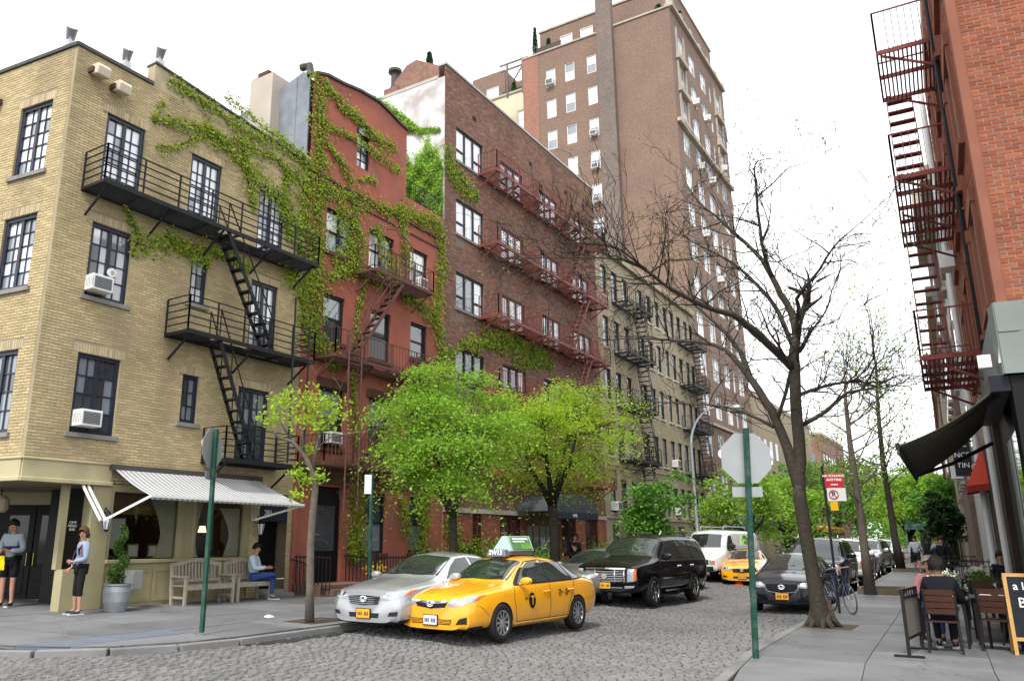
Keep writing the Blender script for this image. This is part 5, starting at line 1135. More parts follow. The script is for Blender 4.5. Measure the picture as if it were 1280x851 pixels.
def sedan(label, cat, group, col, name, face, black=False, glass=CGL, handles=None, trim=None):
    c = Car('sedan', SED, 4.8, 2.78, .33, 1.82, label, cat, group, col, name, front_ax=1.42)
    c.decal('windscreen', [(.98, -.70), (1.10, -.35), (1.13, 0), (1.10, .35), (.98, .70)], [(.26, -.55), (.31, -.28), (.33, 0), (.31, .28), (.26, .55)], glass, 'top', n=14, k=8)
    c.decal('rear_window', [(-1.62, -.56), (-1.68, 0), (-1.62, .56)], [(-1.0, -.48), (-.98, 0), (-1.0, .48)], glass, 'top', n=8, k=5)
    for ax in ('side', 'sider'):
        c.decal('window_surround', [(-1.72, .99), (-1.2, .965), (0, .95), (.95, .935)], [(-1.52, 1.12), (-1.1, 1.325), (-.25, 1.39), (.2, 1.36), (.55, 1.2), (.90, .985)], PLAST if trim is None else trim, ax, n=26, k=6, off=.003)
        c.decal('door_glass', [(-.23, .975), (.82, .962)], [(-.21, 1.36), (.17, 1.335), (.45, 1.21), (.70, 1.04)], glass, ax, n=10, k=5, off=.009)
        c.decal('door_glass', [(-1.2, .985), (-.31, .977)], [(-1.02, 1.305), (-.29, 1.36)], glass, ax, n=8, k=5, off=.009)
        c.decal('quarter_glass', [(-1.62, 1.01), (-1.26, .988)], [(-1.42, 1.13), (-1.09, 1.285)], glass, ax, n=4, k=4, off=.009)
        for pts in ([(.98, .93), (1.02, .7), (.93, .32)], [(-.27, .95), (-.26, .6), (-.25, .32)], [(-1.28, .97), (-1.12, .72), (-.98, .50), (-.95, .34)], [(-.95, .31), (.93, .31)]): c.line('door_seam', pts, ax)
        for hx in (-.12, -1.08):
            h, nn = c.cast((hx, .80), ax); mb = MB(); mb.tube([h+V(-.1, 0, 0), h+V(-.07, nn.y*.035, .0), h+V(.07, nn.y*.035, .0), h+V(.1, 0, 0)], .016, 7); mb.build('door_handle', handles or col, c.root)
        c.decal('side_skirt', [(-.95, .235), (1.0, .235)], [(-.95, .3), (1.0, .3)], col, ax, n=8, k=2, off=.02)
    for ax in ('side', 'sider'): c.line('bumper_seam', [(2.12, .66), (1.98, .6), (1.83, .48)], ax, w=.004)
    c.line('bonnet_seam', [(.95, .69), (1.6, .68), (2.05, .6)], 'top', w=.004); c.line('bonnet_seam', [(.95, -.69), (1.6, -.68), (2.05, -.6)], 'top', w=.004)
    c.pair('headlight', [(.38, .645), (.55, .635), (.69, .665), (.81, .72)], [(.39, .715), (.55, .755), (.70, .80), (.83, .82)], HLENS, off=.006, n=10, k=4)
    c.pair('turn_signal', [(.785, .72), (.825, .745)], [(.80, .805), (.835, .82)], AMBER, off=.009, n=3, k=2)
    for yy in (.50, .66): c.pair('lamp_bulb', [(yy-.045, .69), (yy+.045, .70)], [(yy-.04, .745), (yy+.045, .765)], CHROME, off=.011, n=4, k=3)
    c.pair('tail_light', [(.42, .76), (.72, .74)], [(.42, .88), (.73, .87)], REDL, 'rear', off=.006, n=6, k=3)
    c.decal('rear_bumper', [(-.6, .3), (.6, .3)], [(-.6, .42), (.6, .42)], PLAST, 'rear', n=6, k=2)
    if face == 'new':
        c.decal('grille', [(-.32, .62), (0, .59), (.32, .62)], [(-.38, .705), (0, .72), (.38, .705)], BLACK, 'front', off=.006, n=12, k=3)
        c.decal('grille_bar', [(-.38, .695), (-.12, .675), (0, .66), (.12, .675), (.38, .695)], [(-.39, .722), (-.12, .722), (0, .726), (.12, .722), (.39, .722)], CHROME, 'front', off=.014, n=14, k=2)
        c.decal('lower_grille', [(-.44, .335), (.44, .335)], [(-.47, .42), (.47, .42)], PLAST, 'front', off=.005, n=10, k=3)
        for z in (.352, .374, .396): c.decal('grille_slat', [(-.45, z), (.45, z)], [(-.45, z+.009), (.45, z+.009)], col, 'front', off=.012, n=8, k=1)
        c.pair('fog_recess', [(.56, .345), (.76, .36)], [(.64, .44), (.76, .475)], PLAST, off=.006, n=5, k=3)
    else:
        c.decal('grille', [(-.33, .565), (0, .54), (.33, .565)], [(-.38, .70), (0, .72), (.38, .70)], BLACK, 'front', off=.005, n=12, k=3)
        for z in (.575, .61, .645, .68): c.decal('grille_bar', [(-.35, z), (0, z-.012), (.35, z)], [(-.35, z+.014), (0, z+.002), (.35, z+.014)], CHROME if face != 'dark' else PLAST, 'front', off=.013, n=12, k=1)
        if face == 'dark': c.decal('grille_frame', [(-.43, .67), (-.34, .535), (0, .505), (.34, .535), (.43, .67)], [(-.41, .68), (-.32, .55), (0, .52), (.32, .55), (.41, .68)], CHROME, 'front', off=.012, n=16, k=1)
        c.decal('lower_grille', [(-.34, .33), (.34, .33)], [(-.36, .415), (.36, .415)], PLAST, 'front', off=.005, n=8, k=3)
        c.pair('fog_recess', [(.56, .37), (.74, .38)], [(.60, .44), (.75, .455)], PLAST, off=.006, n=5, k=3)
    mb = MB(); h, nn = c.cast((0, .675 if face == 'new' else .655), 'front'); pts = [h+V(.03, .075*math.cos(t), .05*math.sin(t)) for t in np.linspace(0, 2*math.pi, 19)]; mb.tube(pts, .011, 6, cap=False); mb.tube([h+V(.03, .035*math.cos(t), .048*math.sin(t)) for t in np.linspace(0, 2*math.pi, 13)], .009, 6, cap=False); mb.tube([h+V(.03, .055*math.cos(t), .012+.03*math.sin(t)) for t in np.linspace(0, 2*math.pi, 13)], .008, 6, cap=False); mb.build('emblem', CHROME, c.root)
    c.mirror(.78, .88, 1.0, col)
    c.wheels('a', 10, .64)
    mb = MB()
    for y in (-.3, .35): mb.tube([c.cast((1.06, y), 'top')[0]+V(0, 0, .012), c.cast((.92, y+.45 if y < 0 else y+.2), 'top')[0]+V(0, 0, .015)], .01, 5)
    mb.build('wiper', PLAST, c.root)
    return c
def to_world(c): pass
YEL = paint('taxi_yellow', (.80, .36, .012)); SIL = paint('silver', (.43, .44, .46), .55, .3); BLKP = paint('black', (.005, .005, .006), 0, .14, .12); NAVP = paint('dark_navy', (.005, .007, .013), 0, .14, .15)
for p_ in (BLKP, NAVP): p_.node_tree.nodes['Principled BSDF'].inputs['Specular IOR Level'].default_value = .4
WHP = paint('white', (.7, .7, .7)); GRYP = paint('grey', (.2, .21, .22), .4, .3)
# yellow cab, foreground
tx = sedan('yellow taxi cab with a roof advertisement, leading the traffic', 'taxi', 'yellow cabs', YEL, 'taxi', 'new')
tx.plate(0, 0, .40, PLW)
hd, nn = tx.cast((.55, .66), 'side')
TC = .62, .665
def disc_side(c, x, z, r, ax, m, name, off=.006):
    h, nn = c.cast((x, z), ax); sy = 1 if ax == 'side' else -1; mb = MB(); pts = []
    for t in np.linspace(0, 2*math.pi, 25)[:-1]: q, n_ = c.cast((x+r*math.cos(t), z+r*1.25*math.sin(t)), ax); pts.append(q+n_*off)
    mb.poly(pts); mb.prism(pts, (0, -.012*sy, 0)); return mb.build(name, m, c.root)
for ax, sy in (('side', 1), ('sider', -1)):
    disc_side(tx, .42, .66, .115, ax, BLACK, 'logo_disc'); h, _ = tx.cast((.42, .66), ax); text_mesh('T', .22, 'logo_letter', YEL, tx.root, (h.x, h.y+.012*sy, h.z-.005), (-sy, 0, 0), (0, 0, 1), bold=.008)
    h, _ = tx.cast((.62, .70), ax); text_mesh('NYC', .055, 'lettering', BLACK, tx.root, (h.x, h.y+.008*sy, h.z), (-sy, 0, 0), (0, 0, 1))
    for xx in (-.62, -.88):
        h, _ = tx.cast((xx, .76), ax); mb = MB(); mb.tube([h+V(.045*math.cos(t), .008*sy, .055*math.sin(t)) for t in np.linspace(.6, 5.9, 12)], .008, 5); mb.tube([h+V(.0, .008*sy, -.01), h+V(.04, .008*sy, -.01)], .008, 5); mb.tube([h+V(-.07, .008*sy, 0), h+V(-.15, .008*sy, .01)], .006, 5); mb.build('fleet_mark', BLACK, tx.root)
# roof signs
mb = MB(); mb.hexa([(.36, -.24, 1.44), (.36, .24, 1.44), (.18, .24, 1.45), (.18, -.24, 1.45), (.32, -.2, 1.58), (.32, .2, 1.58), (.2, .2, 1.58), (.2, -.2, 1.58)]); rs = mb.build('roof_number_box', mat('grey_sign_plastic', (.12, .13, .16), .4), tx.root, bevel=.015); WL[rs.name] = Vector((0, 0, 0))
text_mesh('2W13', .13, 'lettering', WHITEP, rs, (.355, 0, 1.515), (0, 1, 0), (-.27, 0, 1), bold=.004)
mb = MB(); mb.box(-.72, .16, -.22, .22, 1.47, 1.55); mb.build('advert_base', mat('grey_sign_plastic', (0, 0, 0)), tx.root, bevel=.01)
SGN = mat('advert_shell', (.32, .42, .4), .3); mb = MB(); mb.prism([(.12, -.24, 1.55), (.12, .24, 1.55), (.03, .06, 1.84), (.03, -.06, 1.84)], (-.84, 0, 0)); ad = mb.build('roof_advert', SGN, tx.root); WL[ad.name] = Vector((0, 0, 0))
PIC = mat('advert_print', (.05, .17, .04), .3, var=.6, vs=7)
for sy in (1, -1):
    mb = MB(); q = [(.06, .236*sy, 1.575), (-.68, .236*sy, 1.575), (-.72, .085*sy, 1.82), (-.03, .085*sy, 1.82)]; mb.poly([(x, y+.006*sy, z+.003) for x, y, z in q]); mb.build('advert_picture', PIC, ad)
    mb = MB(); q = [(-.06, .119*sy, 1.765), (-.66, .119*sy, 1.765), (-.66, .1*sy, 1.8), (-.06, .1*sy, 1.8)]; mb.poly([(x, y+.012*sy, z) for x, y, z in q]); q = [(-.06, .143*sy, 1.72), (-.5, .143*sy, 1.72), (-.5, .13*sy, 1.745), (-.06, .13*sy, 1.745)]; mb.poly([(x, y+.012*sy, z) for x, y, z in q]); mb.build('advert_band', WHITEP, ad, kind='stuff')
    mb = MB(); r_ = random.Random(3)
    for i in range(40):
        x = -.3-.38*r_.random(); hh = r_.uniform(.05, .16); w_ = .012; z0, z1 = 1.58, 1.58+hh; yf = lambda z: (.236-(z-1.575)*.62)*sy+.013*sy
        mb.poly([(x-w_, yf(z0), z0), (x+w_, yf(z0), z0), (x+r_.uniform(-.03, .03), yf(z1), z1)])
    mb.build('advert_grass', mat('grass_print', (.18, .5, .04), .4), ad, kind='stuff')
mb = MB(); mb.lathe((.98, .12, .93), [(.03, 0), (.05, .05), (.0, .08)], 8); mb.build('dash_flower', mat('orange_toy', (.7, .3, .03), .7), tx.root)
tx.at(-8.38, 14.5, rad(-90-4.5)); tx.root.scale = (.975, .98, 1)
# silver saloon by the kerb
sv = sedan('silver saloon car parked at the left kerb before the red house', 'car', 'cars', SIL, 'parked_car', 'old', trim=CHROME); sv.plate(0, 0, .40, PLY); sv.at(-9.85, 14.15, rad(-90-0)); sv.root.scale = (.95, .98, .99)
# dark car right kerb
bk = sedan('black saloon car parked at the right kerb behind the bare tree', 'car', 'cars', NAVP, 'parked_car', 'dark'); bk.plate(0, 0, .43, PLY); bk.at(-4.85, 24.5, rad(-90+2.6))
# second cab further back
t2 = dup(sv.root, (-9.0, 36.0, 0), rad(-90+8), 'yellow taxi cab farther back between the white van and black saloon', 'yellow cabs'); t2.name = 'taxi'
t2['category'] = 'taxi'
def recolour(root, old, new):
    for o in [root]+list(root.children_recursive):
        if o.type == 'MESH':
            for sl_ in o.material_slots:
                if sl_.material == old: sl_.link = 'OBJECT'; sl_.material = new
recolour(t2, SIL, YEL)
mb = MB(); mb.hexa([(-.25, -.5, 1.46), (.15, -.5, 1.46), (.15, .5, 1.46), (-.25, .5, 1.46), (-.2, -.45, 1.62), (.1, -.45, 1.62), (.1, .45, 1.62), (-.2, .45, 1.62)]); o = mb.build('roof_sign', mat('grey_sign_plastic', (0, 0, 0)), None, bevel=.02); o.parent = t2
# SUV
SUVK = [
 (-2.62, .55, .60, .60, .80, .80, .86, 1.10, .86, 1.45, .72, 1.50),
 (-2.56, .42, .70, .52, .90, .80, .96, 1.15, .95, 1.72, .70, 1.78),
 (-2.45, .38, .76, .50, .95, .80, .99, 1.17, .985, 1.80, .72, 1.86),
 (-1.8, .36, .78, .48, .97, .80, 1.0, 1.18, .99, 1.83, .74, 1.89),
 (-.5, .36, .78, .46, .97, .80, 1.0, 1.18, .99, 1.84, .745, 1.91),
 (.45, .36, .78, .46, .97, .80, 1.0, 1.17, .99, 1.80, .74, 1.87),
 (.85, .36, .78, .46, .97, .80, 1.0, 1.17, .99, 1.56, .76, 1.64),
 (1.22, .36, .78, .46, .97, .80, 1.0, 1.16, .985, 1.27, .80, 1.31),
 (1.7, .36, .78, .46, .97, .80, 1.0, 1.12, .975, 1.19, .78, 1.225),
 (2.2, .36, .76, .46, .95, .80, .98, 1.08, .95, 1.14, .76, 1.175),
 (2.45, .36, .74, .44, .92, .75, .94, 1.03, .90, 1.09, .72, 1.12),
 (2.55, .38, .70, .44, .87, .70, .89, .98, .84, 1.02, .68, 1.04),
 (2.62, .42, .60, .46, .76, .66, .78, .90, .74, .94, .60, .95)]
def suv(label, group, col, name, caddy=True):
    c = Car('suv', SUVK, 5.24, 3.0, .40, 2.0, label, 'car', group, col, name, front_ax=1.62, arch=1.1)
    c.decal('windscreen', [(1.16, -.80), (1.24, -.4), (1.26, 0), (1.24, .4), (1.16, .80)], [(.52, -.70), (.55, 0), (.52, .70)], CGL, 'top', n=14, k=7)
    c.decal('rear_window', [(-.75, 1.2), (.75, 1.2)], [(-.62, 1.68), (.62, 1.68)], CGL, 'rear', n=8, k=4)
    for ax in ('side', 'sider'):
        for a, b in (([(-.32, 1.2), (1.05, 1.2)], [(-.3, 1.72), (.38, 1.70), (.72, 1.45)]), ([(-1.3, 1.2), (-.4, 1.2)], [(-1.25, 1.72), (-.38, 1.72)]), ([(-2.4, 1.21), (-1.4, 1.2)], [(-2.3, 1.70), (-1.35, 1.72)])): c.decal('side_window', a, b, CGL, ax, n=8, k=5, off=.006)
        for pts in ([(1.15, 1.18), (1.2, .9), (1.1, .5)], [(-.36, 1.75), (-.36, 1.2), (-.35, .5)], [(-1.35, 1.75), (-1.33, 1.1), (-1.0, .7), (-.95, .5)]): c.line('door_seam', pts, ax)
        c.decal('chrome_strip', [(-.95, .70), (1.05, .70)], [(-.95, .735), (1.05, .735)], CHROME, ax, n=6, k=1, off=.012)
        c.decal('window_trim', [(-2.4, 1.165), (1.1, 1.165)], [(-2.4, 1.195), (1.1, 1.195)], CHROME, ax, n=10, k=1, off=.008)
        for hx in (-.15, -1.15):
            h, nn = c.cast((hx, 1.02), ax); mb = MB(); mb.tube([h+V(-.11, 0, 0), h+V(-.08, nn.y*.04, 0), h+V(.08, nn.y*.04, 0), h+V(.11, 0, 0)], .022, 7); mb.build('door_handle', CHROME, c.root)
        sy = 1 if ax == 'side' else -1; mb = MB(); mb.bar((-1.0, sy*1.0, .4), (1.1, sy*1.0, .4), .16, .05); mb.build('running_board', CHROME, c.root)
        mb = MB(); mb.tube([(-2.2, sy*.66, 1.85), (-2.1, sy*.66, 1.95), (.2, sy*.66, 1.96), (.35, sy*.66, 1.88)], .022, 6); mb.build('roof_rail', CHROME, c.root)
    c.decal('grille', [(-.50, .66), (-.2, .625), (0, .62), (.2, .625), (.50, .66)], [(-.58, .98), (0, .985), (.58, .98)], BLACK, 'front', off=.008, n=10, k=4)
    for i in range(5):
        z = .68+i*.06; w_ = .51+i*.014; c.decal('grille_bar', [(-w_, z), (0, z-.02), (w_, z)], [(-w_, z+.026), (0, z+.006), (w_, z+.026)], CHROME, 'front', off=.022, n=10, k=1)
    for yy in (-.56, -.29, .29, .56): c.decal('grille_upright', [(yy-.012, .655), (yy+.012, .655)], [(yy-.012, .97), (yy+.012, .97)], CHROME, 'front', off=.024, n=1, k=4)
    c.decal('grille_header', [(-.58, .965), (0, .97), (.58, .965)], [(-.58, 1.0), (0, 1.005), (.58, 1.0)], CHROME, 'front', off=.02, n=10, k=1)
    mb = MB(); h, nn = c.cast((0, .80), 'front'); mb.prism([h+V(.03, y, z) for y, z in ((0, -.09), (.08, -.02), (.08, .05), (0, .08), (-.08, .05), (-.08, -.02))], (.03, 0, 0)); mb.build('crest_emblem', mat('crest', (.75, .72, .68), .2, 1.), c.root)
    c.pair('headlight', [(.64, .66), (.82, .68)], [(.66, .985), (.84, .99)], HLENS, off=.008, n=5, k=6); c.pair('turn_signal', [(.80, .68), (.86, .70)], [(.81, .985), (.87, .985)], AMBER, off=.012, n=2, k=4)
    c.decal('bumper_intake', [(-.75, .42), (.75, .42)], [(-.75, .50), (.75, .50)], PLAST, 'front', off=.004, n=8, k=2); c.decal('bumper_trim', [(-.5, .505), (.5, .505)], [(-.5, .525), (.5, .525)], CHROME, 'front', off=.01, n=8, k=1)
    c.pair('fog_lamp', [(.56, .50), (.80, .52)], [(.56, .56), (.82, .57)], HLENS, off=.01, n=4, k=2)
    c.pair('tail_light', [(.78, .95), (.87, .95)], [(.78, 1.6), (.84, 1.6)], REDL, 'rear', off=.006, n=3, k=5)
    c.mirror(1.05, 1.0, 1.27, col, .13); c.wheels('s', 7, .68, .25, rimm=CHROME); return c
su = suv('big black luxury utility vehicle with a chrome grille in the traffic', 'cars', BLKP, 'sport_utility_vehicle'); su.plate(0, 0, .56, PLY); su.at(-8.85, 23.5, rad(-90-3))
# van
VANK = [
 (-2.8, .50, .70, .55, .85, .9, .92, 1.2, .92, 1.9, .80, 1.96),
 (-2.7, .38, .78, .46, .93, .9, .98, 1.25, .98, 2.02, .82, 2.08),
 (-1.5, .36, .80, .46, .96, .9, 1.0, 1.25, .99, 2.05, .84, 2.12),
 (.6, .36, .80, .46, .96, .9, 1.0, 1.22, .99, 2.05, .84, 2.12),
 (1.15, .36, .80, .46, .96, .9, 1.0, 1.2, .99, 1.96, .82, 2.04),
 (1.75, .36, .80, .46, .96, .9, 1.0, 1.16, .985, 1.36, .85, 1.42),
 (2.1, .36, .80, .46, .95, .85, .985, 1.08, .96, 1.18, .82, 1.22),
 (2.5, .38, .78, .46, .92, .78, .95, 1.0, .91, 1.08, .76, 1.11),
 (2.7, .40, .72, .48, .86, .72, .88, .92, .84, .98, .70, 1.0),
 (2.8, .46, .60, .50, .74, .68, .76, .86, .72, .90, .60, .91)]
vn = Car('van', VANK, 5.6, 3.5, .37, 2.0, 'white delivery van with green rings on its side behind the black vehicle', 'van', None, WHP, 'delivery_van', front_ax=1.85)
vn.decal('windscreen', [(1.78, -.86), (1.86, 0), (1.78, .86)], [(1.2, -.78), (1.24, 0), (1.2, .78)], CGL, 'top', n=10, k=6)
for ax in ('side', 'sider'):
    vn.decal('side_window', [(.8, 1.25), (1.62, 1.22)], [(.82, 1.85), (1.1, 1.85), (1.5, 1.42)], CGL, ax, n=8, k=5)
    for pts in ([(.7, 2.0), (.7, 1.2), (.7, .5)], [(1.75, 1.2), (1.7, .8), (1.6, .5)], [(-.9, 2.0), (-.9, .5)]): vn.line('door_seam', pts, ax)
    sy = 1 if ax == 'side' else -1
    for k_, r in enumerate((.16, .36, .56)):
        mb = MB(); P_ = []
        for t in np.linspace(0, 2*math.pi, 31): q, n_ = vn.cast((-.75+r*1.0*math.cos(t), 1.22+r*1.15*math.sin(t)), ax); P_.append(q)
        mb.tube(P_, .05 if k_ else .09, 6, cap=False); mb.v = [(a, (b if abs(b) < 10 else b), c_) for a, b, c_ in mb.v]; mb.build('green_ring', mat('green_vinyl', (.16, .42, .07), .5), vn.root)
vn.decal('grille', [(-.55, .68), (.55, .68)], [(-.55, .88), (.55, .88)], PLAST, 'front', n=8, k=3); vn.pair('headlight', [(.58, .68), (.74, .69)], [(.58, .86), (.74, .86)], HLENS, n=4, k=3, off=.008); vn.pair('turn_signal', [(.70, .69), (.80, .70)], [(.70, .86), (.79, .86)], AMBER, n=2, k=3, off=.011)
vn.decal('bumper', [(-.72, .46), (.72, .46)], [(-.75, .62), (.75, .62)], PLAST, 'front', off=.03, n=8, k=2); vn.mirror(1.55, 1.0, 1.4, PLAST, .15); vn.wheels('v', 8, .6, .22)
for y in (-.5, .5): mb = MB(); mb.tube([(-2.3, y, 2.13), (-2.2, y, 2.24), (.6, y, 2.24), (.7, y, 2.12)], .02, 6); mb.build('roof_rack', STEEL, vn.root)
vn.at(-10.4, 36.8, rad(-90-4))
# parked and moving cars farther off, from the same bodies
rk = lambda y: curb_x(y)-1.15
CARS = [(su.root, BLKP, WHP, rk(39), 39.5, 'white utility vehicle parked third along the right kerb'), (su.root, BLKP, BLKP, rk(33)+.0, 32.2, 'black utility vehicle parked second along the right kerb behind the saloon'), (sv.root, SIL, GRYP, rk(45), 45.2, 'grey saloon parked fourth along the right kerb'), (su.root, BLKP, SIL, rk(51), 51.2, 'silver utility vehicle parked fifth along the right kerb'), (sv.root, SIL, BLKP, rk(58), 57.5, 'black saloon parked near the third pavement tree on the right'),
 (sv.root, SIL, GRYP, -9.95, 22.8, 'grey car at the left kerb half hidden behind the taxi'), (sv.root, SIL, BLKP, -10.0, 28.6, 'black car at the left kerb beyond the taxi roof'), (sv.root, SIL, BLKP, -8.3, 44, 'dark saloon following the second yellow cab'), (sv.root, SIL, WHP, -7.6, 58, 'white saloon far down the middle of the street'), (sv.root, SIL, YEL, -7.3, 70, 'yellow cab very far down the street'), (su.root, BLKP, GRYP, -11.6, 60, 'grey utility vehicle far along the left kerb'), (sv.root, SIL, NAVP, -12.2, 70, 'dark saloon farthest along the left kerb'), (su.root, BLKP, WHP, rk(65), 64, 'white utility vehicle far along the right kerb'), (sv.root, SIL, SIL, rk(72), 71, 'silver saloon farthest along the right kerb')]
for src, old, new, x, y, lab in CARS:
    c = dup(src, (x, y, gz(x)), rad(-90+2.6 if x > -6 else -91), lab, 'cars'); 
    if new is YEL: c.name = 'taxi'; c['category'] = 'taxi'; c['group'] = 'yellow cabs'
    if old is not new: recolour(c, old, new)
cb2 = dup(sv.root, (2.6, 100, 0), rad(180), 'orange cab crossing at the far end of the right pavement', 'yellow cabs'); recolour(cb2, SIL, YEL); cb2.name = 'taxi'; cb2['category'] = 'taxi'
# school bus
bs_ = thing('school_bus', (-13.5, 78, 0), 'yellow school bus far down the street under green trees', 'bus'); BY = paint('bus_yellow', (.75, .33, .02))
mb = MB(); mb.box(-14.7, -12.3, 78, 87, .5, 3.0); mb.build('body', BY, bs_, bevel=.15); mb = MB(); mb.box(-14.5, -12.5, 76.8, 78.1, .5, 1.6); mb.build('bonnet', BY, bs_, bevel=.1)
mb = MB(); mb.box(-14.4, -12.6, 77.96, 77.99, 1.75, 2.6); mb.build('windscreen', CGL, bs_); mb = MB()
for y in np.arange(79, 86.5, 1.1): mb = MB(); mb.box(-12.29, -12.27, y, y+.9, 1.8, 2.5); mb.build('window', CGL, bs_)
mb = MB(); mb.box(-14.3, -12.7, 77.9, 77.98, 2.68, 2.92); mb.build('sign_box', AMBER, bs_)
for y in (77.6, 85): 
    for x in (-14.5, -12.5): mb = MB(); mb.tube([(x-.12, y, .48), (x+.12, y, .48)], .48, 18); mb.build('wheel', TYRE, bs_)
# ------------------------------------------------------------------ trees and ivy
def leaf_mat(name, col, var=.35, tr=.35):
    m = mat(name, col, .55, isl=var, var=.18, vs=.9); t = m.node_tree; N = t.nodes; L = t.links; b = N['Principled BSDF']
    tl = N.new('ShaderNodeBsdfTranslucent'); mx = N.new('ShaderNodeMixShader'); mx.inputs[0].default_value = tr
    src = b.inputs['Base Color'].links[0].from_socket
    L.new(src, tl.inputs[0]); L.new(b.outputs[0], mx.inputs[1]); L.new(tl.outputs[0], mx.inputs[2]); L.new(mx.outputs[0], N['Material Output'].inputs[0]); return m
BARK = mat('grey_bark', (.06, .05, .04), .95, var=.75, vs=16, bump=1., bs=26, dirt=.4, ds=2.5, dcol=(.05, .055, .025))
BARKD = mat('dark_bark', (.03, .025, .021), .95, var=.4, vs=7, bump=.8, bs=20)
BARKL = mat('pale_bark', (.15, .125, .1), .95, var=.4, vs=7, bump=.7, bs=22)
LM_A = leaf_mat('spring_leaf', (.26, .44, .05), .3, .5); LM_B = leaf_mat('yellow_green_leaf', (.36, .52, .045), .3, .5); LM_C = leaf_mat('mid_green_leaf', (.11, .27, .035)); LM_D = leaf_mat('olive_leaf', (.15, .19, .03))
LM_I = leaf_mat('ivy_leaf', (.28, .38, .035), .35); LM_R = leaf_mat('young_ivy_leaf', (.34, .31, .035), .35); LM_DK = leaf_mat('dark_ivy_leaf', (.075, .15, .03), .4); LM_W = leaf_mat('bright_creeper_leaf', (.22, .40, .035), .35)
EVER = leaf_mat('evergreen_leaf', (.03, .075, .025), .35, .15)
def twig(mb, p, d, L_, r, lev, R_, tips=None, up=.15, droop=0):
    """a thin branch that wanders and forks"""
    n = 4 if lev > 0 else 3; pts = [Vector(p)]; d = Vector(d).normalized()
    for i in range(n):
        d = (d+Vector((R_.gauss(0, .22), R_.gauss(0, .22), R_.gauss(up*.4, .2)-droop))).normalized(); pts.append(pts[-1]+d*L_/n)
    mb.tube(pts, [max(.0042, r*(1-i/(n+.6))) for i in range(n+1)], 5 if r > .012 else 3, cap=False)
    if tips is not None: tips.append(pts[-1])
    if lev > 0:
        for k in range(R_.randint(2, 4)):
            i = R_.randint(1, n); ax = Vector((R_.gauss(0, 1), R_.gauss(0, 1), R_.gauss(.3, .8))).normalized()
            twig(mb, pts[i], (d+ax*.9).normalized(), L_*R_.uniform(.4, .7), r*.55, lev-1, R_, tips, up, droop)
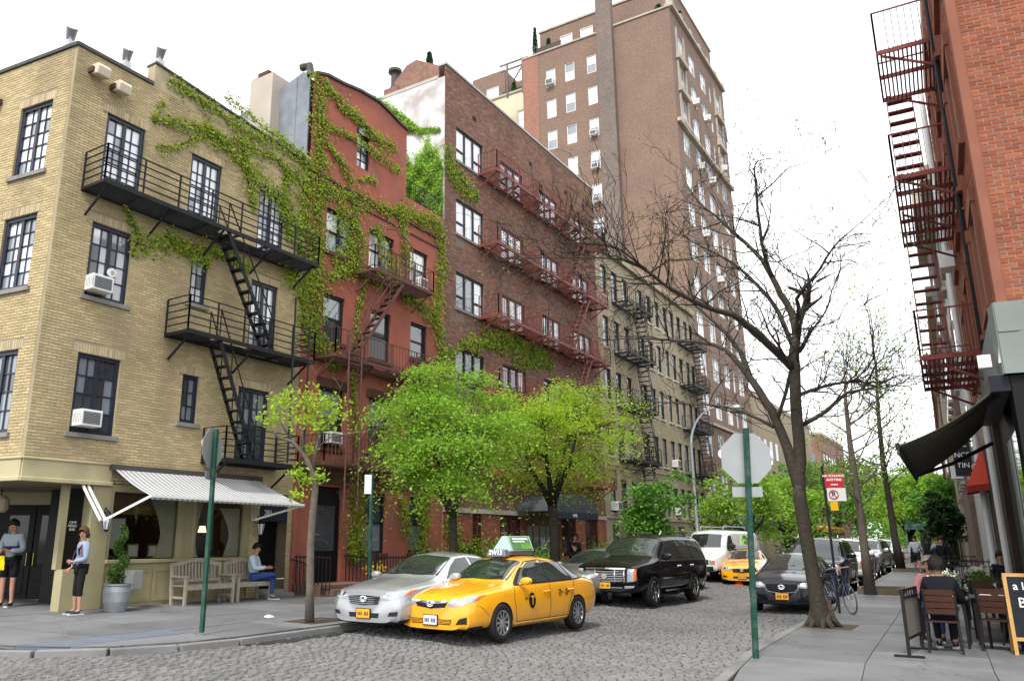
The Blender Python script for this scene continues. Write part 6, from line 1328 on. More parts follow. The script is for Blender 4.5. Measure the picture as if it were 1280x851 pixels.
BIG= [[(-3.11, 17.82, 0.15, 0.27), (-3.13, 17.65, 0.65, 0.2), (-3.15, 17.45, 1.31, 0.17), (-3.15, 17.16, 2.24, 0.165), (-3.14, 16.98, 2.87, 0.18)], [(-3.15, 17.0, 2.79, 0.15), (-3.26, 16.81, 3.58, 0.125), (-3.4, 16.72, 4.17, 0.115), (-3.55, 16.71, 4.51, 0.105), (-3.79, 16.65, 5.0, 0.09), (-4.11, 16.66, 5.49, 0.065), (-4.48, 16.7, 5.81, 0.05), (-5.4, 16.76, 6.05, 0.035), (-6.4, 16.68, 6.21, 0.02), (-7.25, 16.62, 6.22, 0.01)], [(-3.79, 16.65, 5.0, 0.08), (-3.97, 16.72, 5.59, 0.06), (-4.27, 16.75, 6.07, 0.05), (-4.56, 16.69, 6.45, 0.035), (-4.94, 16.7, 6.86, 0.02), (-5.29, 16.68, 7.39, 0.01)], [(-3.13, 16.99, 2.85, 0.15), (-3.05, 16.9, 3.31, 0.15), (-2.98, 16.64, 4.13, 0.14), (-2.91, 16.44, 4.74, 0.135), (-2.87, 16.31, 5.29, 0.13), (-2.76, 16.26, 5.68, 0.11)], [(-2.9, 16.35, 5.06, 0.11), (-3.12, 15.87, 5.35, 0.1), (-3.29, 15.45, 5.58, 0.095), (-3.41, 15.08, 5.72, 0.085), (-3.56, 14.7, 5.86, 0.075), (-3.8, 14.16, 5.87, 0.06), (-4.1, 13.56, 6.01, 0.05), (-4.32, 13.13, 6.16, 0.04), (-4.48, 12.72, 6.33, 0.033), (-4.7, 12.3, 6.43, 0.025), (-5.05, 11.73, 6.36, 0.016), (-5.47, 11.11, 6.26, 0.008)], [(-4.32, 13.13, 6.16, 0.025), (-4.88, 12.87, 6.2, 0.018), (-5.31, 12.67, 6.34, 0.012), (-5.77, 12.5, 6.32, 0.006)], [(-4.48, 12.72, 6.33, 0.025), (-4.69, 12.15, 6.56, 0.02), (-4.91, 11.64, 6.55, 0.014), (-5.25, 10.96, 6.43, 0.006)], [(-2.76, 16.26, 5.68, 0.1), (-2.81, 16.34, 6.13, 0.09), (-2.97, 16.22, 6.56, 0.075), (-3.08, 16.18, 6.89, 0.07), (-3.25, 16.19, 7.31, 0.055), (-3.56, 16.21, 7.77, 0.045), (-3.83, 16.18, 8.11, 0.038), (-4.11, 16.13, 8.47, 0.03), (-4.4, 16.09, 8.8, 0.022), (-4.64, 16.15, 9.31, 0.013), (-4.76, 16.2, 9.7, 0.007)], [(-3.08, 16.18, 6.89, 0.05), (-3.13, 15.91, 7.26, 0.042), (-3.13, 15.62, 7.81, 0.036), (-3.07, 15.37, 8.35, 0.03), (-3.0, 15.04, 8.76, 0.02), (-2.88, 14.96, 8.9, 0.012), (-2.61, 15.01, 8.89, 0.006)], [(-3.06, 15.38, 8.35, 0.022), (-2.71, 15.3, 8.54, 0.018), (-2.39, 15.21, 8.73, 0.012), (-1.97, 15.24, 8.73, 0.006)], [(-2.86, 16.24, 5.51, 0.06), (-3.07, 16.39, 6.19, 0.055), (-3.26, 16.51, 6.6, 0.05), (-3.61, 16.63, 7.11, 0.042), (-3.94, 16.65, 7.52, 0.033), (-4.45, 16.69, 7.94, 0.022), (-4.88, 16.68, 8.27, 0.014), (-5.23, 16.73, 8.57, 0.007)], [(-2.77, 16.3, 5.5, 0.06), (-2.61, 15.86, 6.1, 0.05), (-2.58, 15.6, 6.22, 0.045), (-2.32, 15.34, 6.4, 0.04), (-2.07, 15.2, 6.6, 0.032), (-1.79, 14.93, 6.87, 0.022), (-1.46, 14.72, 7.04, 0.012), (-1.12, 14.52, 7.19, 0.006)], [(-1.79, 14.93, 6.87, 0.016), (-1.51, 14.98, 6.89, 0.012), (-1.26, 14.91, 6.86, 0.009), (-1.01, 14.82, 6.86, 0.005)], [(-2.75, 16.36, 5.36, 0.035), (-2.53, 16.72, 5.86, 0.028), (-2.31, 17.1, 6.3, 0.022), (-2.17, 17.29, 6.77, 0.018), (-2.0, 17.62, 7.29, 0.012), (-1.99, 17.73, 7.76, 0.006)], [(-2.9, 16.79, 4.01, 0.06), (-2.44, 16.66, 4.21, 0.05), (-2.03, 16.47, 4.5, 0.04), (-1.57, 16.28, 4.51, 0.025), (-1.1, 16.04, 4.66, 0.014), (-0.82, 15.88, 4.59, 0.006)], [(-2.86, 16.53, 4.56, 0.05), (-2.41, 17.24, 4.82, 0.04), (-1.95, 17.98, 4.96, 0.028), (-1.55, 18.75, 4.9, 0.016), (-1.23, 19.27, 5.11, 0.007)], [(-3.44, 16.69, 3.98, 0.045), (-4.07, 16.78, 4.37, 0.035), (-4.73, 16.79, 4.56, 0.026), (-5.89, 16.84, 4.74, 0.015), (-6.9, 16.86, 4.93, 0.007)], [(-3.36, 16.7, 4.13, 0.05), (-3.11, 16.53, 4.65, 0.045), (-2.96, 16.34, 4.98, 0.04)], [(-2.97, 16.27, 5.18, 0.035), (-3.0, 15.57, 5.4, 0.03), (-3.03, 15.14, 5.54, 0.022), (-3.06, 14.64, 5.89, 0.014), (-3.17, 14.29, 6.01, 0.007)]]
YOUNG= [[(-11.32, 12.02, 0.28, 0.1), (-11.22, 11.89, 0.93, 0.075), (-11.11, 11.73, 1.72, 0.07), (-10.98, 11.62, 2.34, 0.068), (-10.88, 11.55, 2.78, 0.065), (-10.9, 11.44, 3.13, 0.06), (-10.98, 11.3, 3.4, 0.045), (-11.14, 11.12, 3.65, 0.035), (-11.35, 10.97, 3.71, 0.025), (-11.52, 10.76, 4.02, 0.012)], [(-10.89, 11.46, 3.07, 0.04), (-10.76, 11.41, 3.52, 0.03), (-10.64, 11.37, 3.9, 0.022), (-10.49, 11.4, 4.14, 0.015), (-10.32, 11.42, 4.41, 0.008)], [(-10.98, 11.3, 3.4, 0.03), (-10.95, 11.2, 3.82, 0.022), (-10.81, 11.15, 4.26, 0.015), (-10.71, 11.12, 4.59, 0.008)], [(-10.76, 11.41, 3.52, 0.018), (-10.48, 11.52, 3.74, 0.013), (-10.15, 11.72, 3.8, 0.009), (-9.86, 11.9, 3.85, 0.004)], [(-11.14, 11.12, 3.65, 0.02), (-11.26, 10.95, 3.96, 0.014), (-11.29, 10.82, 4.34, 0.007)]]
YL= [(-11.39, 10.9, 4.25, 0.3), (-11.32, 10.65, 4.01, 0.2), (-11.31, 11.02, 4.45, 0.25), (-10.77, 11.12, 4.46, 0.33), (-10.85, 11.38, 4.22, 0.3), (-10.77, 11.01, 4.01, 0.28), (-10.44, 11.37, 4.34, 0.3), (-10.46, 11.64, 4.22, 0.2), (-10.55, 11.29, 3.95, 0.25), (-11.09, 11.33, 3.07, 0.2), (-11.08, 11.5, 2.93, 0.2), (-11.18, 11.39, 2.65, 0.16), (-10.8, 11.54, 2.99, 0.16), (-10.96, 11.4, 3.53, 0.15)]
T2= [(-3.55, 28.85, 0.2, 0.19), (-3.53, 28.49, 1.43, 0.13), (-3.49, 28.16, 2.65, 0.115), (-3.48, 27.82, 3.76, 0.105), (-3.46, 27.52, 4.82, 0.08), (-3.4, 27.19, 6.03, 0.055), (-3.3, 26.96, 7.0, 0.02)]
T3= [(-4.59, 50.73, 0.2, 0.26), (-4.66, 50.2, 1.8, 0.19), (-4.65, 49.64, 3.69, 0.16), (-4.65, 49.0, 5.79, 0.14), (-4.52, 48.33, 8.31, 0.1), (-4.28, 47.72, 10.83, 0.06), (-4.24, 46.86, 13.77, 0.02)]
IVT= [([(11.34, 12.25), (12.45, 12.54), (13.84, 12.68), (15.38, 12.83), (16.61, 12.27)], 0.1), ([(11.34, 13.41), (12.64, 13.35), (14.09, 13.17), (15.5, 13.41), (16.66, 13.1)], 0.13), ([(12.44, 12.65), (13.58, 12.32), (14.82, 11.83), (15.63, 11.64), (16.26, 10.83)], 0.16), ([(13.15, 13.85), (14.68, 13.57), (16.36, 13.38)], 0.1), ([(13.82, 12.92), (14.21, 11.84), (14.52, 10.93)], 0.12), ([(16.64, 13.37), (16.48, 11.69), (16.3, 10.32), (16.87, 9.99)], 0.22), ([(15.72, 12.71), (15.56, 11.35), (16.05, 10.5)], 0.16), ([(10.38, 9.68), (10.93, 9.05), (10.85, 8.44)], 0.07), ([(10.97, 8.75), (11.68, 9.12), (12.53, 9.18), (13.85, 9.28), (14.5, 9.16)], 0.14), ([(11.66, 9.29), (12.43, 8.93), (13.13, 8.88)], 0.12), ([(15.66, 9.93), (16.36, 9.45), (16.72, 8.17), (16.97, 7.49)], 0.2), ([(16.94, 10.01), (16.62, 8.65)], 0.15), ([(11.2, 11.4), (11.89, 11.77), (12.48, 12.27)], 0.05), ([(11.29, 12.73), (11.0, 12.09), (11.58, 12.32)], 0.05)]
IVR= [([(16.81, 16.43), (16.98, 14.92), (17.03, 12.98), (17.1, 10.84), (17.19, 8.79), (17.19, 7.28)], 0.22), ([(17.09, 16.28), (18.29, 15.99), (19.59, 15.53), (20.96, 15.67)], 0.12), ([(16.98, 14.92), (17.95, 14.94), (18.97, 15.01), (20.29, 14.91), (21.23, 14.83)], 0.1), ([(17.7, 15.85), (18.93, 15.84), (20.17, 15.55)], 0.08), ([(17.33, 14.22), (18.0, 13.94), (18.64, 13.33)], 0.12), ([(17.13, 12.61), (18.66, 12.91), (20.36, 13.04), (22.25, 13.53), (23.71, 13.48)], 0.16), ([(18.09, 12.41), (18.41, 11.55), (18.77, 10.69), (17.83, 10.27)], 0.22), ([(19.86, 12.32), (20.33, 11.6), (20.9, 10.74)], 0.2), ([(17.67, 9.83), (18.79, 10.42), (20.37, 10.39), (21.35, 10.87)], 0.12), ([(21.27, 13.58), (21.54, 12.29), (21.82, 11.15)], 0.18), ([(23.7, 13.81), (23.94, 12.41), (23.74, 11.06), (23.6, 9.77), (23.98, 8.62), (24.2, 7.44)], 0.17), ([(21.46, 10.21), (22.57, 10.14), (23.6, 9.77)], 0.17), ([(17.26, 7.79), (17.82, 7.41), (18.38, 7.13)], 0.22), ([(18.95, 13.6), (19.53, 13.92), (19.88, 13.82)], 0.07), ([(18.67, 12.63), (19.14, 11.5), (18.99, 10.34)], 0.16), ([(22.25, 13.31), (23.54, 13.92)], 0.1), ([(19.4, 10.31), (19.07, 8.72), (18.97, 6.85), (19.27, 4.6)], 0.08), ([(19.12, 3.84), (19.49, 2.64), (19.26, 1.21)], 0.2), ([(22.47, 4.07), (22.97, 2.74), (22.64, 0.88)], 0.22), ([(21.59, 3.22), (22.07, 1.93)], 0.12), ([(19.82, 1.2), (19.21, 2.15)], 0.15), ([(24.45, 2.78), (24.98, 1.66), (26.63, 1.36)], 0.2)]
IVS= [([(24.11, 17.23), (24.47, 16.32), (25.53, 16.22), (26.59, 15.72)], 0.25), ([(24.12, 16.35), (25.23, 15.75), (26.15, 15.74)], 0.2), ([(25.24, 9.18), (27.34, 9.68), (30.06, 9.99), (33.17, 10.03)], 0.22), ([(26.72, 9.99), (29.36, 10.21), (32.37, 10.26)], 0.2), ([(33.16, 9.84), (29.33, 9.31)], 0.2), ([(25.24, 9.02), (24.14, 8.49)], 0.15)]
IVW= [(-20.1, 20.45), (-18.76, 19.34), (-17.3, 18.33), (-18.4, 18.19), (-17.9, 17.89), (-16.46, 17.01), (-16.44, 14.36), (-18.34, 15.4)]
# the big nearly bare tree on the right pavement
R1 = random.Random(5)
t = thing('bare_tree', (-3.13, 17.8, .15), 'big almost bare tree leaning over the street from the right pavement', 'tree')
mb = MB(); base = BIG[0][0]
for i, q in enumerate(BIG):
    if i in (1, 3): q = [BIG[0][2][:3]+(.12,), BIG[0][3][:3]+(.135,)]+q
    if i == 0: q = q[:-1]+[q[-1][:3]+(.15,)]
    pts = [Vector(p[:3]) for p in q]; rr = [p[3] for p in q]
    rr = [q_*.78 for q_ in rr]; P2 = []; R2 = []
    for k in range(len(pts)-1):
        for u in (0, .5):
            a = pts[max(k-1, 0)]; b = pts[k]; c = pts[k+1]; d = pts[min(k+2, len(pts)-1)]
            P2.append(.5*((2*b)+(c-a)*u+(2*a-5*b+4*c-d)*u*u+(3*b-a-3*c+d)*u**3)); R2.append(rr[k]*(1-u)+rr[k+1]*u)
    P2.append(pts[-1]); R2.append(rr[-1])
    if i == 0: P2[0].z = .02
    P2 = [p+Vector((R1.gauss(0, .006), R1.gauss(0, .006), 0)) for p in P2]
    mb.tube(P2, R2, 14 if i in (0, 1, 3) else 8, cap=True)
for k in range(9):
    a = k*2*math.pi/9+R1.uniform(-.2, .2); b0 = Vector(base[:3]); mb.tube([b0+V(.1*math.cos(a), .1*math.sin(a), .5), b0+V(.2*math.cos(a), .2*math.sin(a), .14), b0+V(.36*math.cos(a), .36*math.sin(a), -.04)], [.075, .07, .035], 6)
mb.build('trunk', BARK, t, smooth=True)
mb = MB(); tips = []
for i, q in enumerate(BIG[1:]):
    pts = [Vector(p[:3]) for p in q]; rr = [p[3] for p in q]
    for a, b, r0, r1 in zip(pts, pts[1:], rr, rr[1:]):
        L_ = (b-a).length; n = max(1, int(L_*(5.2 if r0 < .07 else 2.2)*(1.7 if i in (3, 4, 5, 8, 14) else 1)))
        if r0 > .12: continue
        for k in range(n):
            p = a.lerp(b, R1.random()); d = (b-a).normalized(); ax = Vector((R1.gauss(0, 1), R1.gauss(0, 1), R1.gauss(.25, .8))).normalized()
            twig(mb, p, (d*.55+ax*.85), R1.uniform(.6, 1.7), min(.016, r0*.45), 2 if R1.random() < .75 else 1, R1, tips)
    twig(mb, pts[-1], (pts[-1]-pts[-2]), 1.0, rr[-1]*.9, 2, R1, tips)
mb.build('twigs', BARKD, t, kind='stuff')
mb = MB()
for p in tips:
    if R1.random() < .16:
        for k in range(R1.randint(1, 4)): mb.leaf(p+Vector((R1.gauss(0, .06), R1.gauss(0, .06), R1.gauss(0, .06))), .055, None, R1)
for c in ((-6.2, 16.4, 9.3), (-5.4, 16.8, 8.6), (-7.0, 15.8, 8.8), (-5.0, 17.0, 7.6), (-8.2, 14.6, 8.0), (-6.0, 16.5, 7.9), (-3.9, 17.3, 6.6), (-8.9, 13.9, 6.2)):
    for k in range(42): mb.leaf(Vector(c)+Vector((R1.gauss(0, .42), R1.gauss(0, .42), R1.gauss(0, .42))), .06, None, R1)
mb.build('leaves', LM_D, t, kind='stuff')
SOIL = mat('tree_pit_soil', (.07, .055, .04), .95, var=.4, vs=6, bump=.8, bs=30)
def pit(x, y, w, l, z, border=True):
    mb = MB(); mb.box(x-w/2, x+w/2, y-l/2, y+l/2, z-.1, z+.006)
    o = mb.build('tree_pit', SOIL, kind='structure')
    if border:
        for (a, b, c, d) in ((x-w/2-.08, x+w/2+.08, y-l/2-.1, y-l/2), (x-w/2-.08, x+w/2+.08, y+l/2, y+l/2+.1), (x-w/2-.09, x-w/2, y-l/2, y+l/2), (x+w/2, x+w/2+.09, y-l/2, y+l/2)): mb = MB(); mb.box(a, b, c, d, z-.05, z+.17); mb.build('pit_border', mat('pit_timber', (.11, .085, .065), .9, var=.3), o)
pit(-3.0, 17.95, .9, 1.1, .15, False); pit(-3.35, 30.0, 1.0, 1.9, .15); pit(-4.2, 51.4, 1.3, 2.2, .15); pit(-11.5, 12.4, .8, 1.1, .265, False)
# the thin young tree before the red house
t = thing('young_tree', tuple(YOUNG[0][0][:3]), 'thin crooked young tree with a few bright green tufts by the left kerb', 'tree')
mb = MB()
for q in YOUNG: mb.tube([Vector(p[:3])-V(0, 0, .05 if p is YOUNG[0][0] else 0) for p in q], [p[3] for p in q], 9)
for q in YOUNG[1:]: twig(mb, q[-1][:3], Vector(q[-1][:3])-Vector(q[-2][:3]), .5, .006, 1, R1)
mb.build('trunk', BARKL, t, smooth=True); mb = MB()
for x, y, z, r in YL:
    for k in range(int(420*r)):
        v = Vector((R1.gauss(0, 1), R1.gauss(0, 1), R1.gauss(0, 1))).normalized()*r*1.5*R1.random()**.8; v.z *= .7; mb.leaf(Vector((x, y, z))+v, .085, None, R1)
mb.build('crown', LM_B, t, kind='stuff')
# leafy street trees
def leafy(name, loc, lab, h0, crown_c, rad_, nclus, nleaf, lsize, lm, tr=.14, bark=BARKD, group=None, seed=1, forks=5, flat=.75, lean=(0, 0), gap=0.3):
    r = random.Random(seed); t = thing(name, loc, lab, 'tree', group); L0 = Vector(loc); cc = Vector(crown_c); mb = MB()
    fk = L0+Vector((lean[0]*.5, lean[1]*.5, h0)); mb.tube([L0-V(0, 0, .1), L0.lerp(fk, .5)+V(r.gauss(0, .04), r.gauss(0, .04), 0), fk], [tr*1.25, tr, tr*.95], 10)
    cl = []
    lob = [(Vector((r.gauss(0, 1), r.gauss(0, 1), r.gauss(.1, .8))).normalized(), r.uniform(-.35, .38)) for _ in range(9)]      # uneven outline
    for k in range(nclus):
        v = Vector((r.gauss(0, 1), r.gauss(0, 1), r.gauss(0, 1))).normalized(); q = 1+sum(w_*max(0, v.dot(d_))**3 for d_, w_ in lob); v *= (r.uniform(.25, 1)**.6)*q; cl.append(cc+Vector((v.x*rad_[0], v.y*rad_[1], v.z*rad_[2])))
    mains = []
    for k in range(forks):
        a = 2*math.pi*k/forks+r.uniform(-.4, .4); e = cc+Vector((math.cos(a)*rad_[0]*.55, math.sin(a)*rad_[1]*.55, r.uniform(-.1, .45)*rad_[2])); m = fk.lerp(e, .5)+Vector((math.cos(a), math.sin(a), 0))*.15+V(0, 0, -.1); mains.append((m, e)); mb.tube([fk-V(0, 0, .05), fk.lerp(m, .5)+V(0, 0, .08), m, e], [tr*.68, tr*.5, tr*.36, tr*.12], 7)
    for c in cl:
        m, e = min(mains, key=lambda q: min((q[0]-c).length, (q[1]-c).length)); s_ = m if (m-c).length < (e-c).length else m.lerp(e, .6)
        mb.tube([s_, s_.lerp(c, .5)+Vector((r.gauss(0, .1), r.gauss(0, .1), r.gauss(.05, .1))), c], [tr*.2, tr*.12, .006], 4, cap=False)
    mb.build('trunk', bark, t, smooth=True)
    mb = MB(); cr = (rad_[0]+rad_[1]+rad_[2])/3*.36
    for c in cl:
        k_ = r.uniform(.45, 1.35)
        for i in range(int(nleaf/nclus*k_)):
            v = Vector((r.gauss(0, .62), r.gauss(0, .62), 0))*cr*k_; v.z = r.gauss(0, .26)*cr*k_*flat-.35*(v.x*v.x+v.y*v.y)/cr; n = Vector((r.gauss(0, .7), r.gauss(0, .7), 1)); mb.leaf(c+v, lsize, n, r)
    mb.build('crown', lm, t, kind='stuff'); return t
leafy('street_tree', (-12.0, 18.0, .28), 'light green street tree left of the two before the brown house', 2.1, (-12, 17.6, 4.4), (1.75, 1.9, 1.95), 60, 36000, .098, LM_A, .12, BARK, 'leafy trees before the brown house', 3)
leafy('street_tree', (-12.0, 23.85, .28), 'yellow green street tree with a dark forked trunk by the entrance awning', 2.6, (-12, 24.2, 5.3), (2.4, 3.1, 2.0), 56, 29000, .09, LM_B, .17, BARKD, 'leafy trees before the brown house', 8, forks=4)
leafy('street_tree', (-12.0, 33.2, .28), 'small conical green tree before the tan tenement', .9, (-12, 33.0, 2.9), (1.25, 1.3, 1.7), 45, 6500, .17, LM_C, .06, BARK, None, 9, forks=4)
FARL = [(-11.6, 47, 3.0, (2.3, 2.6, 2.2), LM_A, 'green tree past the street lamp on the left side'), (-11.8, 58, 3.4, (2.8, 3, 2.6), LM_A, 'green tree over the yellow bus'), (-12.6, 72, 4.2, (3.4, 3.6, 3.2), LM_C, 'tall tree far down the left side'), (-13.5, 92, 5, (4.2, 4.5, 4.0), LM_D, 'olive tree farther down the left side'), (-15, 118, 6, (5, 5, 4.8), LM_C, 'big tree at the far left end'),
 (-5.6, 72, 3.6, (2.6, 3.5, 2.4), LM_A, 'leafy tree low over the parked cars on the right'), (-6.0, 90, 4.6, (3.4, 4, 3.0), LM_A, 'leafy tree farther along the right kerb'), (-7, 112, 5.5, (4.2, 4.5, 3.6), LM_B, 'bright tree far along the right kerb'), (-8.5, 140, 6.5, (5, 5.5, 4.4), LM_C, 'dense tree near the end of the right kerb'), (-2.6, 66, 3.4, (2.0, 2.6, 1.9), LM_C, 'tree over the two walkers'), (-3.0, 84, 4.0, (2.4, 3, 2.2), LM_C, 'tree behind the green barrel awning'), (-2.2, 48, 2.4, (.9, 1.0, 1.1), EVER, 'small dark evergreen beside the fence on the right')]
for i, (x, y, h, rr, lm, lab) in enumerate(FARL):
    leafy('street_tree', (x, y, gz(x)), lab, h*.55, (x, y, h+rr[2]*.45), rr, 46, 5200, .17+y*.0016, lm, .13+y*.0008, BARKD if i % 2 else BARK, 'street trees down the avenue', 20+i, forks=4)
mb = MB(); r = random.Random(77)
for k in range(26000): x = r.uniform(-40, 12); y = r.uniform(165, 215); mb.leaf((x, y, 15*r.random()**.6*(.75+.25*math.sin(x*.5)+.1*math.sin(x*1.7))+.3), .75, None, r)
tag(mb.build('distant_wood', LM_C, kind='stuff'), 'mass of far green trees closing the street', 'trees')
# sparse trees on the right pavement
for T_, lab, sc, nm in ((T2, 'slim young pavement tree with few leaves behind the bicycle', 1.0, 6), (T3, 'slim sparse pavement tree beyond the bicycle tree', 1.5, 12)):
    r = random.Random(nm); t = thing('young_tree', T_[0][:3], lab, 'tree'); mb = MB(); mb.tube([Vector(p[:3])-V(0, 0, .1 if p is T_[0] else 0) for p in T_], [p[3] for p in T_], 9); tips = []
    top = Vector(T_[-1][:3]); twig(mb, top, (0, 0, 1), 1.5*sc, .02*sc, 2, r, tips, .5)
    for a, b in zip(T_[2:], T_[3:]):
        for k in range(5):
            p = Vector(a[:3]).lerp(Vector(b[:3]), r.random()); an = r.uniform(0, 6.28); twig(mb, p, (math.cos(an), math.sin(an), .55), r.uniform(1.3, 2.2)*sc*(1.0 if p.z < 7 else .8), .03*sc, 2, r, tips, .3)
    mb.build('trunk', BARKL if nm == 6 else BARK, t, smooth=True); mb = MB()
    for p in tips:
        for k in range(r.randint(2, 5)): mb.leaf(p+Vector((r.gauss(0, .16), r.gauss(0, .16), r.gauss(0, .16)))*sc, .1*sc, None, r)
    mb.build('crown', LM_A, t, kind='stuff')
mb = MB(); r = random.Random(4)
for k in range(12):
    p = Vector((-1.0+.05*k, 12.75+.035*k, 10.62+.03*(k % 3))); mb.tube([p, p+V(.01, 0, -.3)], .003, 3)
    for i in range(6):
        for s_ in (-1, 1): c = p+V(.03*s_, 0, -.06-.04*i); mb.leaf(c, .05, (0, -1, .2), r)
t = thing('hanging_branch', (-.7, 12.9, 10.6), 'tip of a leafy branch hanging into the top of the view', 'branch'); mb.build('leaves', LM_DK, t, kind='stuff')
m2 = MB(); m2.tube([(-.1, 13.3, 11.2), (-.45, 13.1, 10.75), (-1.1, 12.7, 10.6)], .008, 5); m2.build('twig', BARKD, t)
# ivy: leaves in strands over the fronts
def ivy(name, fr, strands, lab, mats, dens, size, seed, spread=1.0, stems=True):
    r = random.Random(seed); t = thing(name, fr.p(strands[0][0][0][0], strands[0][0][0][1], .05), lab, 'climbing plant'); mbs = [MB() for _ in mats]; st = MB()
    for pl, w in strands:
        for (a0, a1), (b0, b1) in zip(pl, pl[1:]):
            L_ = math.hypot(b0-a0, b1-a1); n = int(L_*w*dens)+int(L_*9)
            ph = r.uniform(0, 6)
            for k in range(n):
                s_ = r.random(); wob = math.sin(s_*L_*3.1+ph)*w*.5; g = r.gauss(0, 1)*w*spread*(.35+.8*abs(math.sin(s_*L_*1.9+ph*2)))
                u = a0+(b0-a0)*s_-(b1-a1)/max(L_, .01)*g+r.gauss(0, .03); z = a1+(b1-a1)*s_+(b0-a0)/max(L_, .01)*g+wob*.4-abs(r.gauss(0, .05)); d = .02+abs(r.gauss(0, .05))
                nn = fr.n+Vector((r.gauss(0, .35), r.gauss(0, .35), r.gauss(.25, .35))); mbs[0 if r.random() < .68 else r.randrange(len(mats))].leaf(fr.p(u, z, d), size, nn, r)
            if stems: st.tube([fr.p(a0+(b0-a0)*q+r.gauss(0, .04), a1+(b1-a1)*q+r.gauss(0, .04), .02) for q in np.linspace(0, 1, 5)], .012, 4)
    if stems: st.build('stems', BARK, t, kind='stuff')
    for m_, q in zip(mats, mbs):
        if q.v: q.build('leaves', m_, t, kind='stuff')
    return t
ivy('ivy', FL, IVT, 'olive green ivy trailing across the top of the tan building', [LM_I, LM_DK, LM_R], 2000, .085, 31, 1.2)
ivy('ivy', FL, IVR, 'yellow and rust tinted ivy all over the red house', [LM_I, LM_R, LM_DK], 2100, .088, 32, 1.25)
ivy('ivy', FL, IVS, 'olive ivy hanging below the red balconies of the brown house', [LM_I, LM_DK], 1300, .1, 33)
r = random.Random(8); t = thing('creeper', (-17.5, 24.0, 14), 'bright green creeper covering the lower part of the whitewashed wall', 'climbing plant'); mb = MB()
for k in range(13000):
    x = r.uniform(-19.4, -16.5); top_ = 17.3-.35*(abs(x+17.2)) + .4*math.sin(x*5)+.2*math.sin(x*13)+r.gauss(0, .2); z = r.uniform(13.2, top_); mb.leaf((x, 24.08-.06-abs(r.gauss(0, .12))*(1+.8*math.sin(x*6)*math.sin(z*5)), z), .1, (r.gauss(0, .4), -1, r.gauss(.3, .4)), r)
for k in range(1500):
    s_ = r.random(); x = -20.2+2.6*s_; z = 20.1-1.5*s_-.6*s_*s_+r.gauss(0, .22)*(1.2-s_); mb.leaf((x, 24.0-abs(r.gauss(0, .06)), z), .13, (r.gauss(0, .4), -1, r.gauss(.3, .4)), r)
for k in range(500):
    s_ = r.random(); x = -18.6+1.9*s_; z = 18.4-.5*s_+r.gauss(0, .07); mb.leaf((x, 24.04, z), .11, (r.gauss(0, .4), -1, r.gauss(.3, .4)), r)
mb.build('leaves', LM_W, t, kind='stuff')
# rooftop greenery
for (p, h, w, lab) in (((-29.3, 57.3, 43.6), 3.6, .75, 'dark cypress on the terrace at the tower corner'), ((-28.0, 57.4, 43.6), 2.0, .9, 'bushy dark shrub on the terrace beside the cypress'), ((-17.6, 56.8, 43.4), 1.1, 1.2, 'green shrub on the tower roof corner'), ((-16.9, 60.5, 43.9), 2.0, .5, 'small dark cypress on the street edge of the tower roof'), ((-33.6, 61, 43.4), 1.6, .8, 'shrub on the cream building terrace'), ((-18.3, 25.5, 21.5), 1.2, .5, 'small potted conifer on the brown house roof')):
    r = random.Random(int(h*10)); t = thing('roof_plant', p, lab, 'shrub'); mb = MB()
    for k in range(900):
        z = r.random(); a = r.uniform(0, 6.28); q = w*.5*(1-z*.75)*math.sqrt(r.random()); mb.leaf((p[0]+q*math.cos(a), p[1]+q*math.sin(a), p[2]+z*h+.1), .2, None, r)
    mb.build('foliage', EVER, t, kind='stuff'); mb = MB(); mb.tube([p, (p[0], p[1], p[2]+h*.7)], .05, 6); mb.build('stem', BARKD, t)
# shrubs at the foot of the fronts
r = random.Random(15)
for (x, y, h, w, lab) in ((-15.7, 26.6, 1.5, 1.4, 'leafy shrub before the first barred window of the brown house'), (-15.6, 29.9, 1.1, 1.3, 'low green shrub left of the entrance awning'), (-15.6, 36.2, 1.3, 1.5, 'light green shrub before the last barred window'), (-15.9, 22.9, 1.0, 1.2, 'shrub behind the low fence of the red house')):
    t = thing('shrub', (x, y, .35), lab, 'shrub'); mb = MB()
    for k in range(1000): v = Vector((r.gauss(0, .35)*w, r.gauss(0, .35)*w, abs(r.gauss(.5, .3))*h)); mb.leaf(Vector((x, y, .35))+v, .12, None, r)
    mb.build('foliage', LM_C, t, kind='stuff'); mb = MB()
    for k in range(5): mb.tube([(x, y, .3), (x+r.gauss(0, .2), y+r.gauss(0, .2), .3+h*.7)], .012, 4)
    mb.build('stems', BARKD, t, kind='stuff')
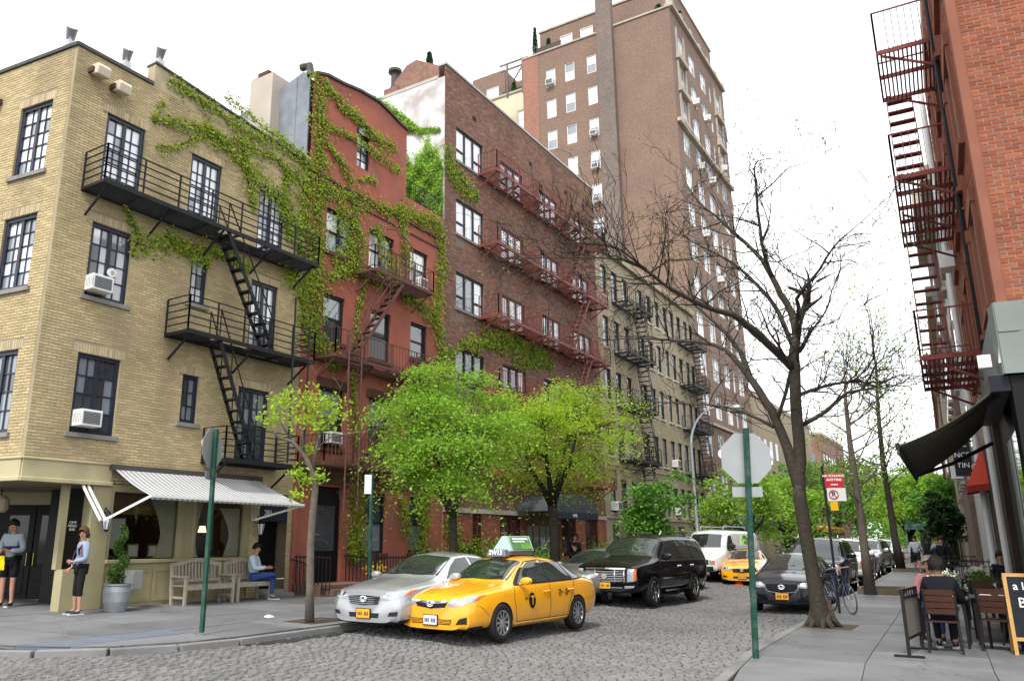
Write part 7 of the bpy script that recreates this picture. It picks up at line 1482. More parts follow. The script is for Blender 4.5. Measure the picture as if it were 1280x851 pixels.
# ------------------------------------------------------------------ people
SKIN = mat('skin', (.42, .22, .15), .55, var=.08); 
def skin_mesh(name, nodes, edges, m, parent, sub_=2, root=0):
    keys = list(nodes); bm = bmesh.new(); lay = bm.verts.layers.skin.verify(); vv = {}
    for k in keys:
        v = bm.verts.new(nodes[k][0]); r = nodes[k][1]; v[lay].radius = (r, r) if not hasattr(r, '__len__') else r; vv[k] = v
    for a, b in edges: bm.edges.new((vv[a], vv[b]))
    vv[keys[root]][lay].use_root = True
    me = bpy.data.meshes.new(name); bm.to_mesh(me); bm.free(); o = bpy.data.objects.new('tmp', me); COL.objects.link(o)
    s_ = o.modifiers.new('s', 'SKIN'); s_.use_smooth_shade = True; q = o.modifiers.new('u', 'SUBSURF'); q.levels = sub_; q.render_levels = sub_
    bpy.context.view_layer.update(); me2 = bpy.data.meshes.new_from_object(o.evaluated_get(bpy.context.evaluated_depsgraph_get())); bpy.data.objects.remove(o)
    me2.name = name; me2.materials.clear(); me2.materials.append(m); me2.polygons.foreach_set('use_smooth', [True]*len(me2.polygons)); return place(name, me2, parent)
def stand():
    J = dict(pel=(0, 0, .95), waist=(0, 0, 1.10), chest=(0, .01, 1.30), nb=(0, -.005, 1.455), neck=(0, .01, 1.51), head=(0, .03, 1.625), crown=(0, .02, 1.70))
    for s, n in ((-1, 'l'), (1, 'r')):
        J.update({'sh'+n: (s*.175, 0, 1.41), 'el'+n: (s*.225, -.03, 1.13), 'wr'+n: (s*.235, .05, .88), 'hip'+n: (s*.095, 0, .92), 'kn'+n: (s*.105, .015, .49), 'an'+n: (s*.11, -.02, .085), 'toe'+n: (s*.125, .15, .03)})
    return J
def person(loc, hd, J, lab, top, bottom, hair_m, hair='short', sleeves=True, legs='long', shoe=None, build_=1.0, hand_dir=None, skinm=None, group=None, sc=1.0, female=False):
    t = thing('person', loc, lab, 'person', group); WL[t.name] = Vector((0, 0, 0)); SK = skinm or SKIN; P = {k: Vector(v) for k, v in J.items()}; b = build_
    hd_ = (P['crown']-P['neck']).normalized(); fw = Vector(J.get('face', (0, 1, 0))).normalized(); rt = fw.cross(hd_).normalized(); fw = hd_.cross(rt).normalized(); rt = -rt
    nodes = {'pel': (P['pel'], .09*b), 'waist': (P['waist'], .075*b), 'chest': (P['chest'], .085*b), 'nb': (P['nb'], .055), 'neck': (P['neck'], .052), 'jaw': (P['head']-hd_*.04+fw*.014, .068), 'head': (P['head']+hd_*.015, .086), 'crown': (P['head']+hd_*.06-fw*.008, .07), 'nose': (P['head']+fw*.088-hd_*.008, .014)}
    E_ = [('pel', 'waist'), ('waist', 'chest'), ('chest', 'nb'), ('nb', 'neck'), ('neck', 'jaw'), ('jaw', 'head'), ('head', 'crown')]; del nodes['nose']
    for n in 'lr':
        d = (P['wr'+n]-P['el'+n]).normalized(); h = P.get('ha'+n, P['wr'+n]+d*.09)-P['wr'+n]; hd2 = h.normalized()
        nodes.update({'sh'+n: (P['sh'+n], .046*b), 'el'+n: (P['el'+n], .04*b), 'wr'+n: (P['wr'+n], .026), 'pa'+n: (P['wr'+n]+hd2*.055, (.036, .018)), 'hip'+n: (P['hip'+n], .088*b), 'kn'+n: (P['kn'+n], .056), 'ca'+n: (P['kn'+n].lerp(P['an'+n], .35), .053), 'an'+n: (P['an'+n], .036), 'toe'+n: (P['toe'+n], .03)})
        E_ += [('chest', 'sh'+n), ('sh'+n, 'el'+n), ('el'+n, 'wr'+n), ('wr'+n, 'pa'+n), ('pel', 'hip'+n), ('hip'+n, 'kn'+n), ('kn'+n, 'ca'+n), ('ca'+n, 'an'+n), ('an'+n, 'toe'+n)]
        side = hd2.cross(fw); side = side.normalized() if side.length > .1 else hd2.orthogonal().normalized(); pal = side.cross(hd2).normalized()
        for i, (l_, o_) in enumerate(((.062, -.026), (.075, -.009), (.07, .009), (.054, .025))):
            b0 = P['wr'+n]+hd2*.092+side*o_; nodes['f%s%d' % (n, i)] = (b0, .0095); nodes['g%s%d' % (n, i)] = (b0+hd2*l_*.55+pal*.012, .0085); nodes['h%s%d' % (n, i)] = (b0+hd2*l_*.85+pal*.035, .007)
            E_ += [('pa'+n, 'f%s%d' % (n, i)), ('f%s%d' % (n, i), 'g%s%d' % (n, i)), ('g%s%d' % (n, i), 'h%s%d' % (n, i))]
        nodes['t1'+n] = (P['wr'+n]+hd2*.06-side*.042+pal*.012, .011); nodes['t2'+n] = (P['wr'+n]+hd2*.095-side*.055+pal*.024, .009); E_ += [('pa'+n, 't1'+n), ('t1'+n, 't2'+n)]
    skin_mesh('body', nodes, E_, SK, t, 1)
    # face
    mb = MB(); c = P['head']
    for s in (-1, 1): e = c+fw*.078+rt*s*.03+hd_*.02; mb.tube([e, e+fw*.006], .009, 8)
    mb.build('eyes', mat('eye_dark', (.02, .015, .012), .3), t, kind='stuff')
    mb = MB(); mb.tube([c+fw*.076+hd_*.025, c+fw*.1-hd_*.012, c+fw*.082-hd_*.022], [.008, .013, .008], 8); mb.build('nose', SK, t, smooth=True)
    mb = MB(); mb.tube([c+fw*.078-hd_*.045-rt*.022, c+fw*.086-hd_*.045, c+fw*.078-hd_*.045+rt*.022], .006, 6); mb.build('mouth', mat('lips', (.3, .1, .085), .5), t)
    for s in (-1, 1): mb = MB(); mb.tube([c+rt*s*.085+hd_*.025, c+rt*s*.095, c+rt*s*.083-hd_*.025], [.012, .016, .009], 7); mb.build('ear', SK, t, smooth=True)
    # hair: a shell with a ragged lower edge
    mb = MB(); r = random.Random(len(lab)); rows = []; low = {'short': -.35, 'bob': -.95, 'curly': -.55, 'long': -1.2}[hair]; pf = .02 if hair != 'curly' else .045
    for j in range(9):
        th = math.pi*.5-(math.pi*.5-low)*j/8*1.0; row = []
        for k in range(22):
            a = 2*math.pi*k/22; front = max(0, math.cos(a)); th2 = max(th, .42*front+(-.5 if hair == 'none' else -.0)+low*(1-front)) if front > .25 else th
            R_ = .108+pf*(.5+.5*math.sin(k*2.3+j*1.7)) + (.015 if j > 5 and hair in ('bob', 'long') else 0)
            row.append(c+hd_*(.035+R_*1.12*math.sin(th2))+(fw*math.cos(a)*1.02+rt*math.sin(a)*.92)*R_*math.cos(th2)*(1 if th2 > -.6 else 1.25)-fw*.012)
        rows.append(row)
    mb.grid(rows, close=True); mb.build('hair', hair_m, t, smooth=True)
    # clothes
    k = .017; n2 = {'pel': (P['pel'], .135*b), 'waist': (P['waist'], .118*b), 'chest': (P['chest'], .14*b), 'nb': (P['nb']-hd_*.015, .08)}; e2 = [('pel', 'waist'), ('waist', 'chest'), ('chest', 'nb')]
    if female: n2['waist'] = (P['waist'], .112*b); n2['bust'] = (P['chest']+fw*.045-hd_*.02, .088*b); e2.append(('chest', 'bust'))
    for n in 'lr':
        w = P['el'+n].lerp(P['wr'+n], .92) if sleeves else P['sh'+n].lerp(P['el'+n], .6)
        n2['sh'+n] = (P['sh'+n], .09*b); e2.append(('chest', 'sh'+n))
        if sleeves: n2['el'+n] = (P['el'+n], .066*b); n2['wr'+n] = (w, .048); e2 += [('sh'+n, 'el'+n), ('el'+n, 'wr'+n)]
        else: n2['el'+n] = (w, .06*b); e2.append(('sh'+n, 'el'+n))
    skin_mesh('shirt', n2, e2, top, t, 2)
    n3 = {'pel': (P['pel'], .125*b)}; e3 = []
    for n in 'lr':
        n3['hip'+n] = (P['hip'+n], .102*b); e3 += [('pel', 'hip'+n)]
        if legs == 'shorts': n3['kn'+n] = (P['hip'+n].lerp(P['kn'+n], .85), .098*b); e3.append(('hip'+n, 'kn'+n))
        else:
            n3['kn'+n] = (P['kn'+n], .066); e3.append(('hip'+n, 'kn'+n)); f_ = .35 if legs == 'capri' else .93; n3['an'+n] = (P['kn'+n].lerp(P['an'+n], f_), .060 if legs == 'capri' else .055); e3.append(('kn'+n, 'an'+n))
    skin_mesh('trousers', n3, e3, bottom, t, 2)
    for n in 'lr':
        a, o = P['an'+n], P['toe'+n]; d = (o-a); d.z = 0; d = d.normalized() if d.length > .01 else Vector((0, 1, 0)); heel = Vector((a.x, a.y, o.z+.005))-d*.045
        skin_mesh('shoe', {'h': (heel+V(0, 0, .012), .042), 'm': (heel+d*.1+V(0, 0, .014), .045), 't': (o+d*.02+V(0, 0, .006), .04), 'u': (a-V(0, 0, .02), .045)}, [('h', 'm'), ('m', 't'), ('h', 'u')], shoe or mat('dark_shoe', (.02, .022, .03), .6), t, 1)
        mb = MB(); s_ = d.cross(V(0, 0, 1))*.045; q0, q1 = heel-d*.04, o+d*.055; zz = min(heel.z, o.z)-.028; mb.hexa([V(*(q0-s_).xy, zz), V(*(q0+s_).xy, zz), V(*(q1+s_*.9).xy, zz), V(*(q1-s_*.9).xy, zz), V(*(q0-s_).xy, zz+.024), V(*(q0+s_).xy, zz+.024), V(*(q1+s_*.9).xy, zz+.024), V(*(q1-s_*.9).xy, zz+.024)]); mb.build('shoe_sole', mat('pale_sole', (.5, .5, .5), .7), t)
    t.rotation_euler = (0, 0, hd); t.scale = (sc,)*3; return t
HBR = mat('brown_hair', (.085, .04, .02), .6, var=.3, vs=40, bump=.6, bs=90); HBK = mat('black_hair', (.012, .01, .009), .6, bump=.6, bs=90); HGR = mat('grey_hair', (.3, .28, .26), .7, var=.2)
BLUEG = mat('grey_blue_knit', (.24, .29, .38), .9, var=.12, vs=6); LEGG = mat('black_cloth', (.01, .01, .012), .85); GRYH = mat('grey_hoodie', (.27, .31, .35), .9, var=.12); JEAN = mat('blue_denim', (.03, .065, .2), .9, var=.25, vs=9); PINKC = mat('pink_cotton', (.6, .25, .26), .9); DARKJ = mat('dark_jacket', (.006, .007, .011), .85, var=.2); PALE = mat('pale_blue_shirt', (.42, .5, .56), .9, var=.1)
# woman by the planter, looking left, one forearm across
J = stand(); J.update(wrl=(-.05, .2, 1.06), ell=(-.235, .0, 1.12), hal=(.03, .23, 1.07), elr=(.25, -.02, 1.14), wrr=(.27, .12, .93), har=(.29, .2, .88), face=(-.75, .66, -.05), knr=(.11, .03, .49), anr=(.13, .0, .085), toer=(.17, .16, .03))
w = person((-15.76, 9.98, sz(-15.76)), rad(165), J, 'woman in grey blue top and black cropped leggings standing by the planter', BLUEG, LEGG, HBR, 'bob', True, 'capri', mat('navy_trainer', (.02, .035, .06), .6), .92, female=True, sc=.97)
mb = MB(); mb.tube([(-.13, .02, 1.44), (-.02, .16, 1.28), (.12, .17, 1.06), (.19, .1, .97)], .011, 6); mb.tube([(-.13, .0, 1.44), (0, -.13, 1.25), (.19, .02, .97)], .011, 6); o = mb.build('bag_strap', mat('purple_strap', (.09, .06, .16), .8)); o.parent = w
# man in the doorway looking at his phone
J = stand(); J.update(ell=(-.25, .02, 1.14), elr=(.25, .02, 1.14), wrl=(-.08, .24, 1.12), wrr=(.10, .25, 1.10), hal=(-.02, .31, 1.15), har=(.03, .32, 1.13), head=(0, .055, 1.615), crown=(0, .075, 1.69), face=(0, .85, -.55))
m = person((-18.3, 9.9, sz(-18.3)), rad(-150), J, 'man in grey hooded top and dark shorts looking at a phone by black doors', GRYH, LEGG, HBK, 'short', True, 'shorts', None, 1.05, sc=1.05)
mb = MB(); mb.lathe((0, .01, 1.12), [(.152, 0), (.165, .05), (.168, .1)], 20); mb.v = [(x, y*.82+.005, z) for x, y, z in mb.v]; o = mb.build('chest_band', mat('navy_band', (.012, .02, .06), .9)); o.parent = m
mb = MB(); mb.box(-.02, .05, .31, .32, 1.12, 1.25); tag(mb.build('phone', BLACK), 'black phone held by the man at the doors', 'phone').matrix_world = Matrix.Translation((-18.3, 9.9, sz(-18.3))) @ Matrix.Rotation(rad(-150), 4, 'Z')
YB = mat('yellow_bag', (.75, .55, .0), .5); mb = MB(); mb.grid([[(x*(1-.35*abs(j-2)/2)+.05+.03*math.sin(j), .28+.02*math.sin(x*40+j), 1.08-.075*j) for x in (-.1, -.05, 0, .05, .1)] for j in range(5)]); o = mb.build('yellow_bag', YB); o.modifiers.new('s', 'SOLIDIFY').thickness = .02; tag(o, 'crumpled yellow bag hanging from the hands of the man at the doors', 'bag').matrix_world = Matrix.Translation((-18.3, 9.9, sz(-18.3))) @ Matrix.Rotation(rad(-150), 4, 'Z')
def sit(h=.46):
    J = stand(); J.update(pel=(0, 0, h+.1), waist=(0, -.03, h+.25), chest=(0, -.03, h+.45), nb=(0, -.01, h+.60), neck=(0, .01, h+.655), head=(0, .04, h+.77), crown=(0, .035, h+.845))
    for s, n in ((-1, 'l'), (1, 'r')): J.update({'sh'+n: (s*.175, -.03, h+.555), 'el'+n: (s*.23, .06, h+.3), 'wr'+n: (s*.12, .27, h+.26), 'hip'+n: (s*.095, .03, h+.085), 'kn'+n: (s*.12, .46, h+.06), 'an'+n: (s*.11, .44, .09), 'toe'+n: (s*.12, .6, .03)})
    return J
# seated on the second bench, legs crossed
J = sit(.46); J.update(knr=(.02, .47, .62), anr=(-.22, .50, .52), toer=(-.3, .62, .52), wrl=(-.05, .3, .78), wrr=(.1, .34, .78), face=(.3, 1, 0))
person((-15.92, 14.82, sz(-15.9)), rad(-60), J, 'man in a pale shirt and blue jeans sitting cross legged on the second bench', PALE, JEAN, HBK, 'short', True, 'long', mat('navy_trainer', (0, 0, 0)))
# diner seen from behind and the woman facing him
J = sit(.46); J.update(face=(0, 1, -.2), wrl=(-.15, .35, .72), wrr=(.16, .35, .74), elr=(.27, .1, .74))
person((-.86, 15.02, .15), rad(3), J, 'diner in a dark jacket with curly black hair seen from behind on a slatted chair', DARKJ, DARKJ, HBK, 'curly', True, 'long', None, 1.15)
J = sit(.46); J.update(wrl=(-.12, .36, .78), wrr=(.15, .36, .78))
person((-1.08, 16.75, .15), rad(178), J, 'person in a pink top facing the diner across the table', PINKC, JEAN, HGR, 'short', True, 'long', None)
# walkers
J = stand(); J.update(ell=(-.26, -.08, 1.14), wrl=(-.27, -.02, .9), elr=(.26, .06, 1.14), wrr=(.25, .2, .93), knl=(-.1, .16, .53), anl=(-.11, .1, .12), toel=(-.12, .26, .06), knr=(.1, -.06, .49), anr=(.1, -.26, .12), toer=(.11, -.12, .03))
person((-3.55, 47.5, .15), rad(178), J, 'man in a grey sweater and black shorts walking up the right pavement', GRYH, LEGG, HBK, 'short', True, 'shorts', None, 1.08, sc=1.05)
J = stand(); J.update(ell=(-.25, .06, 1.16), wrl=(.04, .22, 1.2), elr=(.25, .06, 1.16), wrr=(-.06, .24, 1.17))
person((-2.5, 46, .15), rad(170), J, 'person in a slate blue top with folded arms near the iron fence', BLUEG, DARKJ, HBR, 'short', True, 'long', None)
J = stand(); J.update(face=(.2, 1, -.3), wrr=(.2, .22, .98), knl=(-.1, .14, .52), anl=(-.1, .12, .1), toel=(-.11, .26, .04))
person((-11.75, 24.9, .27), rad(-120), J, 'woman in black with long dark hair beside the black luxury vehicle', LEGG, LEGG, HBK, 'long', True, 'long', None, .95, female=True)
J = sit(.46); person((.0, 24.6, .15), rad(175), J, 'person in dark clothes sitting at the far tables by the fence', DARKJ, LEGG, HBK, 'short', True, 'long', None)
J = stand(); person((-1.9, 38, .15), rad(150), J, 'person in dark clothes standing by the iron fence', DARKJ, LEGG, HBK, 'short', True, 'long', None)

# ------------------------------------------------------------------ street furniture
TEAK = mat('weathered_teak', (.33, .29, .24), .85, var=.3, vs=7, bump=.3, bs=40)
def bench(x, y0, y1, z, lab, arch):
    t = thing('garden_bench', (x, (y0+y1)/2, z), lab, 'bench', 'wooden benches before the cafe'); n = 6
    for i in range(6): mb = MB(); d = .02+i*.08; mb.box(x-d-.065, x-d, y0+.02, y1-.02, z+.42, z+.445); mb.build('seat_slat', TEAK, t)
    for y in (y0, y1-.06):
        mb = MB(); mb.box(x-.06, x, y, y+.06, z, z+.62); mb.build('leg', TEAK, t); mb = MB(); mb.hexa([(x-.52, y, z), (x-.46, y, z), (x-.46, y+.06, z), (x-.52, y+.06, z), (x-.60, y, z+.93), (x-.54, y, z+.93), (x-.54, y+.06, z+.93), (x-.60, y+.06, z+.93)]); mb.build('leg', TEAK, t)
        mb = MB(); mb.box(x-.56, x+.03, y-.01, y+.07, z+.62, z+.655); mb.build('armrest', TEAK, t); mb = MB(); mb.box(x-.48, x-.03, y+.01, y+.05, z+.15, z+.2); mb.build('stretcher', TEAK, t)
    mb = MB(); mb.box(x-.03, x-.0, y0+.06, y1-.06, z+.34, z+.418); mb.build('apron', TEAK, t)
    pts = np.linspace(y0+.06, y1-.06, 15); zt = [z+.88+(arch*math.sin(math.pi*k/14)**2) for k in range(15)]; mb = MB()
    for a, b, za, zb in zip(pts, pts[1:], zt, zt[1:]): mb.hexa([(x-.60, a, za-.03), (x-.56, a, za-.03), (x-.56, b, zb-.03), (x-.60, b, zb-.03), (x-.605, a, za+.06), (x-.565, a, za+.06), (x-.565, b, zb+.06), (x-.605, b, zb+.06)])
    mb.build('top_rail', TEAK, t)
    mb = MB(); mb.box(x-.56, x-.52, y0+.06, y1-.06, z+.5, z+.56); mb.build('lower_rail', TEAK, t)
    for y in np.arange(y0+.12, y1-.12, .095):
        k = (y-y0)/(y1-y0); mb = MB(); h = z+.86+arch*math.sin(math.pi*k)**2; mb.hexa([(x-.555, y, z+.55), (x-.535, y, z+.55), (x-.535, y+.045, z+.55), (x-.555, y+.045, z+.55), (x-.595, y, h), (x-.575, y, h), (x-.575, y+.045, h), (x-.595, y+.045, h)]); mb.build('back_slat', TEAK, t)
bench(-15.66, 12.52, 13.98, sz(-15.9), 'long weathered wooden bench with an arched back under the cafe window', .1); bench(-15.66, 14.08, 15.2, sz(-15.9), 'shorter wooden bench with a seated man beside the dark side door', .08)
# planter with a clipped spiral bush
t = thing('planter', (-15.83, 10.9, sz(-15.8)), 'round grey zinc planter before the cafe corner', 'planter'); z = sz(-15.8); mb = MB(); ZN = mat('zinc', (.25, .28, .3), .55, .3, var=.3, vs=4, bump=.2, bs=20)
mb.lathe((-15.83, 10.9, z), [(.21, 0), (.265, .2), (.28, .4), (.265, .51), (.285, .53), (.285, .56), (.25, .56), (.24, .48)], 24); mb.build('pot', ZN, t, smooth=False); mb = MB(); mb.lathe((-15.83, 10.9, z), [(.245, .47), (.0, .5)], 14); mb.build('soil', SOIL, t)
t = thing('topiary', (-15.83, 10.9, z+.5), 'spiral clipped evergreen growing in the zinc planter', 'shrub'); mb = MB(); r = random.Random(2)
for k in range(3200):
    s_ = r.random(); a = s_*4.2*math.pi+2.2; q = .16*(1-s_*.72); c = Vector((-15.83+q*math.cos(a)*.75, 10.9+q*math.sin(a)*.75, z+.6+s_*1.15)); v = Vector((r.gauss(0, 1), r.gauss(0, 1), r.gauss(0, 1))).normalized()*r.uniform(.5, 1)*.17*(1-s_*.62); mb.leaf(c+v, .055, None, r)
mb.build('foliage', LM_DK, t, kind='stuff'); mb = MB(); mb.tube([(-15.83, 10.9, z+.45), (-15.83, 10.9, z+1.7)], .025, 6); mb.build('stem', BARKD, t)
slab_box('meter_box', mat('meter_grey', (.28, .29, .29), .5), None, -16.42, -16.1, 11.45, 11.7, .75, 1.15, .01, label='small grey meter box on the wall behind the zinc planter', cat='box')
# stop signs seen from behind
GPOLE = mat('green_sign_post', (.012, .065, .045), .5, var=.4, vs=8, dirt=.4, ds=5, dcol=(.12, .13, .12)); SBACK = mat('sign_back_aluminium', (.33, .345, .35), .45, .5, var=.15, vs=3); SFACE = mat('stop_red', (.5, .02, .02), .4)
def stop_sign(base, top, zc, yaw, rr, lab, faced, pl):
    t = thing('stop_sign', base, lab, 'sign', 'stop signs seen from behind'); b, e = Vector(base), Vector(top); mb = MB()
    ax = (e-b).normalized(); u = Vector((math.cos(yaw), math.sin(yaw), 0)); n = u.cross(V(0, 0, 1)); sgn = 1
    for s in (-1, 1): mb.hexa([b+u*(s*.03-.008)-n*.03, b+u*(s*.03+.008)-n*.03, b+u*(s*.03+.008)+n*.03, b+u*(s*.03-.008)+n*.03]+[q+(e-b) for q in (b+u*(s*.03-.008)-n*.03, b+u*(s*.03+.008)-n*.03, b+u*(s*.03+.008)+n*.03, b+u*(s*.03-.008)+n*.03)])
    mb.hexa([b-u*.03+n*.02, b+u*.03+n*.02, b+u*.03+n*.03, b-u*.03+n*.03]+[q+(e-b) for q in (b-u*.03+n*.02, b+u*.03+n*.02, b+u*.03+n*.03, b-u*.03+n*.03)]); mb.build('post', GPOLE, t)
    mb = MB()
    for k in range(22): q = b.lerp(e, (k+.8)/23); mb.tube([q+n*.0305, q+n*.0325], .011, 6)
    mb.build('punched_holes', BLACK, t, kind='stuff')
    c = b.lerp(e, (zc-b.z)/(e.z-b.z))-n*.045; pts = [c+u*rr*math.cos(math.pi/8+k*math.pi/4)+V(0, 0, 1)*rr*math.sin(math.pi/8+k*math.pi/4) for k in range(8)]
    mb = MB(); mb.prism(pts, -n*.006); o = mb.build('plate', SBACK, t); WL[o.name] = Vector(base)
    mb = MB(); q = [c-n*.0075+(p-c)*.985 for p in pts]; mb.poly(q); mb.build('face', SFACE, o); text_mesh('STOP', rr*.85, 'lettering', WHITEP, t, c-n*.011, -u, (0, 0, 1), bold=.008)
    for zz in (-.2, .2):
        q = c+V(0, 0, zz); mb = MB(); mb.tube([q+n*.001, q+n*.012], .016, 6); mb.build('bolt', STEEL, t)
    if pl: w, h, dz = pl; c2 = b.lerp(e, (zc-rr-dz-b.z)/(e.z-b.z))-n*.045; mb = MB(); mb.hexa([c2-u*w/2-V(0, 0, h/2), c2+u*w/2-V(0, 0, h/2), c2+u*w/2-V(0, 0, h/2)-n*.005, c2-u*w/2-V(0, 0, h/2)-n*.005, c2-u*w/2+V(0, 0, h/2), c2+u*w/2+V(0, 0, h/2), c2+u*w/2+V(0, 0, h/2)-n*.005, c2-u*w/2+V(0, 0, h/2)-n*.005]); mb.build('plate', SBACK, t)
    return t
stop_sign((-3.16, 12.66, .15), (-3.02, 12.66, 3.47), 3.02, rad(33), .41, 'big grey back of a stop sign on a green post at the right kerb', 0, (.46, .15, .1))
stop_sign((-11.42, 9.54, .3), (-11.43, 9.54, 3.72), 3.38, rad(112), .38, 'narrow edge on stop sign on a green post at the left corner', 0, (.4, .14, .1))
# no standing sign with the bicycle
t = thing('parking_sign', (-3.32, 21.3, .15), 'red and white no standing sign with a yellow tag on a dark post', 'sign'); mb = MB(); mb.bar((-3.32, 21.3, .1), (-3.36, 21.3, 3.55), .06, .05); mb.build('post', BLACK, t)
u = Vector((math.cos(rad(22)), math.sin(rad(22)), 0)); n = Vector((u.y, -u.x, 0)); c = Vector((-3.14, 21.3, 3.2))+n*.05
def fl(mb, c, w, h, d=.006): mb.hexa([c-u*w/2-V(0, 0, h/2), c+u*w/2-V(0, 0, h/2), c+u*w/2-V(0, 0, h/2)-n*d, c-u*w/2-V(0, 0, h/2)-n*d, c-u*w/2+V(0, 0, h/2), c+u*w/2+V(0, 0, h/2), c+u*w/2+V(0, 0, h/2)-n*d, c-u*w/2+V(0, 0, h/2)-n*d])
mb = MB(); fl(mb, c+V(0, 0, .0), .42, .33); mb.build('red_plate', mat('sign_red', (.55, .015, .03), .4), t); text_mesh('NO STANDING', .072, 'lettering', WHITEP, t, c+n*.004+V(0, 0, .105), u, (0, 0, 1), bold=.003); text_mesh('ANYTIME', .082, 'lettering', WHITEP, t, c+n*.004+V(0, 0, .01), u, (0, 0, 1), bold=.003)
mb = MB(); fl(mb, c+n*.006-V(0, 0, .1), .16, .03, .004); mb.build('arrow', WHITEP, t)
c2 = c-V(0, 0, .335)+u*.03; mb = MB(); fl(mb, c2, .42, .31); mb.build('white_plate', mat('sign_white', (.7, .7, .7), .4), t); mb = MB(); mb.tube([c2-u*.07+n*.006+(u*math.cos(a)+V(0, 0, 1)*math.sin(a))*.1 for a in np.linspace(0, 2*math.pi, 21)], .013, 5, cap=False); mb.bar(c2-u*.14+n*.006+V(0, 0, .07), c2+n*.006-V(0, 0, .07), .02, .01); mb.build('red_ring', mat('sign_red', (0, 0, 0)), t); text_mesh('P', .15, 'lettering', BLACK, t, c2-u*.07+n*.004, u, (0, 0, 1), bold=.004)
c3 = c2-V(0, 0, .27)-u*.08; mb = MB(); fl(mb, c3, .17, .21); mb.build('yellow_tag', mat('sign_yellow', (.8, .42, .01), .4), t)
t = thing('parking_sign', (-11.0, 13.42, .27), 'green signpost seen edge on before the red house', 'sign'); mb = MB(); mb.bar((-11.0, 13.42, .2), (-11.02, 13.42, 3.2), .06, .05); mb.build('post', GPOLE, t); mb = MB(); mb.hexa([(-11.02, 13.4, 2.75), (-11.0, 13.39, 2.75), (-11.08, 13.27, 2.75), (-11.1, 13.28, 2.75), (-11.02, 13.4, 3.15), (-11.0, 13.39, 3.15), (-11.08, 13.27, 3.15), (-11.1, 13.28, 3.15)]); mb.build('plate', mat('sign_white', (0, 0, 0)), t)
# bicycle chained to the post
def bike(loc, hd, lab):
    t = thing('bicycle', loc, lab, 'bicycle'); BL = mat('blue_frame', (.02, .05, .2), .3, coat=1); 
    def wheel_(x):
        w = thing('wheel', (x, 0, .34), None, None); w.parent = t; mb = MB(); mb.tube([(x+.33*math.cos(a), 0, .34+.33*math.sin(a)) for a in np.linspace(0, 2*math.pi, 33)], .017, 6, cap=False); q = mb.build('tyre', mat('grey_tyre', (.1, .1, .1), .8), None); q.data.transform(Matrix.Translation((-x, 0, -.34))); q.parent = w
        mb = MB(); mb.tube([(x+.31*math.cos(a), 0, .34+.31*math.sin(a)) for a in np.linspace(0, 2*math.pi, 33)], .01, 5, cap=False)
        for k in range(14): a = k*2*math.pi/14; mb.tube([(x, .02*(-1)**k, .34), (x+.31*math.cos(a), 0, .34+.31*math.sin(a))], .0022, 3, cap=False)
        mb.tube([(x, -.05, .34), (x, .05, .34)], .02, 8); q = mb.build('rim', STEEL, None); q.data.transform(Matrix.Translation((-x, 0, -.34))); q.parent = w
    wheel_(-.52); wheel_(.53)
    A, B, C_, D_, H_ = V(-.52, 0, .34), V(-.1, 0, .3), V(-.22, 0, .85), V(.36, 0, .9), V(.40, 0, .78); mb = MB()
    for p, q in ((B, C_), (B, H_), (C_-V(-.02, 0, .06), D_-V(0, 0, .03)), (D_, H_)): mb.tube([p, q], .017, 8)
    for s in (-.05, .05): mb.tube([A+V(0, s, 0), B+V(0, s*.6, 0)], .01, 6); mb.tube([A+V(0, s, 0), C_-V(-.02, 0, .08)], .009, 6); mb.tube([H_+V(.01, s*.6, -.04), V(.53, s, .34)], .012, 6)
    o = mb.build('frame', BL); o.parent = t
    mb = MB(); mb.tube([C_, C_+V(-.02, 0, .1)], .013, 6); mb.lathe(V(-.26, 0, .95), [(.05, 0), (.08, .03), (.05, .06)], 10); o = mb.build('saddle', BLACK); o.parent = t
    mb = MB(); mb.tube([D_, D_+V(-.02, 0, .12)], .013, 6); mb.tube([V(.22, -.28, 1.0), V(.36, -.2, 1.03), V(.35, 0, 1.02), V(.36, .2, 1.03), V(.22, .28, 1.0)], .012, 7); o = mb.build('handlebar', STEEL); o.parent = t
    mb = MB(); mb.lathe(B, [(.09, -.01), (.09, .01)], 14); mb.v = [(x, z-.3+.03*0, .3+y) for x, y, z in mb.v]; mb.tube([B+V(0, .05, 0), B+V(.1, .05, -.13), B+V(.1, .14, -.13)], .01, 5); mb.tube([B+V(0, -.05, 0), B+V(-.1, -.05, .13), B+V(-.1, -.14, .13)], .01, 5); o = mb.build('crank', STEEL); o.parent = t
    mb = MB()
    for z in np.linspace(.72, .98, 6): mb.tube([(.58+.1*math.cos(a)*(1+(z-.72)*.5), .13*math.sin(a)*(1+(z-.72)*.5), z) for a in np.linspace(0, 2*math.pi, 13)], .004, 4, cap=False)
    for k in range(14): a = 2*math.pi*k/14; mb.tube([(.58+.1*math.cos(a), .13*math.sin(a), .72), (.58+.115*math.cos(a), .15*math.sin(a), .98)], .004, 4, cap=False)
    o = mb.build('basket', BLACK); o.parent = t
    t.location = loc; t.rotation_euler = (0, 0, hd); return t
b_ = bike((-3.3, 21.6, .15), rad(-58), 'blue bicycle with a wire basket leaning on the signpost'); b_.rotation_euler = (rad(6), 0, rad(-58))
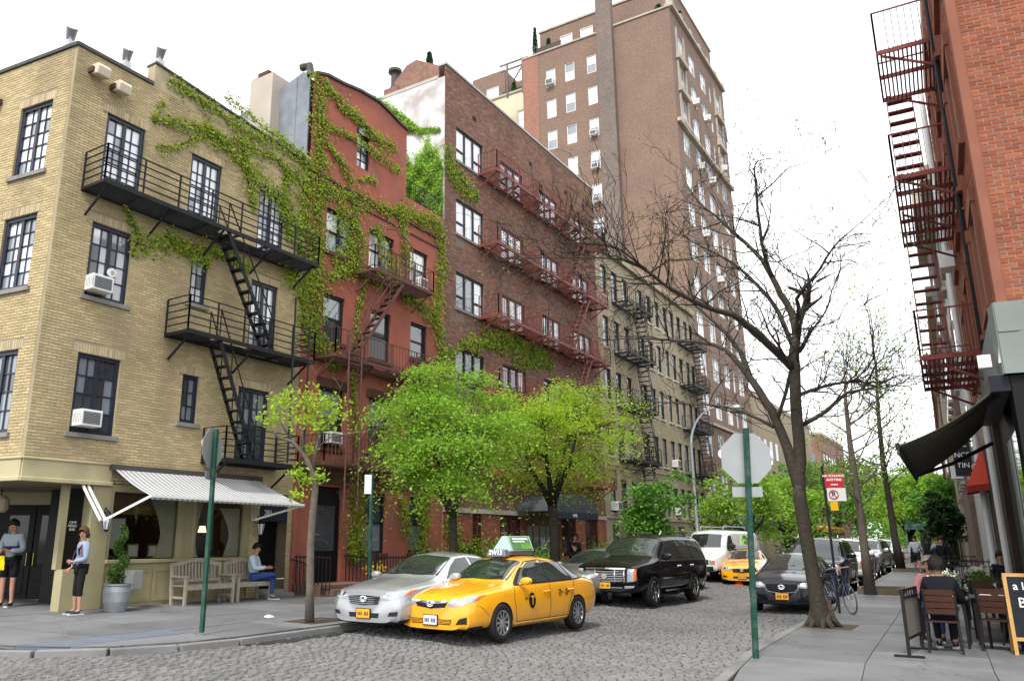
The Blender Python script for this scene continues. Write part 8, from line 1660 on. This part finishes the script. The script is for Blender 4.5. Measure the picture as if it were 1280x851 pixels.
# street lamps
def street_lamp(x, y, z0, h, arm, lab, m):
    t = thing('street_lamp', (x, y, z0), lab, 'street lamp'); mb = MB(); mb.tube([(x, y, z0-.1), (x, y, z0+1), (x, y, z0+h-1.6)], [.085, .075, .06], 10); mb.build('pole', m, t)
    mb = MB(); mb.tube([(x+arm*(1-math.cos(a)), y+.3*math.sin(a), z0+h-1.6+1.6*math.sin(a)) for a in np.linspace(0, math.pi/2, 9)]+[(x+arm*1.5, y+.3, z0+h+.03)], [.06]*5+[.045]*5, 8); mb.build('arm', m, t)
    e = V(x+arm*1.5, y+.3, z0+h); mb = MB(); mb.lathe(e+V(.25, 0, -.08), [(.05, -.06), (.16, -.02), (.12, .08), (.03, .12)], 12); mb.v = [(e.x+.25+(a-e.x-.25)*2, b, c) for a, b, c in mb.v]; mb.build('lamp_head', m, t)
street_lamp(-11.1, 36.2, .26, 7.4, 1.2, 'tall grey street lamp with a curved arm before the tan tenement', mat('lamp_grey', (.3, .33, .36), .5, .3)); street_lamp(-6.0, 78, .15, 5.2, -.6, 'dark street lamp far down the right kerb', IRON)
# cafe tables on the right
DWOOD = mat('dark_slat_wood', (.055, .022, .013), .6, var=.3, vs=12); CHF = mat('dark_chair_frame', (.014, .011, .01), .5)
def chair(loc, hd, lab):
    t = thing('slatted_chair', loc, lab, 'chair', 'slatted cafe chairs'); x, y, z = loc
    for sx in (-.21, .21):
        for (a, b) in ((V(sx, .2, 0), V(sx*.95, .19, .45)), (V(sx*1.05, -.25, 0), V(sx, -.2, .45))): mb = MB(); mb.bar(a, b, .035); o = mb.build('leg', CHF); o.parent = t
        mb = MB(); mb.bar(V(sx, -.2, .45), V(sx, -.27, .92), .03); o = mb.build('back_post', CHF); o.parent = t
        mb = MB(); mb.bar(V(sx*1.1, -.2, .64), V(sx*1.1, .2, .64), .035, .025); mb.bar(V(sx*1.1, .18, .64), V(sx*.97, .19, .44), .025); o = mb.build('armrest', CHF); o.parent = t
    for i in range(5): mb = MB(); mb.box(-.22, .22, -.2+i*.085, -.125+i*.085, .44, .46); o = mb.build('seat_slat', DWOOD); o.parent = t
    for i in range(4): zz = .56+i*.093; mb = MB(); mb.hexa([(-.2, -.2-(zz-.45)*.15-.01, zz), (.2, -.2-(zz-.45)*.15-.01, zz), (.2, -.2-(zz-.45)*.15+.01, zz), (-.2, -.2-(zz-.45)*.15+.01, zz), (-.2, -.22-(zz-.45)*.15-.0, zz+.08), (.2, -.22-(zz-.45)*.15, zz+.08), (.2, -.2-(zz-.45)*.15, zz+.08), (-.2, -.2-(zz-.45)*.15, zz+.08)]); o = mb.build('back_slat', DWOOD); o.parent = t
    t.rotation_euler = (0, 0, hd); return t
ch0 = chair((-.88, 14.92, .15), rad(3), 'slatted dark chair under the diner seen from behind')
for loc, hd, lab in (((-.14, 15.55, .15), rad(-12), 'empty slatted chair between the diner and the chalkboard'), ((-1.08, 16.8, .15), rad(178), 'slatted chair under the person in pink'), ((-.3, 17.3, .15), rad(178), 'empty chair behind the napkin table'), ((-.35, 18.4, .15), rad(3), 'empty chair before the table with white flowers'), ((.02, 24.6, .15), rad(175), 'dark chair of the person by the far fence'), ((.12, 16.55, .15), rad(-92), 'chair turned sideways at the right end of the napkin table'), ((-.95, 19.2, .15), rad(90), 'chair at the kerb side of the flower table'), ((-.3, 20.0, .15), rad(178), 'chair behind the flower table'), ((-.5, 21.4, .15), rad(3), 'chair at the table nearest the iron fence')): dup(ch0, loc, hd, lab)
GLS = glass_mat('drinking_glass', (.9, .92, .92), .08); LINEN = mat('white_linen', (.75, .75, .74), .9)
def table(x, y, w, l, lab):
    t = thing('cafe_table', (x, y, .15), lab, 'table', 'dark cafe tables'); mb = MB(); mb.box(x-w/2, x+w/2, y-l/2, y+l/2, .87, .9); mb.build('table_top', CHF, t, bevel=.008)
    for sx in (-1, 1):
        for sy in (-1, 1): mb = MB(); mb.box(x+sx*(w/2-.07)-.02, x+sx*(w/2-.07)+.02, y+sy*(l/2-.07)-.02, y+sy*(l/2-.07)+.02, .15, .87); mb.build('leg', CHF, t)
def setting(x, y, lab, i):
    t = thing('napkin', (x, y, .9), 'folded white napkin %s' % lab, 'napkin'); mb = MB(); mb.prism([(x-.11, y-.06, .902), (x+.11, y-.06, .902), (x+.11, y-.06, .915), (x, y-.06, .96), (x-.11, y-.06, .915)], (0, .12, 0)); mb.build('cloth', LINEN, t)
    t = thing('wine_glass', (x+.17, y+.03, .9), 'clear glass %s' % lab, 'glass'); mb = MB(); mb.lathe((x+.17, y+.03, .9), [(.032, .002), (.006, .008), (.006, .09), (.035, .13), (.04, .17), (.032, .22)], 14); mb.build('glass', GLS, t)
table(-.92, 15.85, .8, .8, 'dark table between the diner and the person in pink'); table(-.15, 16.45, .75, .8, 'dark table with white napkins beside the diner'); table(-.45, 22.2, .8, .8, 'dark bare table nearest the iron fence'); table(-.35, 19.1, .8, .8, 'dark table with the flowers behind the napkin table')
for i, (x, y, lab) in enumerate(((-.7, 15.75, 'beside the diner'), (-.3, 16.3, 'near the left end of the napkin table'), (-.05, 16.6, 'near the right end of the napkin table'), (-.5, 19.0, 'left on the flower table'), (-.2, 19.2, 'right on the flower table'))): setting(x, y, lab, i)
for (x, y, lab) in ((-.85, 16.1, 'leafy white flowers on the diner table'), (-.4, 18.9, 'white flowers on the flower table')):
    t = thing('flower_vase', (x, y, .9), lab, 'flowers'); r = random.Random(3); mb = MB(); mb.lathe((x, y, .9), [(.05, .0), (.06, .08), (.045, .14)], 12); mb.build('vase', GLS, t); mb = MB()
    for k in range(260): mb.leaf((x+r.gauss(0, .09), y+r.gauss(0, .09), 1.12+r.gauss(0, .07)), .06, None, r)
    mb.build('leaves', LM_C, t, kind='stuff'); mb = MB()
    for k in range(120): mb.leaf((x+r.gauss(0, .1), y+r.gauss(0, .1), 1.22+abs(r.gauss(0, .05))), .045, None, r)
    mb.build('blossom', mat('white_petal', (.75, .72, .66), .8), t, kind='stuff')
# low black screen beside the tables
t = thing('pavement_screen', (-1.33, 14.5, .15), 'low black framed screen at the edge of the pavement tables', 'screen'); mb = MB(); a, b = V(-1.3, 13.95, .15), V(-1.2, 15.05, .15)
for p in (a, b): mb.bar(p, p+V(0, 0, .95), .045); mb.bar(p+V(-.2, 0, .015), p+V(.2, 0, .015), .05, .03)
for z in (.93, .82, .25): mb.bar(a+V(0, 0, z), b+V(0, 0, z), .035)
for k in range(1, 6): q = a.lerp(b, k/6); mb.bar(q+V(0, 0, .82), q+V(0, 0, .93), .02)
mb.build('frame', CHF, t); mb = MB(); mb.hexa([a+V(.005, .03, .27), b+V(.005, -.03, .27), b+V(-.005, -.03, .27), a+V(-.005, .03, .27), a+V(.005, .03, .8), b+V(.005, -.03, .8), b+V(-.005, -.03, .8), a+V(-.005, .03, .8)]); mb.build('mesh_panel', mat('screen_mesh', (.13, .12, .105), .9, var=.3, vs=60), t)
# chalkboard
t = thing('chalkboard', (.0, 15.2, .15), 'wooden framed chalkboard standing at the right edge of the pavement', 'sign'); PINE = mat('pine_frame', (.5, .29, .1), .6, var=.2, vs=9); u = Vector((math.cos(rad(5)), math.sin(rad(5)), 0)); nb_ = Vector((u.y, -u.x, 0)); c = V(.16, 14.12, .15); up = (V(0, 0, 1)-nb_*.12).normalized()
def bd(mb, x0, x1, z0, z1, d0, d1): P = lambda x, z, d: c+u*x+up*z+nb_*d; mb.hexa([P(x0, z0, d0), P(x1, z0, d0), P(x1, z0, d1), P(x0, z0, d1), P(x0, z1, d0), P(x1, z1, d0), P(x1, z1, d1), P(x0, z1, d1)])
c = V(.29, 15.12, .15)
for q in ((-.3, -.25, 0, 1.17), (.32, .37, 0, 1.17), (-.25, .32, 1.12, 1.17), (-.25, .32, .2, .25)): mb = MB(); bd(mb, *q, -.02, .02); mb.build('frame_bar', PINE, t)
mb = MB(); bd(mb, -.25, .32, .25, 1.12, -.01, .01); mb.build('board', mat('slate_board', (.012, .016, .022), .6, var=.5, vs=8), t)
for s in (-.28, .35): mb = MB(); mb.bar(c+u*s+up*1.1-nb_*.03, c+u*s-nb_*.5, .04, .03); mb.build('rear_leg', PINE, t)
for tx_, sz_, z, x, m_ in (('a la', .16, .98, -.08, WHITEP), ('BAR', .2, .74, .03, WHITEP), ('carte', .09, .56, .0, mat('chalk_blue', (.2, .45, .55), .9)), ('menu', .08, .42, .02, mat('chalk_pink', (.6, .2, .3), .9))): text_mesh(tx_, sz_, 'lettering', m_, t, c+u*x+up*z+nb_*.0125, u, up, bold=.002)
# odds and ends on the left pavement
PAP = mat('litter_paper', (.7, .7, .68), .9)
for (x, y, lab) in ((-12.6, 12.2, 'scrap of white paper on the left pavement before the benches'), (-13.6, 16.2, 'white rubbish by the stoop of the red house')): z = sz(x); mb = MB(); mb.hexa([(x-.1, y-.05, z+.004), (x+.1, y-.06, z+.004), (x+.09, y+.06, z+.004), (x-.08, y+.05, z+.004), (x-.08, y-.04, z+.03), (x+.08, y-.03, z+.045), (x+.07, y+.04, z+.03), (x-.06, y+.04, z+.05)]); tag(mb.build('litter', PAP), lab, 'litter')
t = thing('flower_pot', (-15.6, 19.3, .35), 'terracotta tub of yellow flowers by the stoop of the red house', 'planter'); mb = MB(); mb.lathe((-15.6, 19.3, .35), [(.17, 0), (.25, .5), (.28, .55), (.2, .5)], 16); mb.build('pot', mat('terracotta', (.35, .13, .06), .8), t); mb = MB(); r = random.Random(6)
for k in range(300): mb.leaf((-15.6+r.gauss(0, .12), 19.3+r.gauss(0, .12), .98+r.gauss(0, .07)), .07, None, r)
mb.build('flowers', mat('yellow_petal', (.6, .45, .03), .7), t, kind='stuff')
for (x, y, lab) in ((-8.9, 34, 'small orange traffic cone before the white van'),): t = thing('traffic_cone', (x, y, 0), lab, 'cone'); mb = MB(); mb.lathe((x, y, gz(x)), [(.16, .03), (.03, .65)], 14); mb.build('cone', mat('cone_orange', (.8, .12, .01), .5), t); mb = MB(); mb.box(x-.2, x+.2, y-.2, y+.2, gz(x), gz(x)+.03); mb.build('base', mat('cone_orange', (0, 0, 0)), t)
sd2 = thing('handrail', (-16.1, 16.56, .4), 'thin black iron handrail beside the side door steps', 'railing'); mb = MB(); mb.tube([(-16.45, 16.6, 1.3), (-15.9, 16.6, 1.2), (-15.75, 16.6, 1.1), (-15.7, 16.6, .35)], .018, 6)
for k in range(4): mb.tube([(-16.3+k*.14, 16.6, .4), (-16.3+k*.14, 16.6, 1.26-.02*k)], .011, 5)
mb.build('rail', IRON, sd2)
